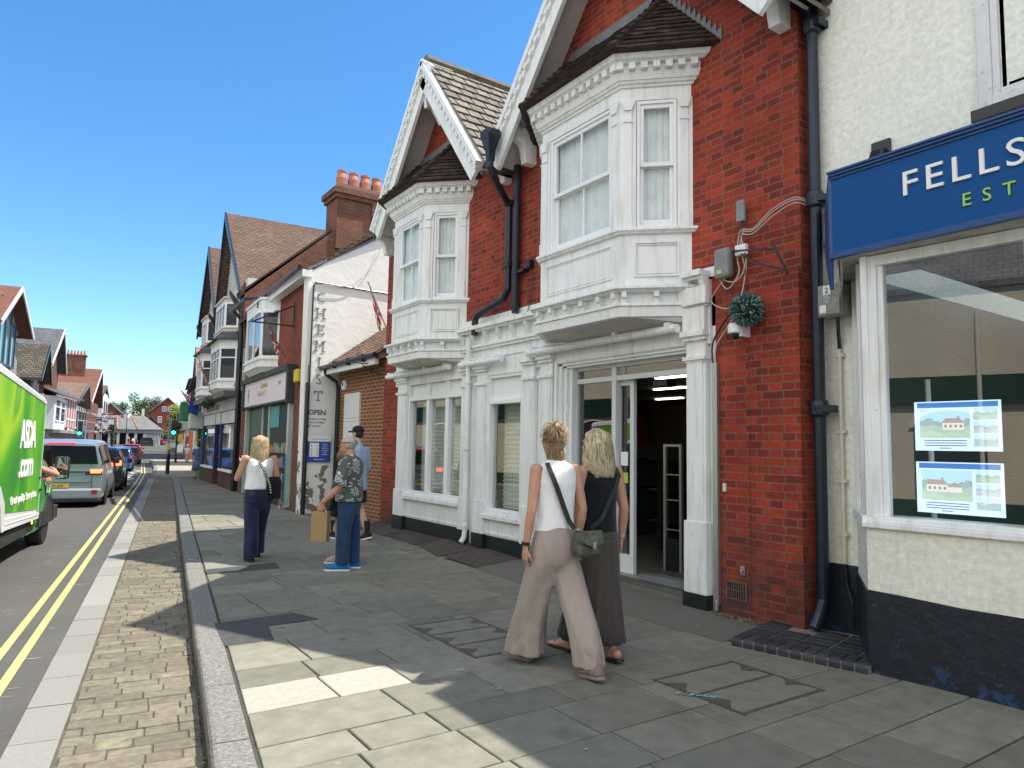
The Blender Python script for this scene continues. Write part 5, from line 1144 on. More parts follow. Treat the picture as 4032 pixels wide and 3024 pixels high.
m_ = MB(); m_.loft([[V(a, b, zc) for a, b in ((x0 - .15, 23.05), (x1 + .15, 23.05), (x1 + .15, 24.45), (x0 - .15, 24.45))], [V(a, b, zc + .22) for a, b in ((x0 + .1, 23.3), (x1 - .1, 23.3), (x1 - .1, 24.2), (x0 + .1, 24.2))]]); m_.build('flaunching', M['brick_dark'], ch)
for k in range(6): m_ = MB(); m_.lathe((x0 + .3 + k * .44, 23.7, zc + .12), [(.14, 0), (.19, .15), (.20, .42), (.15, .60), (.17, .64), (.17, .70), (.12, .70)], 14); m_.build('chimney_pot', M['pot'], ch, smooth=False)
# cross gables: ridge runs back from the street, slope towards us
def crossgable(u0, uc, u1, zr, ze, d0, back, wallmat, P):
    m_ = MB(); 
    for ua in (u0, u1):
        m_.prism([FC.p(ua, ze, d0), FC.p(uc, zr, d0), FC.p(uc, zr - .14, d0), FC.p(ua, ze - .14, d0)], PN * -back)
    m_.build('roof', M['tile'], P)
    m_ = MB(); FC.pr(m_, [(u0 + .1, ze), (uc, zr - .15), (u1 - .1, ze)], d0 - .45, d0 - .35); m_.build('gable_wall', pm('grey_green_render', (.42, .44, .40), .8), P)
    m_ = MB()
    for ua in (u0, u1):
        m_.prism([FC.p(ua, ze - .25, d0 + .02), FC.p(ua, ze + .02, d0 + .02), FC.p(uc, zr + .03, d0 + .02), FC.p(uc, zr - .26, d0 + .02)], PN * -.06)
    m_.build('bargeboard', M['black'], P)
BW = pm('whitened_timber_wall', (.62, .62, .58), .8)
m_ = MB(); FC.box(m_, 8.0, 16.3, 3.1, 6.9, -5, -.02); m_.build('wall', BW, TH)
crossgable(8.0, 12.0, 13.3, 10.15, 6.45, .22, 9, None, TH); crossgable(12.9, 15.7, 17.9, 9.7, 6.3, .28, 8, None, TH)
m_ = MB()
for u in (8.2, 8.9, 9.6, 12.6, 13.2, 15.8): FC.box(m_, u, u + .12, 3.2, 6.5, -.02, .03)
for z in (3.4, 5.2, 6.4): FC.box(m_, 8.0, 16.3, z, z + .12, -.02, .035)
for u in (8.1, 12.8, 16.2): m_.prism([FC.p(u, 6.45, .5), FC.p(u, 6.3, .5), FC.p(u, 5.5, .03), FC.p(u, 5.9, .03)], PD * .12)
m_.build('timber_frame', M['black'], TH)
for (u0, u1, pj) in ((9.6, 11.6, .5), (13.9, 15.3, .5)):
    simple_bay(FC, u0, u1, pj, 3.35, 3.65, 4.75, 5.0, TH, M['white'], (1, 3, 1), trans=4.4, panemat=M['winpane'])
    m_ = MB(); B = Bay2(FC, u0, u1, pj); B.band(m_, 5.0, 5.25, .2, -.05); m_.build('bay_canopy', M['slate'], TH)
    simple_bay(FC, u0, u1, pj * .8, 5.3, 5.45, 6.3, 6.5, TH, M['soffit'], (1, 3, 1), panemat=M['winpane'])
m_ = MB(); m_.tube([FC.p(8.05, 6.4, .1), FC.p(8.05, 0.0, .1)], .06, 8); FC.box(m_, 7.9, 8.2, 0, 3.2, -.1, .06); m_.build('downpipe', M['black'], TH)
# ground floor shop
m_ = MB(); FC.box(m_, 8.3, 15.8, 2.62, 3.02, 0, .12); m_.build('shop_fascia', pm('mauve_sign', (.45, .42, .46), .5, vary=.3, vs=3), TH)
m_ = MB(); FC.box(m_, 8.2, 15.9, 3.02, 3.2, 0, .5); m_.build('cornice', pm('grey_wood', (.14, .12, .11), .7), TH)
text("BOOKS & GIFTS", .2, M['iron'], FC.p(14.6, 2.72, .125), TH, right=-PD, name='lettering', sx=1.6)
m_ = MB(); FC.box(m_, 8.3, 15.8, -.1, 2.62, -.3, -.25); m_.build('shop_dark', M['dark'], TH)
m_ = MB(); FC.box(m_, 8.3, 11.2, -.1, .55, -.3, .1); FC.box(m_, 12.4, 15.6, -.1, .55, -.3, .1); m_.each('stall_riser', brick('dull_brick', (.15, .07, .05), (.1, .06, .05), (.08, .07, .06)), TH)
m_ = MB()
for u in (8.3, 11.15, 12.4, 15.6): FC.box(m_, u, u + .1, .55, 2.62, -.05, .1)
m_.each('shop_post', pm('navy_post', (.02, .03, .12), .4), TH)
m_ = MB()
for a, b in ((8.4, 11.15), (12.5, 15.6)): FC.box(m_, a, b, .55, .62, -.05, .14)
m_.each('window_sill', M['white'], TH)
for a, b in ((8.4, 11.15), (12.5, 15.6)):
    g_ = MB(); FC.quad(g_, a, b, .62, 2.15, .05); g_.build('pane', M['shopglass'], TH)
    m_ = MB()
    for k in range(40): u = random.uniform(a + .1, b - .3); z = random.uniform(.7, 1.9); FC.box(m_, u, u + random.uniform(.08, .3), z, z + random.uniform(.05, .3), -.2, -.1, random.randrange(7))
    m_.build('window_display', [pm('display_item', K(c, 1.4), .5, vary=.2) for c in cols_], TH)
m_ = MB(); n = 0
u = 8.4
while u < 15.5: FC.box(m_, u, u + .12, 2.2, 2.6, .05, .09); u += .26
m_.build('striped_valance', M['white2'], TH)
m_ = MB(); FC.box(m_, 8.4, 15.5, 2.18, 2.62, .03, .05); m_.build('valance_back', M['black'], TH)
def basket(P, label):
    t = thing('hanging_basket', label, 'hanging basket', tuple(P), 'hanging baskets on the shopfronts'); c = Vector(P); m_ = MB()
    for k in range(300):
        d = V(random.gauss(0, 1), random.gauss(0, 1), random.gauss(0, .8)).normalized(); r_ = random.uniform(.1, .23); a = d.orthogonal().normalized() * .035; b = d.cross(a) * 1
        p = c + d * r_; m_.mesh([p - a, p + b, p + a * 1.3, p - b], [(0, 1, 2, 3)])
    m_.build('foliage', island('basket_leaf', (.02, .04, .03), (.06, .10, .06)), t); m_ = MB(); m_.ell(c, .12, .12, .12); m_.tube([c, c + V(0, 0, .6)], .006, 4); m_.build('basket_bowl', M['black'], t)
basket(FC.p(9.6, 2.85, .75), 'dark hanging basket outside the shop with mauve fascia'); basket(FC.p(17.5, 2.2, .9), 'farther hanging basket outside the green shop')
union_flag(tuple(FC.p(10.5, 3.1, .5)), tuple(PN * .4 + V(0, 0, 1)), 1.0, .2, 'thin red and white flag hanging between the stacked bay windows', poleL=1.6)
t = thing('flag', 'plain blue flag hanging off the mauve shopfront', 'flag', tuple(FC.p(15.5, 2.9, .3)), 'flags hung on the house fronts')
m_ = MB(); a = FC.p(15.8, 3.1, .2); m_.tube([a, a + PN * .5 + V(0, 0, .4)], .012, 5); m_.build('pole', M['black'], t); m_ = MB(); m_.prism([a + PN * .42 + V(0, 0, .3), a + PN * .1 + V(0, 0, .0), a + PN * .12 + V(0, 0, -.5), a + PN * .48 + V(0, 0, -.35)], PD * .02); m_.build('cloth', FB_, t)
# ---- green shop and low eaved building, s 15.9..26
G2 = thing('green_shop', 'green fronted shop with dark sloping eaves beyond the mauve shopfront', 'building', tuple(FC.p(20, 0, 0)))
A2 = R(8.5); FG = Fr(FC.p(16.0, 0, 0), (math.sin(A2), math.cos(A2), 0), (-math.cos(A2), math.sin(A2), 0))
m_ = MB(); FG.box(m_, 0, 9, 2.9, 4.3, -5, 0); m_.build('wall', pm('white_far_wall', (.62, .60, .55), .8, vary=.1), G2)
m_ = MB(); m_.prism([FG.p(-.1, 4.15, .6), FG.p(-.1, 6.6, -3.2), FG.p(-.1, 6.45, -3.2), FG.p(-.1, 4.0, .6)], FG.t * 9.2); m_.build('roof', M['tile_dark'], G2)
m_ = MB()
for u in (1, 2.2, 4, 6): FG.box(m_, u, u + .1, 3.0, 4.2, 0, .03)
m_.each('timber', M['black'], G2)
gm = pm('mid_green_paint', (.02, .16, .07), .4, vary=.1)
m_ = MB(); FG.box(m_, 0, 4.2, 0, .9, -4, .1); FG.box(m_, 0, .25, .9, 2.1, -4, .1); FG.box(m_, 1.3, 1.42, .9, 2.1, -.1, .1); FG.box(m_, 2.6, 2.75, .9, 2.1, -.1, .1); FG.box(m_, 4.0, 4.2, .9, 2.1, -4, .1); FG.box(m_, .25, 4.0, 1.6, 1.66, -.1, .1); FG.box(m_, 4.4, 9, 2.55, 3.4, -4, .9); m_.build('shop_front', gm, G2)
g_ = MB(); FG.box(g_, .25, 4.0, .9, 2.1, -.1, .0); FG.box(g_, 4.2, 9, 0, 2.5, -4, .05); g_.build('shop_window', M['winpane'], G2)
m_ = MB(); FG.box(m_, 0, 4.2, 2.1, 2.75, -3, .55); FG.box(m_, 4.4, 8.5, 2.1, 2.5, -3, .95); m_.build('awning_sign', pm('pale_green_sign', (.50, .56, .48), .6, vary=.1), G2)
union_flag(tuple(FG.p(3, 3.1, .1)), tuple(FG.n * .8 + V(0, 0, .7)), .8, .4, 'small red flag jutting out above the green shop', poleL=1.2)
# ---- tan roofed house and red brick house further on
def block(name, label, F, u0, u1, depth, z0, ze, zr, wm, rm, mode='par', wins=(), over=.3, gcol=None):
    P = thing(name, label, 'building', tuple(F.p((u0 + u1) / 2, z0, 0))); m_ = MB(); F.box(m_, u0, u1, z0 - .5, ze, -depth, 0)
    if mode == 'par':
        m_.prism([F.p(u0, ze, 0), F.p(u0, zr, -depth / 2), F.p(u0, ze, -depth)], F.t * (u1 - u0)); m_.build('wall', wm, P)
        m_ = MB(); k = over * (zr - ze) / (depth / 2)
        for a, b in ((over, -depth / 2), (-depth - over, -depth / 2)): m_.prism([F.p(u0 - .12, ze - k, a), F.p(u0 - .12, zr, b), F.p(u0 - .12, zr + .14, b), F.p(u0 - .12, ze - k + .14, a)], F.t * (u1 - u0 + .24))
        m_.build('roof', rm, P)
    elif mode == 'gab':
        uc = (u0 + u1) / 2; F.pr(m_, [(u0, ze), (uc, zr), (u1, ze)], -depth, 0); m_.build('wall', wm, P)
        m_ = MB(); k = over * (zr - ze) / ((u1 - u0) / 2)
        for a in (u0 - over, u1 + over): m_.prism([F.p(a, ze - k, .35), F.p(uc, zr, .35), F.p(uc, zr + .14, .35), F.p(a, ze - k + .14, .35)], F.n * (-depth - .35))
        m_.build('roof', rm, P)
        m_ = MB()
        for a in (u0 - over, u1 + over): m_.prism([F.p(a, ze - k - .1, .37), F.p(a, ze - k + .15, .37), F.p(uc, zr + .16, .37), F.p(uc, zr - .12, .37)], F.n * -.05)
        m_.build('bargeboard', gcol or M['black'], P)
    for (a, b, c, d) in wins:
        m_ = MB(); F.rect(m_, a, b, c, d, .09, -.02, .06); F.box(m_, (a + b) / 2 - .03, (a + b) / 2 + .03, c + .09, d - .09, -.02, .05); F.box(m_, a + .09, b - .09, (c + d) / 2 - .03, (c + d) / 2 + .03, -.02, .045); w_ = m_.build('window', M['white2'], P)
        g_ = MB(); F.box(g_, a + .05, b - .05, c + .05, d - .05, -.01, .02); g_.build('pane', M['winpane'], w_)
    return P
FX = Fr(SP(1.75, 50, 0), (math.sin(A2), math.cos(A2), 0), (-math.cos(A2), math.sin(A2), 0))
P = block('tan_roofed_house', 'white house with a steep tan tiled roof beyond the green shop', FX, 0, 11, 8, 0, 4.75, 8.2, M['render'], M['tile_tan'], 'gab', [(2, 3.2, 3.3, 4.5), (6, 7.2, 3.3, 4.5)])
FX2 = Fr(SP(1.6, 68, 0), FX.t, FX.n)
P = block('red_brick_house', 'tall narrow red brick house far down the right side', FX2, 0, 14, 8, 0, 7.0, 8.2, brick('bright_red_brick', (.45, .13, .07), (.38, .11, .06), (.3, .15, .1), vary=.2), M['tile_red'], 'par', [(2, 3, 4.5, 5.8), (6, 7, 4.5, 5.8), (2, 3, 2, 3.4), (6, 7, 2, 3.4)])
FX3 = Fr(SP(1.9, 84, 0), FX.t, FX.n)
P = block('white_shop', 'small white shop with a pale awning at the far right end of the pavement', FX3, 0, 22, 8, .3, 3.6, 6.2, M['render'], M['slate'], 'par', [(2, 3.4, 1.2, 2.5), (6, 7.4, 1.2, 2.5), (12, 13, 1.2, 2.5)])
# ================================================================== LEFT SIDE OF THE STREET (far)
FLs = Fr(SP(-9.5, 0, 0), SS, SN)
MB().prism([SP(-9.5, -6, -.13), SP(-8, -6, -.13), SP(-8, 110, -.13), SP(-9.5, 110, -.13)], (0, 0, .13)).build('pavement', M['slab_far'], kind='structure')
def xg(P, F, u0, uc, u1, zr, ze, back, rm, d0=0, barge='black', zed=None):
    """cross gable: ridge runs back from the street"""
    zed = ze if zed is None else zed; m_ = MB()
    for ua, z in ((u0, ze), (u1, zed)): m_.prism([F.p(ua, z, d0 + .3), F.p(uc, zr, d0 + .3), F.p(uc, zr - .16, d0 + .3), F.p(ua, z - .16, d0 + .3)], F.n * -(back + .3))
    m_.build('roof', rm, P); m_ = MB()
    for ua, z in ((u0, ze), (u1, zed)): m_.prism([F.p(ua, z - .3, d0 + .32), F.p(ua, z + .03, d0 + .32), F.p(uc, zr + .04, d0 + .32), F.p(uc, zr - .3, d0 + .32)], F.n * -.08)
    m_.build('bargeboard', M[barge], P)
def lthing(name, label, u): return thing(name, label, 'building', tuple(SP(-9.5, u, 0)))
A_ = lthing('glazed_gable_building', 'building with a tall glazed gable under a red brown tile roof, above the delivery van', 56)
m_ = MB(); FLs.box(m_, 47, 61, -.1, 8.4, -9, -.6); FLs.pr(m_, [(50.4, 8.3), (55.7, 11.35), (61, 8.9)], -1.2, -.6); m_.build('wall', pm('taupe_cladding', (.30, .27, .23), .7, vary=.15), A_)
xg(A_, FLs, 50.2, 55.7, 61.2, 11.55, 8.5, 9, M['tile_red'], barge='soffit', zed=8.9)
m_ = MB(); pn = MB()
for a, b, z1 in ((50.8, 52.3, 9.0), (52.4, 53.8, 9.9), (53.9, 55.5, 10.55), (55.6, 57.2, 10.4), (57.4, 58.9, 9.3)):
    FLs.box(pn, a, b, 6.4, z1, -.6, -.5); FLs.rect(m_, a - .06, b + .06, 6.3, z1 + .06, .13, -.5, -.42)
pn.build('glazing', M['skypane'], A_); m_.each('window_frame', pm('dark_grey_frame', (.05, .055, .07), .5), A_)
B_ = lthing('slate_roofed_building', 'tall dark slate roofed building behind the mossy gable on the left side', 76)
m_ = MB(); FLs.box(m_, 72.2, 80, -.1, 8.4, -9, -.4); FLs.pr(m_, [(72.2, 8.3), (76.7, 11.6), (80, 8.3)], -.8, -.4); m_.build('wall', M['brick_far'], B_); xg(B_, FLs, 70.8, 76.9, 80.2, 11.74, 8.0, 12, M['slate'], barge='soffit')
C_ = lthing('mossy_roofed_house', 'small house with a mossy stone tiled gable roof on the left side', 69)
m_ = MB(); FLs.box(m_, 66.5, 71, -.1, 6.4, -5, -.5); FLs.pr(m_, [(66.5, 6.3), (69, 9.1), (71, 6.3)], -.9, -.5); m_.build('wall', pm('dark_timbering', (.07, .065, .06), .8), C_); xg(C_, FLs, 65.9, 69, 71.3, 9.3, 6.3, 6, M['stone_tile'])
m_ = MB()
for k in range(9): FLs.box(m_, 69.2 + .0 * k, 71.0 - k * .18, 6.4 + k * .28, 6.46 + k * .28, -.45, -.35)
m_.build('lap_boards', pm('pale_board_edges', (.35, .34, .32), .7), C_)
D_ = lthing('white_bay_house', 'white timber bay fronted house with red striped panels on the left side', 80)
m_ = MB(); FLs.box(m_, 71.6, 90.5, -.1, 5.4, -8, -.3); m_.build('wall', M['render'], D_)
m_ = MB(); FLs.box(m_, 72, 79.5, 2.4, 5.3, -.3, .5); m_.build('bay', M['white'], D_)
m_ = MB()
for a in (72.6, 76.0): FLs.rect(m_, a, a + 2.8, 3.1, 5.1, .12, .5, .56); FLs.box(m_, a + .1, a + 2.7, 4.35, 4.45, .5, .56)
w_ = m_.build('window', M['white2'], D_); g_ = MB(); 
for a in (72.6, 76.0): FLs.box(g_, a + .05, a + 2.75, 3.15, 5.05, .5, .53)
g_.build('pane', M['winpane'], w_)
m_ = MB(); FLs.box(m_, 80.5, 88.6, 2.7, 5.5, -.3, .4); m_.build('red_panel', pm('brick_red_panel', (.42, .10, .05), .7, vary=.25), D_)
m_ = MB()
for k in range(5): FLs.box(m_, 80.5 + k * 1.95, 80.9 + k * 1.95, 2.7, 5.5, .4, .46)
FLs.box(m_, 80.5, 88.6, 3.45, 3.6, .4, .46); m_.build('white_stripes', M['white'], D_)
m_ = MB(); m_.prism([FLs.p(71, 5.3, .9), FLs.p(74, 7.0, -3), FLs.p(90.8, 7.6, -3), FLs.p(90.8, 5.75, .9)], (0, 0, .12)); m_.build('roof', M['slate'], D_)
m_ = MB(); FLs.box(m_, 73, 90, 0, 2.3, -.3, .1); FLs.box(m_, 73, 90, 2.1, 2.4, .1, .9); m_.build('shopfront', pm('grey_shopfront', (.28, .28, .27), .6, vary=.4, vs=.6), D_)
m_ = MB(); FLs.box(m_, 84, 86.5, -3, 8.6, -5, -3.5); FLs.box(m_, 83.8, 86.7, 8.6, 8.8, -5.2, -3.3); m_.build('chimney', M['brick_far'], D_)
E_ = lthing('brown_roofed_house', 'half-timbered white house with a plain brown tile roof sloping to a gable, left side', 98)
m_ = MB(); FLs.box(m_, 91, 106, -.1, 5.5, -8, -.3); m_.build('wall', M['render'], E_); xg(E_, FLs, 91, 102.5, 105, 8.6, 5.7, 9, M['tile_pink'], barge='black', zed=5.6)
m_ = MB()
for k in range(9): FLs.box(m_, 91.3 + k * 1.8, 91.65 + k * 1.8, 2.6, 5.5, -.3, -.2)
m_.build('timber_frame', M['black'], E_)
m_ = MB()
for k in range(4): FLs.box(m_, 92.2 + k * 3.6, 93.3 + k * 3.6, 3.3, 4.9, -.3, -.15)
m_.each('window', M['winpane'], E_)
m_ = MB(); FLs.box(m_, 91, 106, 0, 2.5, -.3, .15); FLs.box(m_, 91, 106, 2.3, 2.7, .1, .8); m_.build('shopfront', pm('dull_green_shopfront', (.10, .13, .12), .6, vary=.5, vs=.5), E_)
G_ = lthing('red_roofed_building', 'big red tiled building with a six pot brick chimney stack, left side', 115)
m_ = MB(); FLs.box(m_, 107, 123, -.1, 6.8, -10, -.3); m_.build('wall', M['brick_far'], G_); xg(G_, FLs, 107, 119.5, 123.5, 11.9, 6.5, 12, M['tile_red'], barge='soffit')
FK = Fr(SP(0, 116, 0), SN, -SS)
m_ = MB(); FK.box(m_, -13.6, -11.2, 9.5, 13.3, -1.2, 0); FK.box(m_, -13.75, -11.05, 13.3, 13.5, -1.3, .1)
for u in (-13.1, -12.2): FK.pr(m_, [(u - .35, 11.4), (u + .35, 11.4), (u + .35, 12.3), (u, 12.7), (u - .35, 12.3)], 0, .04)
ch = m_.build('chimney', M['brick_far'], G_)
for k in range(6):
    m_ = MB(); p = FK.p(-13.4 + k * .40, 13.5, -.6); m_.lathe(p, [(.12, 0), (.14, .2), (.11, .55), (.13, .6)], 10); m_.build('chimney_pot', M['pot'], ch)
I_ = lthing('white_gabled_building', 'white painted building with small overhanging gables, farthest on the left side', 128)
m_ = MB(); FLs.box(m_, 124.5, 134, -.1, 8.8, -7, .2); m_.build('wall', M['render'], I_); xg(I_, FLs, 124, 129, 134.5, 10.2, 8.6, 7, M['tile_red'])
m_ = MB()
for k in range(2): FLs.box(m_, 126 + k * 4, 127.6 + k * 4, 5.6, 7.6, .2, .3); FLs.box(m_, 126 + k * 4, 127.6 + k * 4, 2.6, 4.4, .2, .3)
m_.each('window', M['winpane'], I_)
m_ = MB(); m_.prism([FLs.p(124.5, 5.4, .2), FLs.p(124.5, 4.6, 1.3), FLs.p(133, 4.6, 1.3), FLs.p(133, 5.4, .2)], (0, 0, .12)); m_.build('canopy', M['tile_red'], I_)
t = thing('hanging_sign', 'white square pub sign hanging over the left pavement', 'sign', tuple(SP(-6.1, 95, 3.3))); FH = Fr(SP(0, 95, 0), SN, -SS)
m_ = MB(); FH.rect(m_, -6.5, -5.75, 3.3, 4.1, .06, -.05, .05); FH.box(m_, -9.3, -5.7, 4.12, 4.17, -.03, .03); FH.box(m_, -7.2, -7.1, .0, 4.2, -.05, .05); m_.build('frame', M['black'], t); m_ = MB(); FH.box(m_, -6.46, -5.79, 3.34, 4.06, -.03, .03); m_.build('sign_board', pm('pale_grey_sign', (.62, .66, .70), .5), t)
t = thing('bunting', 'cluster of red, white and blue flags and bunting over the left pavement', 'bunting', tuple(SP(-7.2, 94, 2.3)))
m_ = MB()
for k in range(46):
    x = random.uniform(-8.2, -6.2); z = random.uniform(2.3, 4.7); s_ = random.uniform(90, 100); r_ = random.uniform(.1, .3); c = SP(x, s_, z); m_.prism([c, c + SN * r_, c + SN * r_ * .7 + V(0, 0, -r_ * 1.1), c + V(0, 0, -r_)], SS * .02, random.choice([0, 0, 2, 2, 1]))
for a in (2.6, 3.6, 4.6): m_.tube([SP(-9.4, 93, a + .2), SP(-7.5, 94, a - .15), SP(-6, 95, a + .1)], .01, 4, 2)
m_.build('flags', [FR_, FB_, FW_], t)
# ---- market hall across the end of the street
MH = thing('market_hall', 'low grey roofed market hall with white columns and a little cupola closing the street', 'building', tuple(SP(-4.5, 122, .9))); FMK = Fr(SP(0, 120, 0), SN, -SS)
m_ = MB(); m_.prism([FMK.p(-9.5, 3.05, .5), FMK.p(-.9, 3.15, .5), FMK.p(-3.5, 5.25, -4), FMK.p(-9.5, 5.2, -4)], (0, 0, .12)); m_.prism([FMK.p(-.9, 3.15, .5), FMK.p(-.7, 3.15, -8), FMK.p(-3.5, 5.25, -8), FMK.p(-3.5, 5.25, -4)], (0, 0, .12)); m_.build('roof', M['slate_lt'], MH)
m_ = MB()
for a, b in ((-6.9, -7.3), (-4.2, -5.3)): m_.tube([FMK.p(a, 3.3, .5), FMK.p(b, 5.3, -3.9)], .09, 6)
m_.build('ridge_tiles', M['pot'], MH)
m_ = MB(); FMK.box(m_, -9.5, -.8, 2.65, 3.1, -.2, .35); m_.build('beam', pm('grey_beam', (.24, .25, .27), .6), MH)
m_ = MB(); 
for k in range(6): FMK.box(m_, -9.2 + k * 1.15, -8.85 + k * 1.15, .8, 2.65, -.3, 0)
for k in range(12): FMK.box(m_, -3.3 + k * .19, -3.2 + k * .19, .8, 2.65, -.3 + .0, 0)
m_.each('column', M['white'], MH)
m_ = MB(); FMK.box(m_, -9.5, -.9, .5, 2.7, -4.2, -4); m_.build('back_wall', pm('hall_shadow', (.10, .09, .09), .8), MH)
m_ = MB(); m_.lathe(FMK.p(-6.0, 4.9, -3.6), [(.42, 0), (.42, .75)], 8); m_.build('cupola', M['white'], MH); m_ = MB(); m_.lathe(FMK.p(-6.0, 5.65, -3.6), [(.52, 0), (.40, .25), (.2, .5), (.03, .75), (.02, 1.9)], 8); m_.build('cupola_roof', M['lead'], MH)
FG2 = Fr(SP(0, 150, 0), SN, -SS)
P = block('brick_gable_house', 'red brick house with a white trimmed gable behind the market hall', FG2, -3.6, 2.6, 9, 2.4, 7.0, 9.75, M['brick_red2'], M['slate_lt'], 'gab', [(-1.4, -.65, 7.15, 8.1), (-.4, .35, 7.15, 8.1), (-2.0, -1.3, 5.0, 6.2)], gcol=M['slate_lt'])
P = block('slate_wing', 'long pale slate roofed wing to the right of the brick gable house', Fr(SP(0, 156, 0), SN, -SS), 2.4, 9, 7, 2.4, 6.6, 9.8, M['brick_red2'], M['slate_lt'], 'par')
P = block('brick_gable_house', 'dark brick gable end standing left behind the market hall', Fr(SP(0, 134, 0), SN, -SS), -11.6, -6.2, 9, 1, 5.0, 7.6, M['brick_far'], M['slate_lt'], 'gab', gcol=M['slate_lt'])
P = block('brick_lodge', 'small lodge with a dark slate roof and tall chimney beside the market hall', Fr(SP(0, 132, 0), SN, -SS), -4.6, -1.0, 6, 1, 3.7, 5.6, M['brick_red2'], M['slate'], 'gab', gcol=M['slate'])
m_ = MB(); F_ = Fr(SP(0, 132, 0), SN, -SS); F_.box(m_, -4.3, -3.9, 4.5, 6.9, -3, -2.5); m_.build('chimney', M['cream'], P)
# ---- trees
LEAF = {'g': island('leaf_green', (.035, .075, .018), (.09, .15, .035), rough=.6, vary=.3), 'p': island('copper_leaf', (.05, .045, .03), (.11, .085, .06), rough=.6, vary=.3), 'y': island('yellow_green_leaf', (.12, .18, .03), (.24, .30, .06), rough=.6, vary=.2), 'd': island('dark_leaf', (.025, .05, .018), (.055, .09, .03), rough=.6, vary=.3)}
M['bark'] = pm('bark', (.09, .07, .05), .9, vary=.3, bump=.5)
def tree(name, label, P, h, rx, rz_, mat, n=2600, leaf=.22, trunk=None, blobs=9):
    t = thing(name, label, 'tree', tuple(P), 'trees behind the roofs'); P = Vector(P); th = trunk or h - rz_ * 1.5
    m_ = MB(); m_.tube([P, P + V(0, 0, th * .5), P + V(.1, 0, th), P + V(0, 0, h - rz_ * .5)], [rx * .09, rx * .07, rx * .05, rx * .02], 8)
    cs = []
    for k in range(blobs):
        a = random.uniform(0, 6.28); q = random.uniform(.2, .75); c = P + V(rx * q * math.cos(a), rx * q * math.sin(a), h - rz_ + rz_ * random.uniform(-.6, .7)); cs.append((c, random.uniform(.3, .5)))
        m_.tube([P + V(0, 0, th * random.uniform(.5, .9)), c], [rx * .035, rx * .012], 5)
    m_.build('trunk', M['bark'], t); l = MB()
    for k in range(n):
        c, q = random.choice(cs); d = V(random.gauss(0, 1), random.gauss(0, 1), random.gauss(0, 1)).normalized(); r_ = q * random.uniform(.45, 1.12)
        p = c + V(d.x * rx * r_, d.y * rx * r_, d.z * rz_ * r_); a = V(random.gauss(0, 1), random.gauss(0, 1), random.gauss(0, 1)).normalized(); b = a.orthogonal().normalized(); s_ = leaf * random.uniform(.5, 1.3)
        l.mesh([p, p + a * s_ + b * s_ * .4, p + a * s_ * 1.6, p + a * s_ - b * s_ * .5], [(0, 1, 2, 3)])
    l.build('crown', mat, t)
tree('broadleaf_tree', 'big green broadleaf tree rising behind the brick gable house', SP(-5.0, 168, 2), 9.6, 3.2, 3.2, LEAF['g'], 3600, .2)
tree('copper_tree', 'purplish dark tree beside the big green one behind the gable house', SP(-2.6, 164, 2), 9.2, 2.6, 2.8, LEAF['p'], 2600, .2)
tree('broadleaf_tree', 'darker green tree behind the market hall cupola', SP(-9.6, 165, 2), 7.4, 2.4, 2.6, LEAF['d'], 2400, .2)
tree('broadleaf_tree', 'low bushy tree between the cupola and the lodge chimney', SP(-6.3, 160, 2), 4.9, 2.4, 1.6, LEAF['g'], 1800, .18)
tree('street_tree', 'small bright yellow green tree on the right pavement beside the traffic light', SP(1.0, 88, .4), 5.4, 1.25, 1.7, LEAF['y'], 2200, .16)
tree('conifer', 'narrow dark hedge tree beside the hanging pub sign', SP(-6.3, 102, .4), 3.9, .45, 2.0, LEAF['d'], 900, .14)
for k in range(7):
    tree('roadside_shrub', ['row of shrubs beyond the market hall'][0], SP(-2.2 + k * .7, 142 + k, 1.5), 2.0, .9, .9, LEAF['g'], 260, .2, blobs=4)
# terrain behind
mb = MB(); ring0, ring1, ring2 = [], [], []
for k in range(25):
    a = math.pi * (-.5 + k / 24) - SA + math.pi / 2
    ring0.append(V(180 * math.cos(a), 180 * math.sin(a) + 40, 1)); ring1.append(V(300 * math.cos(a), 300 * math.sin(a) + 40, 6 + 3 * math.sin(k * 1.7))); ring2.append(V(500 * math.cos(a), 500 * math.sin(a) + 40, 0))
mb.loft([ring0, ring1, ring2], closed=False, caps=False); mb.build('hills', pm('far_wood', (.04, .07, .03), .9, vary=.4, vs=.2), kind='structure')
# ---- traffic lights, posts
def tlight(x, s_, zb, label, hz0, hz1, hx, black_base=False, pole_h=2.65):
    t = sthing('traffic_light', label, 'traffic light', x, s_, zb, 'traffic lights at the crossing'); F = Fr((0, s_, 0), (1, 0, 0), (0, -1, 0))
    m_ = MB(); m_.tube([(x, s_, zb), (x, s_, pole_h)], .045, 10); m_.build('pole', M['grey_pl'], t)
    if black_base: m_ = MB(); m_.tube([(x + .02, s_ - .03, zb), (x + .02, s_ - .03, zb + .92), (x + .02, s_ - .03, zb + 1.0)], [.085, .085, .05], 12); m_.build('black_sleeve', M['black'], t)
    w2 = .14; m_ = MB(); F.box(m_, hx - w2, hx + w2, hz0 - .03, hz1 + .03, -.02, 0); m_.build('backing_board', M['white2'], t)
    m_ = MB(); F.box(m_, hx - w2 + .025, hx + w2 - .025, hz0, hz1, 0, .1); hh = (hz1 - hz0) / 3
    for k in range(3): m_.tube([(hx, s_ - .1, hz0 + hh * (k + .5) + .02), (hx, s_ - .22, hz0 + hh * (k + .5) + .05)], .10, 12)
    m_.build('signal_head', M['black'], t)
    for k, c in enumerate((em('green_signal', (.02, .95, .62), 3.0), M['black'], M['black'])): m_ = MB(); m_.lathe((hx, s_ - .225, hz0 + hh * (k + .5) + .02), [(.085, 0), (.085, -.01)], 14, axis='Y'); m_.build('lamp', c, t)
    return t
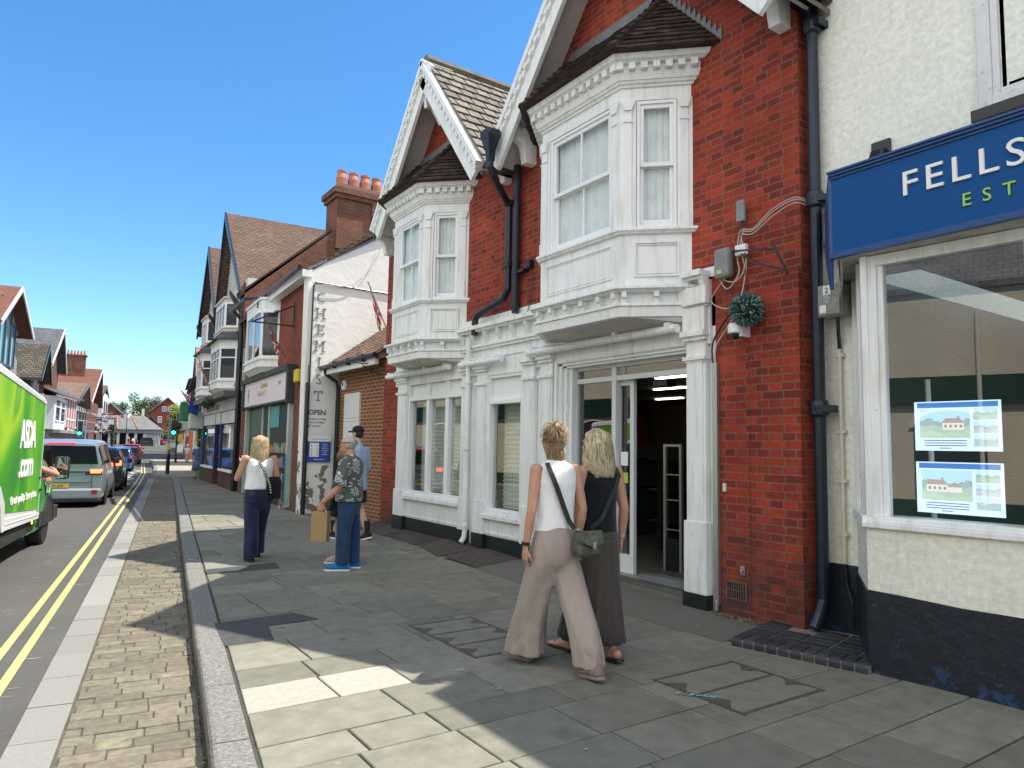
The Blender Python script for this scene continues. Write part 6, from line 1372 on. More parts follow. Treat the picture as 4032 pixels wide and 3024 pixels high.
t = tlight(.02, 37.0, 0, 'green traffic light with a black sleeved base on the right pavement', 1.80, 2.55, .20, True)
m_ = MB(); m_.box(-.03, .1, 36.8, 36.95, 1.15, 1.4); m_.build('push_button', pm('yellow_button_box', (.7, .45, .04), .5), t)
tlight(-4.20, 46, -.14, 'green traffic light beyond the silver people carrier', 1.72, 2.58, -4.45)
t = sthing('lamp_post', 'thin black lamp post standing on the far right pavement', 'lamp post', .55, 56.9)
m_ = MB(); m_.tube([(.55, 56.9, 0), (.55, 56.9, .5), (.55, 56.9, 3.6)], [.1, .06, .05], 8); m_.build('pole', M['black'], t); m_ = MB(); m_.box(.6, 1.0, 56.85, 56.9, .75, 1.3); m_.build('white_notice', M['white2'], t)
m_ = MB(); m_.box(.62, .95, 56.8, 56.88, 1.5, 2.05); m_.build('yellow_notice', pm('yellow_notice', (.6, .42, .05), .5), t)
t = sthing('lamp_post', 'tall thin lamp post in front of the market hall', 'lamp post', -5.0, 105, .6)
m_ = MB(); m_.tube([(-5, 105, .6), (-5, 105, 5.0)], .05, 6); m_.build('pole', M['black'], t)
# ================================================================== VEHICLES
def carpaint(name, c, metal=.4): 
    m, t, b, N, L = nodes(name); b.inputs['Base Color'].default_value = (*c, 1); b.inputs['Metallic'].default_value = metal; b.inputs['Roughness'].default_value = .28; b.inputs['Coat Weight'].default_value = .6; b.inputs['Coat Roughness'].default_value = .05
    L(bumpn(t, noise(t, 3, 2), .02), b.inputs['Normal']); return m
CG = pm('tinted_car_glass', (.008, .010, .013), .05, vary=0, spec=.25); TRIM = pm('black_car_trim', (.02, .02, .022), .5, vary=.1)
RED_ = em('tail_lamp_lit', (1, .08, .03), 3.0); REDU = pm('tail_lamp', (.35, .01, .01), .2, vary=0)
def wheel(P, x, y, r, w_, side):
    """side +1: outer face towards +x"""
    m_ = MB(); m_.lathe((x, y, r), [(r * .62, 0), (r * .9, -.0), (r, -.03 * side), (r, -(w_ - .03) * side), (r * .9, -w_ * side), (r * .3, -w_ * side)], 28, axis='X'); o_ = m_.build('wheel', M['tyre'], P, smooth=False)
    m_ = MB(); m_.lathe((x, y, r), [(r * .64, -.005 * side), (r * .60, -.035 * side), (r * .2, -.03 * side), (.03, -.015 * side)], 24, axis='X')
    for k in range(5):
        a = k * 2 * math.pi / 5; c, s_ = math.cos(a), math.sin(a); cx = x + .001 * side
        m_.mesh([(cx - .004 * side, y + r * (.12 * c - .07 * s_), r + r * (.12 * s_ + .07 * c)), (cx - .004 * side, y + r * (.6 * c - .09 * s_), r + r * (.6 * s_ + .09 * c)), (cx - .004 * side, y + r * (.6 * c + .09 * s_), r + r * (.6 * s_ - .09 * c)), (cx - .004 * side, y + r * (.12 * c + .07 * s_), r + r * (.12 * s_ - .07 * c))], [(0, 1, 2, 3)])
    m_.build('rim', M['rim'], o_)
def car(name, label, cat, loc, rot, L_, W_, H_, paint, prof, wy, wr=.29, plate=None, lights=True, lamp=None, rearglass=(.60, .92), gl=None, group=None, lampz=(.48, .58), lampw=.2):
    """local frame: rear bumper at y=0, front at y=L_, x centred, z up. prof: (y/L, belt z/H, top z/H, half width belt, half width top)"""
    t = thing(name, label, cat, loc=loc, rot=rot, group=group); hw = W_ / 2; m_ = MB(); rings = []
    zb = .16
    for (y, zl, zt, wb, wt) in prof:
        y *= L_; zl *= H_; zt *= H_; wb *= hw; wt *= hw
        half = [(wb * .90, zb), (wb * .98, zb + .10), (wb, zl * .55), (wb * .985, zl * .86), (wb * .965, zl), (wt + (wb * .95 - wt) * .12, zt - (zt - zl) * .13), (wt * .93, zt - (zt - zl) * .03 - .004), (wt * .55, zt)]
        rings.append([(x, y, z) for x, z in half] + [(-x, y, z) for x, z in half[::-1]])
    m_.loft(rings); b_ = m_.build('body', paint, t, smooth=True, bevel=0); b_.modifiers.new('es', 'EDGE_SPLIT').split_angle = R(42)
    # side glass
    g0, g1 = gl or (1, len(prof) - 3)
    for sx in (-1, 1):
        m_ = MB()
        for i in range(g0, g1):
            a, b = prof[i], prof[i + 1]; P = []
            for (y, zl, zt, wb, wt), f in ((a, 0), (b, 1)):
                y = y * L_ + (.05 if f == 0 else -.05); zl *= H_; zt *= H_; wb *= hw; wt *= hw; x0 = wb * .965; x1 = wt + (wb * .95 - wt) * .12
                P.append([(sx * (x0 + .006 + (x1 - x0) * .06), y, zl + (zt - zl) * .06), (sx * (x1 + .006 - (x1 - x0) * .08), y, zl + (zt - zl) * .80)])
            m_.poly([P[0][0], P[1][0], P[1][1], P[0][1]])
        m_.build('side_window', CG, t)
    # rear glass between the first two stations
    a, b = prof[0], prof[1]; m_ = MB(); pts = []
    for f in rearglass:
        z = H_ * f; za, zc = a[2] * H_, b[2] * H_; q = max(0, min(1, (z - za) / max(.01, zc - za))) if f > a[2] else 0
        y = (a[0] + (b[0] - a[0]) * q) * L_; wb = hw * (a[3] + (a[4] - a[3]) * (0 if f < a[1] else (f - a[1]) / max(.01, 1 - a[1])))
        k = .80 if f == rearglass[1] else .90
        pts.append([(-wb * k, y - .012, z), (wb * k, y - .012, z)])
    m_.poly([pts[0][0], pts[0][1], pts[1][1], pts[1][0]]); m_.build('rear_window', CG, t)
    for sx in (-1, 1):
        if lights:
            m_ = MB(); x = hw * a[3]; m_.box(sx * x * (1 - lampw) , sx * x * .985, -.012, .03, H_ * lampz[0], H_ * lampz[1]); m_.box(sx * x * .96, sx * (x + .006), -.0, .16, H_ * lampz[0], H_ * lampz[1]); m_.build('tail_lamp', lamp or REDU, t, bevel=.01)
        for y in wy:
            m_ = MB(); m_.lathe((sx * (hw - .002), y, wr), [(wr * 1.16, .008 * sx), (wr * 1.16, -.02 * sx), (.01, -.02 * sx)], 24, axis='X'); m_.build('wheel_arch', TRIM, t); wheel(t, sx * (hw + .012), y, wr, .2, sx)
    m_ = MB(); m_.box(-hw * .9, hw * .9, -.015, .12, .14, .26); m_.box(-hw * .94, hw * .94, .3, L_ - .3, .12, .2); m_.build('bumper_trim', TRIM, t, bevel=.02)
    if plate:
        m_ = MB(); m_.box(plate[0] - .24, plate[0] + .24, -.022, -.01, plate[1], plate[1] + .1); m_.build('number_plate', pm('yellow_plate', (.62, .42, .05), .5, vary=.05), t)
        text(plate[2], .062, M['black'], (plate[0] - .215, -.024, plate[1] + .02), t, right=(1, 0, 0), name='plate_characters', ext=.001, sx=.86, space=1.05)
    for sx in (-1, 1):
        m_ = MB(); m_.box(sx * (hw + .01), sx * (hw + .16), L_ * .66, L_ * .66 + .07, H_ * .60, H_ * .70); m_.build('door_mirror', TRIM, t, bevel=.02)
    return t
A85 = -SA
VAN = [(0, .60, .66, .95, .95), (.006, .60, .93, .96, .80), (.06, .605, .985, 1, .80), (.35, .61, 1, 1, .80), (.62, .61, .99, 1, .79), (.80, .60, .80, .99, .74), (.94, .55, .57, .94, .85), (1, .38, .42, .84, .80)]
w_ = 1.72
w_ = 1.92
P0 = SP(-1.41 - w_ / 2, 20.6, -.14)
t = car('people_carrier', 'silver people carrier stopped behind the green van with its tail lamps lit', 'people carrier', P0, A85 - R(.3), 4.3, w_, 1.70, carpaint('silver_paint', (.28, .33, .38)), VAN, (1.05, 3.55), .31, (-.02, .50, "HN73 JXM"), True, RED_, (.635, .90), (1, 5), lampz=(.50, .56), lampw=.28)
m_ = MB(); m_.box(-.3, .3, -.006, .05, 1.575, 1.605); m_.build('brake_lamp', em('brake_lamp_lit', (.8, .015, .03), .9), t)
m_ = MB(); m_.box(-.92, .92, -.01, .0, .87, .90); m_.box(.55, .92, -.01, .01, .81, .87); m_.box(.70, .712, -.008, .0, .42, .81); m_.box(-.7, .71, -.008, .0, .615, .627); m_.build('lamp_band', TRIM, t); m_ = MB(); m_.box(-.94, .94, -.05, .1, .22, .48); m_.build('bumper', carpaint('silver_paint', (.28, .33, .38)), t, bevel=.05)
for sx in (-1, 1): m_ = MB(); m_.box(sx * .72, sx * .84, -.056, -.04, .34, .44); m_.build('reflector', REDU, t)
text("I D.B U Z Z", .045, M['white2'], (-.45, -.02, .70), t, right=(1, 0, 0), name='badge_letters', ext=.002)
SAL = [(0, .60, .64, .93, .90), (.02, .62, .72, .96, .75), (.14, .64, .96, 1, .72), (.32, .65, 1, 1, .74), (.52, .65, .98, 1, .73), (.70, .63, .70, .98, .78), (.92, .50, .53, .92, .85), (1, .36, .40, .82, .80)]
SUVP = [(0, .60, .66, .94, .93), (.015, .60, .80, .95, .82), (.07, .62, .97, 1, .80), (.30, .62, 1, 1, .80), (.55, .62, .98, 1, .78), (.72, .60, .66, .98, .84), (.93, .50, .53, .92, .85), (1, .36, .42, .84, .80)]
car('car', 'black hatchback queuing just ahead of the silver people carrier', 'car', SP(-1.31 - .82, 26.9, -.14), A85, 3.9, 1.64, 1.46, carpaint('black_paint', (.012, .014, .018), .2), SAL, (.75, 3.1), .31, lamp=RED_, lampz=(.58, .70), group='cars queuing in the road')
car('car', 'bright blue car queuing third behind the crossing', 'car', SP(-1.72 - .78, 43.5, -.14), A85, 3.8, 1.56, 1.34, carpaint('blue_paint', (.02, .13, .42)), SUVP, (.75, 3.0), .30, group='cars queuing in the road')
car('car', 'dark red car in front of the blue one', 'car', SP(-1.75 - .76, 56.8, -.14), A85, 3.8, 1.52, 1.25, carpaint('maroon_paint', (.12, .012, .02)), SAL, (.7, 3.0), .29, group='cars queuing in the road')
car('car', 'bright red car farthest ahead in the queue', 'car', SP(-2.2 - .8, 74, .07), A85, 3.8, 1.6, 1.15, carpaint('red_paint', (.45, .012, .02)), SUVP, (.7, 3.0), .28, group='cars queuing in the road')
car('car', 'distant black estate car in front of the market hall', 'car', SP(-2.65, 113, rz(113)), A85 + R(4), 3.9, 1.62, 1.25, carpaint('charcoal_paint', (.02, .02, .026), .2), SUVP, (.7, 3.0), .28, group='cars queuing in the road')
car('car', 'small red car parked to the right of the distant black estate', 'car', SP(-.5, 122, rz(122)), A85 + R(60), 3.4, 1.5, 1.0, carpaint('red_paint', (.45, .012, .02)), SAL, (.7, 2.7), .26, group='cars queuing in the road')

# ---- green grocery van
GV = thing('delivery_van', 'green and white grocery delivery van with leaf artwork, its driver\'s elbow out of the window', 'van', loc=(.335, 13.85, -.16), rot=-R(9.9))
# local: right side plane x=0, y forward, front wheel at y=0
WH = carpaint('van_white', (.78, .80, .80), 0)
def leafart():
    m, t, b, N, L = nodes('green_leaf_artwork'); o = objn(t); mp = N('ShaderNodeMapping'); L(o, mp.inputs[0]); mp.inputs['Scale'].default_value = (1, .55, .32); mp.inputs['Rotation'].default_value = (R(18), 0, 0)
    n = N('ShaderNodeTexNoise'); n.inputs['Scale'].default_value = 1.15; n.inputs['Detail'].default_value = .6; n.inputs['Distortion'].default_value = 1.1; L(mp.outputs[0], n.inputs['Vector'])
    c = ramp(t, n.outputs['Fac'], [(.30, (.035, .22, .03)), (.42, (.06, .33, .02)), (.50, (.17, .48, .02)), (.58, (.36, .60, .03)), (.64, (.10, .36, .03)), (.72, (.42, .58, .08))])
    s_ = N('ShaderNodeSeparateXYZ'); L(o, s_.inputs[0]); mr = N('ShaderNodeMapRange'); L(s_.outputs['Y'], mr.inputs[0]); mr.inputs[1].default_value = -2.2; mr.inputs[2].default_value = -1.4; mr.inputs[3].default_value = 0; mr.inputs[4].default_value = .75; c = mix(t, c, (.075, .36, .025), mr.outputs[0])
    L(c, b.inputs['Base Color']); b.inputs['Roughness'].default_value = .35; return m
FV = Fr((0, 0, 0), (0, 1, 0), (1, 0, 0)); yb = -5.0; yf = -.76
tz = lambda y: 2.34 + (-.085 * (y - yf))
m_ = MB(); prof = [(yb, .62), (yf, .50), (yf, tz(yf)), (yb, tz(yb))]
FV.pr(m_, prof, -1.9, 0); m_.build('box_body', WH, GV, bevel=.04)
m_ = MB(); FV.pr(m_, [(yb, .80), (-4.1, .80), (-3.98, 1.02), (-3.7, 1.14), (-3.4, 1.14), (-3.12, 1.02), (-3.0, .78), (yf - .05, .64), (yf - .05, tz(yf) - .10), (yb, tz(yb) - .13)], 0, .006); m_.build('side_artwork', leafart(), GV)
m_ = MB(); FV.box(m_, yf - .05, yf - .02, .62, tz(yf) - .05, .0, .012); FV.pr(m_, [(yb, tz(yb) - .13), (yf, tz(yf) - .1), (yf, tz(yf) - .085), (yb, tz(yb) - .115)], .0, .014)
FV.pr(m_, [(-3.0, .56), (yf, .50), (yf, .60), (-3.0, .70)], 0, .016); FV.pr(m_, [(-3.0, .63), (yf, .555), (yf, .565), (-3.0, .64)], .016, .024); m_.build('edge_trim', WH, GV)
m_ = MB(); FV.pr(m_, [(-4.25, .55), (-4.22, .9), (-4.05, 1.12), (-3.7, 1.24), (-3.35, 1.12), (-3.08, .9), (-3.0, .55), (-3.14, .55), (-3.25, .82), (-3.45, 1.0), (-3.7, 1.04), (-3.95, 1.0), (-4.1, .82), (-4.16, .55)], -.02, .02); m_.build('wheel_arch', WH, GV, bevel=.008)
WL = pm('van_white_lettering', (.85, .85, .85), .4, vary=0)
text("ASDA", .36, WL, (.012, -2.44, 1.60), GV, right=(0, 1, 0), name='lettering', off=.022, ext=.002, sx=.86, space=.86)
text(".com", .33, WL, (.012, -2.40, 1.20), GV, right=(0, 1, 0), name='lettering', off=.018, ext=.002, sx=1.1, space=.92)
text("Great quality. Low prices.", .10, WL, (.012, -2.76, .86), GV, right=(0, 1, 0), name='lettering', off=.005, ext=.002, sx=1.18)
# cab
GP = carpaint('van_green', (.025, .34, .03), .1)
m_ = MB(); rings = []
for y, zl, zt, w1_, w2_ in ((-.9, 1.12, 1.76, .02, .12), (-.35, 1.12, 1.76, .02, .12), (.0, 1.10, 1.55, .02, .14), (.42, 1.02, 1.12, .02, .12), (.80, .84, .91, .06, .16), (1.0, .5, .6, .16, .24)):
    pts = [(-.02 - w1_ * .6, .30), (-w1_ + .02, .45), (.02 - w1_, zl * .8), (-w1_, zl), (-w2_, zt - .06), (-w2_ - .1, zt)]
    rings.append([(x, y, z) for x, z in pts] + [(-1.9 - x, y, z) for x, z in pts[::-1]])
m_.loft(rings); b_ = m_.build('cab_body', GP, GV, smooth=True); b_.modifiers.new('es', 'EDGE_SPLIT').split_angle = R(35)
m_ = MB(); m_.poly([(.004, -.74, 1.14), (.004, .34, 1.09), (-.075, -.02, 1.50), (-.095, -.28, 1.65), (-.095, -.74, 1.67)]); m_.build('door_window', CG, GV)
m_ = MB(); FV.box(m_, -.76, .9, .36, .58, -.08, .025); FV.box(m_, -.95, .5, 1.10, 1.13, -.02, .012); FV.pr(m_, [(.0, 1.53), (.05, 1.49), (.42, 1.11), (.35, 1.11)], -.14, .008); m_.build('side_trim', TRIM, GV, bevel=.01)
m_ = MB(); P = [(.0 + .455 * math.cos(a), .35 + .455 * math.sin(a)) for a in [i * math.pi / 12 for i in range(13)]] + [(.40 * math.cos(a), .35 + .40 * math.sin(a)) for a in [i * math.pi / 12 for i in range(12, -1, -1)]]; FV.pr(m_, P, -.05, .035); m_.build('wheel_arch_trim', TRIM, GV)
m_ = MB(); FV.pr(m_, [(.40 * math.cos(a), .35 + .40 * math.sin(a)) for a in [i * math.pi / 12 for i in range(13)]], -.01, .027); m_.build('arch_gap', M['dark'], GV)
m_ = MB(); m_.ob((-.05, .40, 1.12), (.10, .05, 0), (.0, .10, 0), (0, 0, .05)); arm = m_.build('mirror_arm', TRIM, GV)
m_ = MB(); m_.box(-.01, .215, .46, .56, 1.03, 1.42); mi_ = m_.build('door_mirror', TRIM, GV, bevel=.05)
m_ = MB(); m_.box(.015, .19, .452, .459, 1.13, 1.39); m_.box(.015, .19, .452, .459, 1.05, 1.11); m_.build('mirror_glass', pm('mirror_glass', (.35, .4, .38), .02, metal=1, vary=0), GV)
m_ = MB(); FV.pr(m_, [(-.30, .86), (-.0, .84), (-.0, 1.0), (-.30, 1.02)], .02, .026); m_.build('door_sticker', pm('pale_sticker', (.6, .68, .62), .5, vary=.4, vs=30), GV)
m_ = MB(); m_.box(-.0, .03, -.86, -.72, .92, .95); m_.build('door_handle', TRIM, GV)
m_ = MB(); m_.box(-1.85, -.03, -3.9, .5, .33, .5); m_.build('chassis', M['dark'], GV); m_ = MB(); m_.box(-.4, -.03, -1.35, -.75, .30, .52); m_.build('step_locker', GP, GV, bevel=.02); m_ = MB(); m_.box(-.028, -.02, -1.05, -.98, .44, .49); m_.build('marker_lamp', em('amber_lamp', (1, .35, .05), 1.5), GV)
for y in (0, -3.66):
    for x, sd in ((-.01, 1), (-1.89, -1)): wheel(GV, x, y, .355, .23, sd)
dv = tag(MB().tube([V(-.25, -.75, 1.30), V(-.05, -.50, 1.24), V(.13, -.22, 1.14)], [.055, .055, .048], 12, ends=True).tube([V(.13, -.22, 1.14), V(.04, .12, 1.20), V(-.1, .3, 1.25)], [.045, .038, .03], 12, ends=True).build('person', M['skin'], org=(0, 0, 0), remesh=.012), "driver's bare forearm resting out of the green van window", 'person')
dv.location = GV.location; dv.rotation_euler = GV.rotation_euler
m_ = MB(); m_.ell((-.45, -.72, 1.48), .10, .115, .14); m_.tube([(-.45, -.72, .95), (-.45, -.74, 1.3)], [.2, .16], 12); m_.build('driver_shape', M['black'], GV)
# ================================================================== PEOPLE  (local frame: x right, y forward, z up)
def ering(c, rx, ry, n=20, yaw=0, f=None):
    c = Vector(c); R_ = []
    for j in range(n):
        a = 2 * math.pi * j / n; q = f(a) if f else 1; x, y = rx * q * math.cos(a), ry * q * math.sin(a)
        R_.append(c + V(x * math.cos(yaw) - y * math.sin(yaw), x * math.sin(yaw) + y * math.cos(yaw), 0))
    return R_
def body_rings(mb, secs, n=24, f=None):
    """secs: (x,y,z,rx,ry[,yaw]) from bottom to top, closed solid"""
    mb.loft([ering(s[:3], s[3], s[4], n, s[5] if len(s) > 5 else 0, (lambda a, z=s[2]: f(a, z)) if f else None) for s in secs])
def hand(mb, W, d, across, k=1, curl=.35, grip=False):
    """palm, four fingers of unequal length with two bends, thumb from the side"""
    d = Vector(d).normalized(); a = Vector(across); a = (a - d * a.dot(d)).normalized(); pn = d.cross(a); W = Vector(W); r = .0088 * k
    mb.loft([[W + d * t * k + a * wx * k * math.cos(q) + pn * wy * k * math.sin(q) for q in [i * math.pi / 6 for i in range(12)]] for t, wx, wy in ((-.02, .024, .019), (.01, .030, .017), (.05, .040, .015), (.085, .041, .013), (.095, .036, .010))])
    for i, (off, L_) in enumerate(((-.030, .062), (-.010, .074), (.011, .069), (.030, .053))):
        p = W + d * .082 * k + a * off * k; P = [p]; dd = d.copy(); c_ = curl * (1 + .15 * i) if not grip else 1.1
        for s_ in (.42, .32, .26):
            dd = (dd * math.cos(c_) + pn * math.sin(c_)).normalized(); P.append(P[-1] + dd * L_ * s_ * k)
        mb.tube(P, [r, r * .95, r * .85, r * .72], 8, ends=True)
    p = W + d * .022 * k - a * .030 * k; t1 = (d * .75 - a * .6 + pn * .25).normalized(); t2 = (d * .95 - a * .15 + pn * .35).normalized()
    mb.tube([p + a * .012, p + t1 * .036 * k, p + t1 * .036 * k + t2 * .026 * k, p + t1 * .036 * k + t2 * .046 * k], [r * 1.35, r * 1.2, r * 1.0, r * .8], 8, ends=True)
def arm(mb, S_, E_, W, r=(.050, .043, .036, .026), n=14):
    S_, E_, W = map(Vector, (S_, E_, W)); m1 = S_.lerp(E_, .45); m2 = E_.lerp(W, .3)
    mb.tube([S_, m1, E_, m2, W], [r[0], r[1], r[2], r[2] * 1.05, r[3]], n, ends=True)
def leg(mb, Hp, Kn, An, r=(.085, .055, .05, .036)):
    Hp, Kn, An = map(Vector, (Hp, Kn, An)); mb.tube([Hp, Hp.lerp(Kn, .5), Kn, Kn.lerp(An, .3), Kn.lerp(An, .7), An], [r[0], (r[0] + r[1]) / 2 * .97, r[1], r[2] * 1.08, r[2] * .85, r[3]], 14, ends=True)
def foot(mb, A, yaw=0, k=1, pitch=0):
    A = Vector(A); M_ = Matrix.Rotation(yaw, 3, 'Z') @ Matrix.Rotation(pitch, 3, 'X')
    for y0, rx, ry, rz_, z in ((-.035, .034, .045, .036, -.045), (.02, .036, .06, .036, -.045), (.085, .042, .06, .024, -.06), (.14, .042, .045, .018, -.066)): mb.ell(A + M_ @ V(0, y0 * k, z * k), rx * k, ry * k, rz_ * k, 14, 8, rot=M_)
def shoe(name, A, yaw, parent, mats, k=1, pitch=0, high=.0, flop=False):
    """A: ankle; mats upper, sole"""
    A = Vector(A); M_ = Matrix.Rotation(yaw, 3, 'Z') @ Matrix.Rotation(pitch, 3, 'X'); m_ = MB()
    out = [(-.085, .0), (-.075, .030), (-.03, .038), (.05, .042), (.12, .050), (.165, .042), (.19, .015), (.19, -.012), (.165, -.036), (.12, -.044), (.05, -.034), (-.03, -.036), (-.075, -.030)]
    def ring(z, s_, dy=0): return [A + M_ @ V(x * s_ * k, (y * s_ + dy) * k, z * k) for y, x in out]
    zb = -.092
    if flop:
        m_.loft([ring(zb, 1.0), ring(zb + .018, 1.0)]); o_ = m_.build(name, mats[1], parent, bevel=.003); m2 = MB(); m2.tube([A + M_ @ V(-.04 * k, .06 * k, -.075 * k), A + M_ @ V(-.02 * k, .09 * k, -.04 * k), A + M_ @ V(.005 * k, .13 * k, -.055 * k)], .006, 6); m2.tube([A + M_ @ V(.04 * k, .06 * k, -.075 * k), A + M_ @ V(.02 * k, .09 * k, -.04 * k), A + M_ @ V(.005 * k, .13 * k, -.055 * k)], .006, 6); m2.build('strap', mats[0], o_); return o_
    m_.loft([ring(zb + .02, .99), ring(zb + .045, .97), ring(zb + .07, .80, -.012), ring(zb + .088 + high, .56, -.030), ring(zb + .10 + high, .48, -.034)], closed=True); o_ = m_.build(name, mats[0], parent, smooth=True)
    m2 = MB(); m2.loft([ring(zb, .98), ring(zb + .008, 1.04), ring(zb + .024, 1.03)]); m2.build('sole', mats[1], o_, bevel=.004); return o_
def head(mb, C, k=1, yaw=0, pitch=0):
    """skull, jaw, nose, lips, brow, ears; faces +y"""
    C = Vector(C); M_ = Matrix.Rotation(yaw, 3, 'Z') @ Matrix.Rotation(pitch, 3, 'X')
    def e(p, *r, n=16, m=10): mb.ell(C + M_ @ (V(*p) * k), *[x * k for x in r], n, m, rot=M_)
    e((0, -.008, .025), .074, .093, .092); e((0, .022, -.02), .062, .072, .085); e((0, .045, -.075), .040, .040, .035); e((0, .035, -.05), .052, .05, .045)
    e((0, .096, -.022), .012, .018, .020, n=8, m=6); e((0, .088, .0), .009, .014, .026, n=8, m=6); e((0, .084, -.055), .020, .012, .009, n=8, m=6); e((0, .078, .03), .05, .018, .012)
    for s_ in (-1, 1): e((s_ * .073, -.002, -.005), .009, .019, .030, n=10, m=6); e((s_ * .030, .076, .012), .014, .012, .010, n=8, m=6)
    return M_
def eyes(P, C, M_, k=1):
    m_ = MB()
    for s_ in (-1, 1): m_.ell(Vector(C) + M_ @ V(s_ * .030 * k, .0845 * k, .012 * k), .008, .005, .006, 8, 6)
    m_.build('eyes', M['black'], P)
def strands(P, C, mats, n, gen, w=.004, name='hair', base=None):
    m_ = MB()
    if base: base(m_)
    for i in range(n):
        pts = gen(i); k = len(pts); a = (pts[-1] - pts[0]).cross(pts[0] - Vector(C)); a = a.normalized() if a.length > 1e-5 else V(1, 0, 0)
        vs = []
        for j, p in enumerate(pts):
            ww = w * (1 - .75 * (j / (k - 1)) ** 2) * random.uniform(.8, 1.1); vs += [p - a * ww, p + a * ww]
        m_.mesh(vs, [(2 * j, 2 * j + 1, 2 * j + 3, 2 * j + 2) for j in range(k - 1)])
    return m_.build(name, mats, P, smooth=True)
def hairm(name, c1, c2): return island(name, c1, c2, rough=.45, vary=.25, vs=25, bump=.2, bs=90)
def long_hair(P, C, k, mat, n, length, spread=.10, wave=.012, yaw=0, back=.03, fringe=False, up=.0):
    C = Vector(C)
    def base(m_): m_.ell(C + V(0, -.012, .028) * k, .083 * k, .098 * k, .095 * k, 20, 12); m_.loft([ering(C + V(0, -.045, z) * k, rx * k, ry * k, 18) for z, rx, ry in ((-length * .72, spread * .62, .035), (-length * .5, spread * .85, .052), (-.06, .082, .062), (.04, .078, .07))])
    def gen(i):
        a = random.uniform(-.30, 1.30) * math.pi + math.pi if True else 0
        a = random.uniform(math.pi * .93, math.pi * 2.07); pol = random.uniform(.1, 1.25)
        d = V(math.cos(a) * math.sin(pol), math.sin(a) * math.sin(pol), math.cos(pol)); p = C + V(d.x * .084, d.y * .100 - .012, d.z * .097 + .028) * k
        L_ = length * random.uniform(.8, 1.08); pts = [C + V(0, -.01, .122) * k + V(d.x * .01, 0, 0), p]; ph = random.uniform(0, 6); st = 9
        o = V(math.cos(a), math.sin(a), 0)
        for j in range(1, st + 1):
            f = j / st; z = p.z + (C.z - L_ * k - p.z) * f; wv = wave * math.sin(ph + f * 7) ; r_ = (.086 + (spread - .086) * f ** .7 + .010 * math.sin(f * math.pi)) * k
            pts.append(V(C.x + o.x * r_ + wv, C.y - .02 * k + o.y * (r_ * .9) - back * f * .4 + wv * .6, z))
        return pts
    return strands(P, C, mat, n, gen, .0030 * k, base=base)
def folds(nf, amp, z0, z1, seed=0, base=0):
    def f(a, z):
        t = max(0, min(1, (z1 - z) / (z1 - z0))); return 1 + (base + amp * t) * (math.sin(nf * a + seed + 1.5 * math.sin(z * 5 + seed)) + .5 * math.sin((nf * 2 + 1) * a + seed * 2 + z * 6))
    return f
def cloth(name, c, rough=.85, vary=.08, bs=160):
    m, t, b, N, L = nodes(name); o = objn(t); mp = N('ShaderNodeMapping'); L(o, mp.inputs[0]); mp.inputs['Scale'].default_value = (1, 1, .38)
    L(ramp(t, noise(t, 9, 5, mp.outputs[0]), [(.3, K(c, 1 - vary * 1.5)), (.7, K(c, 1 + vary))]), b.inputs['Base Color']); b.inputs['Roughness'].default_value = rough; b.inputs['Sheen Weight'].default_value = .15; b.inputs['Specular IOR Level'].default_value = .2
    ad = N('ShaderNodeMath'); ad.operation = 'MULTIPLY_ADD'; L(noise(t, bs, 2), ad.inputs[0]); ad.inputs[1].default_value = .06; n_ = N('ShaderNodeTexNoise'); n_.inputs['Scale'].default_value = 5.5; n_.inputs['Detail'].default_value = 3; n_.inputs['Distortion'].default_value = 1.6; L(mp.outputs[0], n_.inputs['Vector']); L(n_.outputs['Fac'], ad.inputs[2])
    L(bumpn(t, ad.outputs[0], .75, .035), b.inputs['Normal']); return m
def strap(P, pts, w_, mat, name='strap', nrm=None):
    P_ = [Vector(p) for p in pts]; m_ = MB(); vs = []
    for i, p in enumerate(P_):
        t = (P_[min(i + 1, len(P_) - 1)] - P_[max(i - 1, 0)]).normalized(); n = Vector(nrm or (0, -1, 0)); b = t.cross(n).normalized() * w_ / 2; n = b.cross(t).normalized() * .004
        vs += [p - b - n, p + b - n, p + b + n, p - b + n]
    fs = []
    for i in range(len(P_) - 1):
        for j in range(4): fs.append((i * 4 + j, i * 4 + (j + 1) % 4, (i + 1) * 4 + (j + 1) % 4, (i + 1) * 4 + j))
    m_.mesh(vs, fs); return m_.build(name, mat, P)

# ---- woman in white crop top and taupe wide trousers
def person(label, loc, rot, group=None): return thing('person', label, 'person', loc=loc, rot=rot, group=group)
W1 = person('woman in a white crop top and taupe wide trousers, hair in a messy bun', (3.16, 4.06, 0), -R(4))
b = MB(); C1 = V(.0, .03, 1.575)
hM = head(b, C1, .98, R(-14), R(-6)); b.tube([(0, -.005, 1.40), (0, .0, 1.46), (0, .012, 1.53)], [.062, .052, .052], 16, ends=True)
body_rings(b, [(0, 0, .93, .125, .085), (0, 0, 1.05, .115, .08), (0, -.005, 1.2, .125, .085), (0, -.01, 1.33, .15, .085), (0, -.01, 1.40, .15, .07), (0, -.005, 1.44, .10, .055), (0, 0, 1.46, .05, .045)])
arm(b, (-.165, -.01, 1.395), (-.215, -.03, 1.10), (-.225, .02, .865), (.048, .041, .034, .024)); hand(b, (-.225, .025, .85), (.02, .12, -1), (0, 1, .1), .95, .3)
arm(b, (.165, -.01, 1.395), (.205, -.06, 1.11), (.20, .0, .88), (.048, .041, .034, .024)); hand(b, (.20, .0, .865), (0, .1, -1), (0, 1, .1), .95, .4)
foot(b, (-.06, .30, .088), R(12), .75); foot(b, (.085, -.33, .105), R(-3), .75, R(-10))
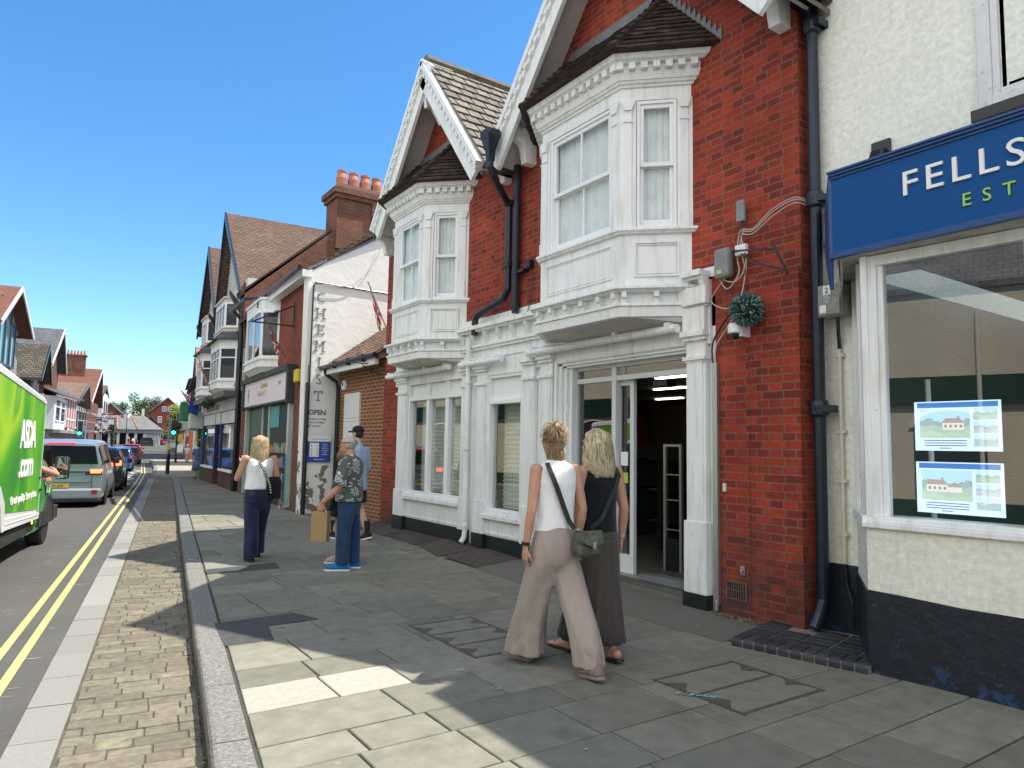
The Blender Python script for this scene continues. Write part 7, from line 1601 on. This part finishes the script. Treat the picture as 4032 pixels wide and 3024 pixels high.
leg(b, (-.08, 0, .90), (-.09, .20, .50), (-.06, .29, .10), (.07, .05, .045, .034)); leg(b, (.08, 0, .90), (.085, -.08, .50), (.085, -.33, .12), (.07, .05, .045, .034))
b.build('body', M['skin'], W1, remesh=.0065, sm=2); eyes(W1, C1, hM)
t_ = MB(); body_rings(t_, [(0, 0, .955, .152, .110), (0, 0, .965, .158, .114), (0, -.003, 1.06, .146, .108), (0, -.006, 1.2, .150, .112), (0, -.01, 1.30, .163, .112), (0, -.01, 1.38, .165, .095), (0, -.008, 1.425, .135, .078), (0, -.003, 1.45, .085, .062), (0, .0, 1.472, .066, .058)], 32, f=lambda a, z: 1 + .012 * math.sin(5 * a + z * 14) * (1 if z < 1.3 else .3))
t_.build('crop_top', cloth('white_jersey', (.80, .80, .82)), W1, remesh=.008, sm=3)
TA = cloth('taupe_knit', (.35, .295, .26), vary=.06, bs=260)
t_ = MB(); fl = folds(4, .12, .1, .75, 1.0, .02); fr_ = folds(4, .10, .1, .8, 2.4, .02)
body_rings(t_, [(0, 0, .69, .12, .09), (0, -.005, .74, .175, .125), (0, -.012, .80, .185, .135), (0, -.012, .88, .176, .130), (0, -.005, .96, .156, .115), (0, 0, 1.03, .142, .104)], 32)
body_rings(t_, [(-.075, .245, .06, .135, .155), (-.078, .235, .16, .130, .150), (-.08, .19, .32, .122, .138), (-.082, .13, .48, .115, .128), (-.082, .07, .62, .110, .122), (-.082, .02, .74, .108, .128), (-.078, 0, .86, .098, .122), (-.07, 0, .93, .08, .1)], 48, fl)
body_rings(t_, [(.110, -.275, .075, .102, .115), (.108, -.255, .2, .106, .118), (.104, -.19, .36, .110, .120), (.098, -.11, .50, .112, .124), (.09, -.05, .64, .112, .126), (.082, 0, .76, .108, .128), (.078, 0, .86, .098, .122), (.07, 0, .93, .08, .1)], 48, fr_)
t_.build('trousers', TA, W1, remesh=.011, sm=9)
SH = (cloth('mauve_trainer', (.21, .155, .15)), cloth('mauve_sole', (.27, .215, .20)))
shoe('shoe', (-.07, .30, .092), R(16), W1, SH); shoe('shoe', (.10, -.35, .108), R(-4), W1, SH, pitch=R(-9))
m_ = MB(); m_.tube([(-.07, .262, .10), (-.07, .262, .16)], .043, 12); m_.build('sock', M['white2'], W1)
# hair: rough bun with loose ends
HB = hairm('mousy_blonde_hair', (.07, .04, .02), (.40, .27, .14))
def bunbase(m_): m_.ell(C1 + V(0, -.012, .024), .082, .098, .094, 20, 12); m_.ell(C1 + V(-.045, -.085, .098), .070, .062, .066, 16, 10)
def gen1(i):
    r_ = random.random(); B0 = C1 + V(-.045, -.085, .098)
    if r_ < .66:   # combed from the hairline up to the bun
        a = random.uniform(0, 6.28); pol = random.uniform(.3, 1.75); d = V(math.cos(a) * math.sin(pol), math.sin(a) * math.sin(pol), math.cos(pol)); 
        if d.y > .45: d.y = -d.y
        p = C1 + V(d.x * .085, d.y * .101 - .012, d.z * .097 + .024); q = B0 + V(random.gauss(0, .02), random.gauss(0, .02), random.gauss(0, .02)); pts = []
        for j in range(7):
            f = j / 6; m0 = p.lerp(q, f); o = (m0 - C1); o.normalize(); pts.append(m0 + o * .022 * math.sin(f * math.pi) + V(random.gauss(0, .002), 0, random.gauss(0, .002)))
        return pts
    if r_ < .88:  # loose tufts springing out of the bun
        d = V(random.gauss(-.15, 1), random.gauss(-.5, .8), random.gauss(.6, .9)).normalized(); s_ = d.orthogonal().normalized(); s_ = Matrix.Rotation(random.uniform(0, 6.28), 3, d) @ s_; R2 = random.uniform(.040, .066); pts = []
        for j in range(7): f = j / 6; pts.append(B0 + d * R2 * math.sin(f * 2.0) * (.75 + .3 * f) + s_ * (.055 * (1 - math.cos(f * 2.4))) + V(0, 0, -.03 * f * f))
        return pts
    a = random.uniform(math.pi * 1.05, math.pi * 1.95); p = C1 + V(math.cos(a) * .07, math.sin(a) * .075 - .01, -.03); L_ = random.uniform(.05, .14); return [p + V(random.uniform(-.012, .012) * f, -.010 * f, -L_ * f) for f in (0, .25, .5, .75, 1)]
strands(W1, C1, HB, 2300, gen1, .0022, base=bunbase)
m_ = MB(); m_.prism([C1 + V(.02, -.115, .0), C1 + V(.045, -.108, .0), C1 + V(.015, -.12, .05), C1 + V(-.0, -.122, .04)], (0, -.008, 0)); m_.build('hair_clip', M['steel'], W1)
# bag, strap, watch
BM = pm('camouflage_canvas', (.10, .115, .085), .8, vary=.6, vs=22, bump=.2)
BG = tag(thing('shoulder_bag', 'camouflage canvas shoulder bag with a dark strap across the white crop top', 'bag', loc=W1.location, rot=-R(4)))
strap(BG, [(-.125, -.085, 1.445), (-.115, -.118, 1.38), (-.07, -.135, 1.27), (-.015, -.137, 1.14), (.03, -.14, 1.04), (.06, -.165, .985)], .036, cloth('olive_black_webbing', (.03, .032, .028)))
m_ = MB(); m_.loft([[V(x0 + (.15 if 0 else 0), y, z) for x0, y, z in R_] for R_ in ([(.035, -.265, .80), (.225, -.235, .80), (.225, -.165, .80), (.035, -.165, .80)], [(.03, -.28, .84), (.245, -.245, .84), (.245, -.16, .84), (.03, -.16, .84)], [(.04, -.27, .97), (.23, -.24, .965), (.23, -.165, .97), (.04, -.165, .98)])]); bb = m_.build('bag_body', BM, BG, bevel=.02)
m_ = MB(); m_.prism([V(.035, -.275, .985), V(.235, -.245, .98), V(.24, -.262, .90), (V(.14, -.29, .865)), V(.03, -.293, .91)], (0, -.008, 0)); m_.build('bag_flap', BM, bb, bevel=.004)
m_ = MB(); m_.box(.125, .150, -.298, -.29, .86, .91); m_.lathe((.05, -.22, .985), [(.016, 0), (.016, .012)], 12); m_.build('buckle', M['steel'], bb)
m_ = MB(); m_.tube([(-.226, .022, .868), (-.225, .020, .892)], .031, 16); m_.build('wrist_watch', M['black'], W1)

# ---- woman in black sleeveless top and dark pleated skirt
W2 = person('woman in a black sleeveless top and long dark pleated skirt with shoulder-length blonde hair', (3.63, 4.13, 0), -R(-2))
b = MB(); C2 = V(-.0, .03, 1.585); hM = head(b, C2, 1.0, R(24), R(-3)); b.tube([(0, -.005, 1.39), (0, .0, 1.46), (0, .012, 1.53)], [.066, .055, .055], 16, ends=True)
body_rings(b, [(0, 0, .90, .14, .09), (0, -.005, 1.2, .135, .09), (0, -.01, 1.33, .165, .09), (0, -.01, 1.39, .165, .07), (0, -.005, 1.43, .10, .055), (0, 0, 1.45, .05, .045)])
arm(b, (.185, -.01, 1.375), (.225, -.06, 1.09), (.245, -.01, .865), (.053, .046, .038, .027)); hand(b, (.247, -.005, .85), (.02, .10, -1), (-.5, -.8, .1), 1.0, .35)
arm(b, (-.185, -.01, 1.375), (-.22, .02, 1.10), (-.215, .10, .87), (.053, .046, .038, .027)); hand(b, (-.215, .105, .855), (0, .15, -1), (0, 1, .1), 1.0, .35)
foot(b, (.0, -.17, .105), R(-4), 1.0, R(-8)); foot(b, (-.09, .26, .09), 0, 1.0); leg(b, (.03, 0, .7), (.03, -.04, .45), (.0, -.165, .11), (.08, .055, .05, .035)); leg(b, (-.08, 0, .7), (-.09, .14, .45), (-.09, .25, .11), (.08, .055, .05, .035))
b.build('body', M['skin'], W2, remesh=.0065, sm=2); eyes(W2, C2, hM)
t_ = MB(); body_rings(t_, [(0, 0, .905, .172, .118), (0, 0, .93, .172, .12), (0, -.003, 1.08, .158, .114), (0, -.006, 1.2, .163, .118), (0, -.01, 1.30, .178, .118), (0, -.01, 1.36, .178, .1), (0, -.008, 1.405, .15, .08), (0, -.003, 1.43, .09, .064), (0, .0, 1.45, .07, .060)], 32, f=lambda a, z: 1 + .010 * math.sin(5 * a + z * 14))
t_.build('top', cloth('black_jersey', (.006, .007, .014)), W2, remesh=.008, sm=3)
SK = cloth('dark_brown_pleated_cloth', (.060, .052, .048), vary=.1)
t_ = MB(); pf = folds(17, .055, .1, .85, .5, .008); body_rings(t_, [(-.03, .03, .135, .225, .27), (-.03, .03, .2, .218, .25), (-.02, .02, .45, .20, .205), (-.01, .005, .7, .19, .16), (0, 0, .85, .180, .135), (0, 0, .93, .165, .12)], 140, pf); t_.build('skirt', SK, W2, smooth=True)
m_ = MB(); body_rings(m_, [(0, 0, .885, .178, .132), (0, 0, .93, .170, .124)], 32); m_.build('waistband', SK, W2)
for A, y, p_ in (((.0, -.17, .105), R(-4), R(-8)), ((-.09, .26, .092), 0, 0)): shoe('flip_flop', A, y, W2, (M['black'], M['black']), 1.05, p_, flop=True)
long_hair(W2, C2, 1.0, hairm('ash_blonde_hair', (.20, .14, .08), (.72, .62, .44)), 2800, .235, .135, .016, up=0)
strap(W2, [(.155, -.055, 1.40), (.12, -.112, 1.36), (.06, -.132, 1.26), (0, -.132, 1.16), (-.08, -.13, 1.03), (-.15, -.09, .96)], .034, cloth('dark_green_webbing', (.022, .04, .032)))
m_ = MB()
for z in (.872, .884, .896): m_.tube([(.244, -.014, z), (.2445, -.014, z + .007)], .034, 16)
m_.build('bangles', M['steel'], W2)
m_ = MB(); m_.tube([(.02, -.148, .155), (.018, -.145, .160)], .040, 14); m_.build('anklet', M['black'], W2)

# ---- woman in white vest and dark jeans, mid distance
W3 = person('blonde woman in a white vest and dark jeans walking away, one arm raised', (2.60, 9.80, 0), R(6))
b = MB(); C3 = V(0, .03, 1.53); hM = head(b, C3, .96, R(10), 0); b.tube([(0, 0, 1.34), (0, .012, 1.46)], [.064, .054], 14, ends=True)
body_rings(b, [(0, 0, .92, .15, .1), (0, -.005, 1.15, .15, .1), (0, -.01, 1.30, .17, .09), (0, -.01, 1.36, .155, .07), (0, 0, 1.41, .05, .045)])
arm(b, (-.185, -.01, 1.335), (-.275, .06, 1.06), (-.14, .26, 1.24), (.055, .048, .040, .028)); hand(b, (-.135, .265, 1.25), (.3, .2, .9), (1, 0, 0), 1, .4)
arm(b, (.185, -.01, 1.335), (.245, -.03, 1.03), (.31, .02, .80), (.055, .048, .040, .028)); hand(b, (.313, .025, .785), (.12, .15, -1), (0, 1, .1), 1, .5)
foot(b, (-.10, -.10, .09), 0, .8); foot(b, (.10, .22, .09), 0, .8); leg(b, (-.08, 0, .92), (-.09, -.02, .5), (-.10, -.10, .1), (.07, .05, .045, .034)); leg(b, (.08, 0, .92), (.09, .12, .5), (.10, .2, .1), (.07, .05, .045, .034)); b.build('body', M['skin'], W3, remesh=.009, sm=2); eyes(W3, C3, hM)
t_ = MB(); body_rings(t_, [(0, 0, .93, .19, .135), (0, 0, .95, .19, .138), (0, 0, 1.1, .175, .13), (0, -.008, 1.24, .185, .125), (0, -.01, 1.32, .178, .1), (0, -.005, 1.37, .13, .075), (0, 0, 1.405, .07, .06)], 30, f=lambda a, z: 1 + .015 * math.sin(6 * a + z * 12)); t_.build('vest_top', cloth('white_cotton', (.72, .73, .76)), W3, remesh=.01, sm=3)
JN = cloth('dark_denim', (.012, .020, .055), vary=.25)
t_ = MB(); body_rings(t_, [(0, 0, .66, .13, .1), (0, -.02, .76, .19, .145), (0, -.02, .85, .19, .145), (0, 0, .96, .165, .125)], 28)
for x, y0, y1, sd in ((-.10, -.10, -.02, 1), (.10, .20, .05, 2)): body_rings(t_, [(x, y0, .06, .088, .105), (x, y0, .3, .09, .102), (x * .95, (y0 + y1) / 2, .5, .092, .10), (x * .85, y1 * .6, .68, .10, .11), (x * .75, 0, .8, .095, .115)], 30, folds(4, .03, .05, .7, sd))
t_.build('jeans', JN, W3, remesh=.011, sm=2)
for A in ((-.10, -.10, .092), (.10, .22, .092)): shoe('shoe', A, 0, W3, (M['black'], M['black']), .95)
long_hair(W3, C3, .98, hairm('golden_blonde_hair', (.22, .16, .09), (.56, .45, .27)), 1500, .30, .125, .012)
SB = tag(thing('shoulder_bag', 'black shoulder bag on a black and cream patterned strap against dark jeans', 'bag', loc=W3.location, rot=R(6)))
m_ = MB(); m_.loft([[V(x, y, z) for x, y in ((.05, -.17), (.27, -.12), (.27, -.02), (.05, -.02))] for z in (.80, 1.04)] + [[V(x, y, 1.10) for x, y in ((.09, -.16), (.24, -.12), (.24, -.03), (.09, -.03))]]); m_.build('bag_body', M['black'], SB, bevel=.015)
m_, n = MB(), 22
sp = [V(-.06, -.13, 1.30), V(.0, -.15, 1.2), V(.05, -.16, 1.09), V(.085, -.18, .98), V(.10, -.18, .86)]
strap(SB, sp, .032, M['black'], 'strap')
for i in range(14):
    f = i / 14 * 4; j = int(f); c = sp[j].lerp(sp[j + 1], f - j) + V(0, -.006, 0); m_.box(c.x - .010, c.x + .010, c.y - .004, c.y, c.z - .008, c.z + .008)
m_.build('strap_pattern', M['cream'], SB)
t = thing('phone', 'white phone held low in the blonde woman\'s right hand', 'phone', loc=W3.location, rot=R(6)); m_ = MB(); m_.ob((.315, .04, .64), (.012, 0, 0), (0, .05, .03), (.0, -.02, .12)); m_.build('phone_body', M['white2'], t, bevel=.006)

# ---- man in a floral shirt, facing left, with companion in black behind him
def floral():
    m, t, b, N, L = nodes('floral_shirt'); o = objn(t); mp = N('ShaderNodeMapping'); L(o, mp.inputs[0]); v = N('ShaderNodeTexVoronoi'); v.inputs['Scale'].default_value = 9.5; L(mp.outputs[0], v.inputs['Vector'])
    # petals: radial pattern inside each cell
    sb = N('ShaderNodeVectorMath'); sb.operation = 'SUBTRACT'; sc_ = N('ShaderNodeVectorMath'); sc_.operation = 'SCALE'; sc_.inputs[3].default_value = 1.0; L(mp.outputs[0], sc_.inputs[0]); L(sc_.outputs[0], sb.inputs[0]); L(v.outputs['Position'], sb.inputs[1])
    s_ = N('ShaderNodeSeparateXYZ'); L(sb.outputs[0], s_.inputs[0]); at = N('ShaderNodeMath'); at.operation = 'ARCTAN2'; L(s_.outputs['X'], at.inputs[0]); L(s_.outputs['Z'], at.inputs[1])
    m5 = N('ShaderNodeMath'); m5.operation = 'MULTIPLY'; L(at.outputs[0], m5.inputs[0]); m5.inputs[1].default_value = 5.5; sn = N('ShaderNodeMath'); sn.operation = 'SINE'; L(m5.outputs[0], sn.inputs[0])
    ma = N('ShaderNodeMath'); ma.operation = 'MULTIPLY_ADD'; L(sn.outputs[0], ma.inputs[0]); ma.inputs[1].default_value = -.16; L(v.outputs['Distance'], ma.inputs[2])
    nz = N('ShaderNodeMath'); nz.operation = 'MULTIPLY_ADD'; L(noise(t, 40, 2), nz.inputs[0]); nz.inputs[1].default_value = .12; L(ma.outputs[0], nz.inputs[2])
    c = ramp(t, nz.outputs[0], [(.0, (.02, .02, .04)), (.24, (.02, .02, .04)), (.30, (.62, .62, .64)), (.42, (.62, .62, .64)), (.47, (.08, .105, .09)), (1, (.08, .105, .09))])
    L(c, b.inputs['Base Color']); b.inputs['Roughness'].default_value = .8; return m
MN = person('grey-haired man in a floral shirt and blue jeans, holding a paper bag', (3.40, 8.56, 0), R(48))
b = MB(); C4 = V(.0, .05, 1.53); hM = head(b, C4, 1.03, R(14), R(-16)); b.tube([(0, 0, 1.33), (0, .02, 1.45)], [.072, .062], 14, ends=True)
body_rings(b, [(0, 0, .92, .16, .12), (0, 0, 1.2, .165, .12), (0, -.01, 1.33, .15, .08), (0, 0, 1.40, .06, .05)])
arm(b, (-.20, .0, 1.30), (-.27, .04, 1.02), (-.26, .24, .84), (.06, .054, .046, .033)); hand(b, (-.26, .25, .825), (0, .35, -1), (0, 1, .3), 1.1, .5, True)
arm(b, (.20, .0, 1.30), (.26, .06, 1.03), (.22, .25, .90), (.06, .054, .046, .033)); hand(b, (.22, .26, .89), (0, .5, -.9), (0, 1, .3), 1.1, .5)
b.build('body', M['skin'], MN, remesh=.009, sm=2); eyes(MN, C4, hM, 1.03)
t_ = MB(); body_rings(t_, [(0, .01, .84, .205, .165), (0, .01, .87, .207, .168), (0, .015, 1.0, .20, .165), (0, .01, 1.15, .195, .155), (0, -.01, 1.28, .205, .13), (0, -.01, 1.34, .18, .105), (0, .0, 1.385, .10, .08), (0, .01, 1.42, .078, .07)], 30, f=lambda a, z: 1 + .014 * math.sin(5 * a + z * 10))
for s_ in (-1, 1): t_.tube([(s_ * .14, 0, 1.32), (s_ * .20, .0, 1.30), (s_ * .24, .015, 1.16), (s_ * .275, .035, 1.04)], [.085, .088, .086, .090], 16, ends=False)
t_.build('floral_shirt', floral(), MN, remesh=.01, sm=2)
JB = cloth('blue_denim', (.022, .055, .13), vary=.2); t_ = MB(); body_rings(t_, [(0, 0, .66, .13, .11), (0, 0, .78, .18, .14), (0, 0, .90, .17, .135)], 28)
for x, y0, sd in ((-.11, .03, 1), (.10, -.03, 2)): body_rings(t_, [(x, y0, .07, .075, .09), (x, y0, .3, .078, .085), (x, y0 * .7, .5, .085, .09), (x * .9, 0, .68, .095, .105), (x * .8, 0, .8, .095, .115)], 28, folds(4, .03, .05, .7, sd))
t_.build('jeans', JB, MN, remesh=.011, sm=2)
BS = (cloth('bright_blue_trainer', (.01, .16, .38)), pm('white_sole', (.75, .75, .75), .5))
shoe('shoe', (-.12, .02, .095), R(14), MN, BS, 1.12); shoe('shoe', (.10, -.04, .095), R(4), MN, BS, 1.12)
def gens(C, yaw, lmax):
    def g_(i):
        a = random.uniform(0, 6.28); pol = random.uniform(.05, 1.5); d = V(math.cos(a) * math.sin(pol), math.sin(a) * math.sin(pol), math.cos(pol))
        if d.y > .35 and d.z < .6: d.y = -d.y
        M_ = Matrix.Rotation(yaw, 3, 'Z'); p = C + M_ @ V(d.x * .079, d.y * .098 - .01, d.z * .098 + .026); return [p, p + (p - C).normalized() * .006 + V(0, -.01, -.012), p + (p - C).normalized() * .006 + V(0, -.015, -lmax)]
    return g_
strands(MN, C4, hairm('grey_hair', (.22, .21, .20), (.45, .44, .42)), 700, gens(C4, R(14), .03), .004, base=lambda m_: m_.ell(C4 + V(0, -.016, .032), .079, .094, .092, 20, 12))
m_ = MB(); Mq = Matrix.Rotation(R(14), 3, 'Z') @ Matrix.Rotation(R(-16), 3, 'X')
m_.tube([C4 + Mq @ V(s_x, y_, z_) for s_x, y_, z_ in ((-.082, -.05, .03), (-.084, .02, .05), (-.07, .095, .06), (0, .112, .062), (.07, .095, .06), (.084, .02, .05), (.082, -.05, .03))], .004, 5); m_.build('sunglasses', M['black'], MN)
t = thing('paper_bag', 'brown paper carrier bag held by the man in the floral shirt', 'bag', loc=MN.location, rot=R(48)); m_ = MB(); KR = pm('kraft_paper', (.36, .25, .12), .8, vary=.12)
m_.loft([[V(x, y, z) for x, y in ((-.30, .17), (-.19, .17), (-.19, .37), (-.30, .37))] for z in (.36, .72)]); bb = m_.build('bag_body', KR, t)
m_ = MB(); m_.tube([(-.24, .20, .72), (-.25, .26, .79), (-.24, .32, .72)], .004, 5); m_.build('handle', M['white2'], t)
# companion (only the black jacket edge and pink shoes show)
W5 = person('person in black with pale pink trainers, mostly hidden behind the floral shirt man', (3.50, 9.04, 0), R(62))
b = MB(); C5 = V(.02, .02, 1.36); hM = head(b, C5, .93, R(180), 0); b.tube([(0, 0, 1.17), (0, .01, 1.28)], [.06, .052], 12, ends=True); body_rings(b, [(0, 0, .8, .14, .1), (0, 0, 1.15, .15, .09), (0, 0, 1.24, .06, .05)]); b.build('body', M['skin2'], W5, remesh=.011, sm=2); eyes(W5, C5, hM)
t_ = MB(); body_rings(t_, [(-.02, .06, .62, .25, .22), (-.01, .04, .75, .22, .19), (0, .02, .95, .19, .15), (0, 0, 1.1, .18, .12), (0, 0, 1.18, .11, .08)], 28); t_.tube([(-.16, .02, 1.12), (-.21, .08, .9), (-.19, .12, .72)], [.06, .055, .05], 12, ends=True); t_.build('jacket', cloth('black_jacket', (.012, .013, .016)), W5, remesh=.012, sm=2)
t_ = MB()
for x in (-.08, .08): body_rings(t_, [(x, 0, .06, .06, .07), (x, 0, .4, .07, .08), (x * .9, 0, .72, .09, .1)], 20)
t_.build('trousers', cloth('pale_trousers', (.35, .34, .33)), W5, remesh=.012, sm=1)
PS = (cloth('pale_pink_trainer', (.48, .34, .37)), M['white2'])
shoe('shoe', (-.08, .02, .09), 0, W5, PS, .95); shoe('shoe', (.08, .02, .09), 0, W5, PS, .95)
m_ = MB(); m_.ell(C5 + V(0, -.0, .03), .082, .095, .095, 16, 10); m_.build('hair', hairm('brown_hair', (.1, .06, .03), (.2, .13, .07)), W5)

# ---- man in black cap, pale blue shirt and shorts
W6 = person('man in a black cap, pale blue shirt and black shorts walking away', (4.52, 11.10, 0), R(22))
b = MB(); C6 = V(0, .02, 1.72); hM = head(b, C6, 1.03, R(8), 0); b.tube([(0, 0, 1.50), (0, .01, 1.64)], [.068, .060], 14, ends=True); body_rings(b, [(0, 0, .84, .13, .1), (0, 0, 1.3, .15, .1), (0, -.01, 1.48, .14, .08), (0, 0, 1.55, .06, .05)])
arm(b, (-.2, .0, 1.47), (-.25, .02, 1.16), (-.24, .12, .92), (.055, .05, .042, .03)); hand(b, (-.24, .12, .90), (0, .1, -1), (0, 1, 0), 1.1, .4); arm(b, (.2, .0, 1.47), (.24, .02, 1.16), (.22, .16, .94), (.055, .05, .042, .03)); hand(b, (.22, .16, .92), (0, .1, -1), (0, 1, 0), 1.1, .4)
leg(b, (.09, 0, .85), (.12, .02, .50), (.14, -.12, .13), (.09, .06, .058, .038)); leg(b, (-.09, .0, .85), (-.1, .16, .5), (-.10, .38, .12), (.09, .06, .058, .038)); b.build('body', M['skin2'], W6, remesh=.01, sm=2); eyes(W6, C6, hM)
SHB = cloth('pale_blue_shirt', (.30, .42, .58)); t_ = MB(); body_rings(t_, [(0, 0, .80, .20, .135), (0, 0, .84, .20, .14), (0, 0, 1.1, .185, .13), (0, -.01, 1.35, .20, .125), (0, -.01, 1.46, .18, .1), (0, 0, 1.53, .09, .075), (0, .005, 1.57, .07, .066)], 28, folds(4, .02, .8, 1.5, 1, .01))
for s_, w_ in ((-1, .12), (1, .16)): t_.tube([(s_ * .185, 0, 1.46), (s_ * .24, .01, 1.18), (s_ * .235, w_ - .04, .98)], [.068, .058, .048], 14, ends=True)
t_.build('shirt', SHB, W6, remesh=.011, sm=2)
t_ = MB(); body_rings(t_, [(0, 0, .68, .16, .11), (0, 0, .86, .17, .12)], 24); body_rings(t_, [(.10, .01, .60, .10, .11), (.09, 0, .8, .1, .11)], 24); body_rings(t_, [(-.09, .09, .58, .10, .11), (-.09, .02, .8, .1, .11)], 24); t_.build('shorts', cloth('black_shorts', (.012, .012, .015)), W6, remesh=.012, sm=2)
for A, p_ in (((.14, -.13, .105), R(-14)), ((-.10, .39, .095), 0)):
    shoe('shoe', A, 0, W6, (cloth('black_trainer', (.02, .02, .02)), M['white2']), 1.1, p_); m_ = MB(); m_.tube([V(*A) + V(0, .0, .0), V(*A) + V(0, .015, .20)], [.042, .052], 14); m_.build('sock', M['black'], W6)
Mq = Matrix.Rotation(R(8), 3, 'Z'); m_ = MB(); m_.loft([[C6 + Mq @ (V(.088 * q * math.cos(a), .108 * q * math.sin(a) - .006, z)) for a in [i * math.pi / 10 for i in range(20)]] for q, z in ((1, .03), (1.0, .07), (.88, .11), (.55, .135), (.1, .145))]); P = [C6 + Mq @ V(.085 * math.cos(a), .09 + .10 * math.sin(a), .045 - .02 * math.sin(a)) for a in [i * math.pi / 8 for i in range(9)]]; m_.prism(P, (0, 0, .010)); m_.build('cap', cloth('black_cap', (.012, .013, .016)), W6)
m_ = MB(); m_.ell(C6 + V(0, -.025, .0), .078, .085, .075, 14, 8); m_.build('hair', hairm('black_hair', (.01, .01, .01), (.03, .025, .02)), W6)

# ---- small distant figures
def small(label, P, rot, h, top, bottom, hairc, skirt=False, hat=None, bagc=None, st=.1):
    k = h / 1.7; t = person(label, P, rot); b = MB(); C = V(0, .02, 1.57) * k; hM = head(b, C, k, 0, 0); b.tube([V(0, 0, 1.38) * k, V(0, 0, 1.5) * k], .055 * k, 10, ends=True)
    body_rings(b, [(0, 0, .82 * k, .13 * k, .1 * k), (0, 0, 1.35 * k, .15 * k, .09 * k), (0, 0, 1.44 * k, .06 * k, .05 * k)])
    for s_ in (-1, 1): arm(b, V(s_ * .15, 0, 1.36) * k, V(s_ * .24, .02, 1.1) * k, V(s_ * .22, .12, .9) * k, tuple(x * k for x in (.052, .045, .038, .028))); hand(b, V(s_ * .22, .12, .885) * k, (0, .2, -1), (0, 1, 0), k, .4); leg(b, V(s_ * .09, 0, .85) * k, V(s_ * .09, s_ * st * .5, .5) * k, V(s_ * .09, s_ * st, .11) * k, tuple(x * k for x in (.08, .055, .05, .036))); foot(b, V(s_ * .09, s_ * st, .09) * k, 0, k)
    b.build('body', M['skin2'], t, remesh=.014, sm=1); eyes(t, C, hM, k)
    t_ = MB(); body_rings(t_, [(0, 0, .88 * k, .19 * k, .14 * k), (0, 0, 1.1 * k, .17 * k, .13 * k), (0, 0, 1.32 * k, .19 * k, .11 * k), (0, 0, 1.43 * k, .08 * k, .07 * k)], 20)
    for s_ in (-1, 1): t_.tube([V(s_ * .17, 0, 1.37) * k, V(s_ * .23, .02, 1.15) * k], [.068 * k, .062 * k], 12, ends=True)
    t_.build('top', top, t, remesh=.018, sm=1)
    t_ = MB()
    if skirt: body_rings(t_, [(0, 0, .38 * k, .27 * k, .23 * k), (0, 0, .7 * k, .22 * k, .17 * k), (0, 0, .92 * k, .17 * k, .13 * k)], 40, folds(9, .05, .3, .9, 1)); t_.build('skirt', bottom, t, smooth=True)
    else:
        for s_ in (-1, 1): body_rings(t_, [(s_ * .09 * k, s_ * st * k, .10 * k, .07 * k, .08 * k), (s_ * .09 * k, s_ * st * .5 * k, .5 * k, .085 * k, .09 * k), (s_ * .07 * k, 0, .85 * k, .11 * k, .12 * k)], 20)
        t_.build('trousers', bottom, t, remesh=.018, sm=1)
    for s_ in (-1, 1): shoe('shoe', V(s_ * .09, s_ * st, .095) * k, 0, t, (M['black'], M['black']), k)
    m_ = MB(); m_.ell(C + V(0, -.015, .03) * k, .085 * k, .1 * k, .098 * k, 14, 8); m_.build('hair', hairm('hair_tone', K(hairc, .7), K(hairc, 1.2)), t)
    if hat: m_ = MB(); m_.lathe(C + V(0, 0, .05) * k, [(.15 * k, 0), (.10 * k, .01), (.09 * k, .08), (.05 * k, .11)], 16); m_.build('sun_hat', hat, t)
    return t
BD = pm('blue_patterned_dress', (.10, .14, .30), .8, vary=.7, vs=26)
small('woman in a long blue patterned dress walking along the far pavement', tuple(V(5.98, 32.1, 0)), -SA, 1.50, BD, BD, (.05, .04, .04), True)
t = thing('handbag', 'red handbag carried by the woman in the blue patterned dress', 'bag', loc=V(5.98, 32.1, 0), rot=-SA); m_ = MB(); m_.box(.2, .34, -.1, .16, .62, .78); m_.build('bag_body', pm('red_leather', (.28, .01, .03), .5), t, bevel=.02)
CR = cloth('cream_linen', (.66, .62, .55)); BE = cloth('beige_cloth', (.42, .36, .28))
small('person in cream with a white sun hat, farther along the pavement', tuple(SP(1.3, 57, 0)), -SA, 1.3, CR, BE, (.5, .48, .45), hat=M['white2'])
small('person in red standing beside the road before the market hall', tuple(SP(-4.95, 112, .78)), R(150), 1.15, cloth('red_cloth', (.45, .03, .05)), BE, (.3, .2, .1), hat=M['white2'])
small('person in white standing next to the one in red before the market hall', tuple(SP(-4.45, 112.5, .78)), R(170), 1.2, M['white2'], cloth('dark_red_cloth', (.2, .02, .04)), (.1, .07, .05))
small('person in a maroon top at the right of the small group before the market hall', tuple(SP(-4.05, 113, .78)), R(200), 1.15, cloth('maroon_cloth', (.14, .02, .03)), M['black'], (.05, .04, .03))
small('person in pale clothes at the left, behind the parked cars before the market hall', tuple(SP(-6.6, 108, .7)), R(20), 1.2, M['white2'], BE, (.4, .38, .35))
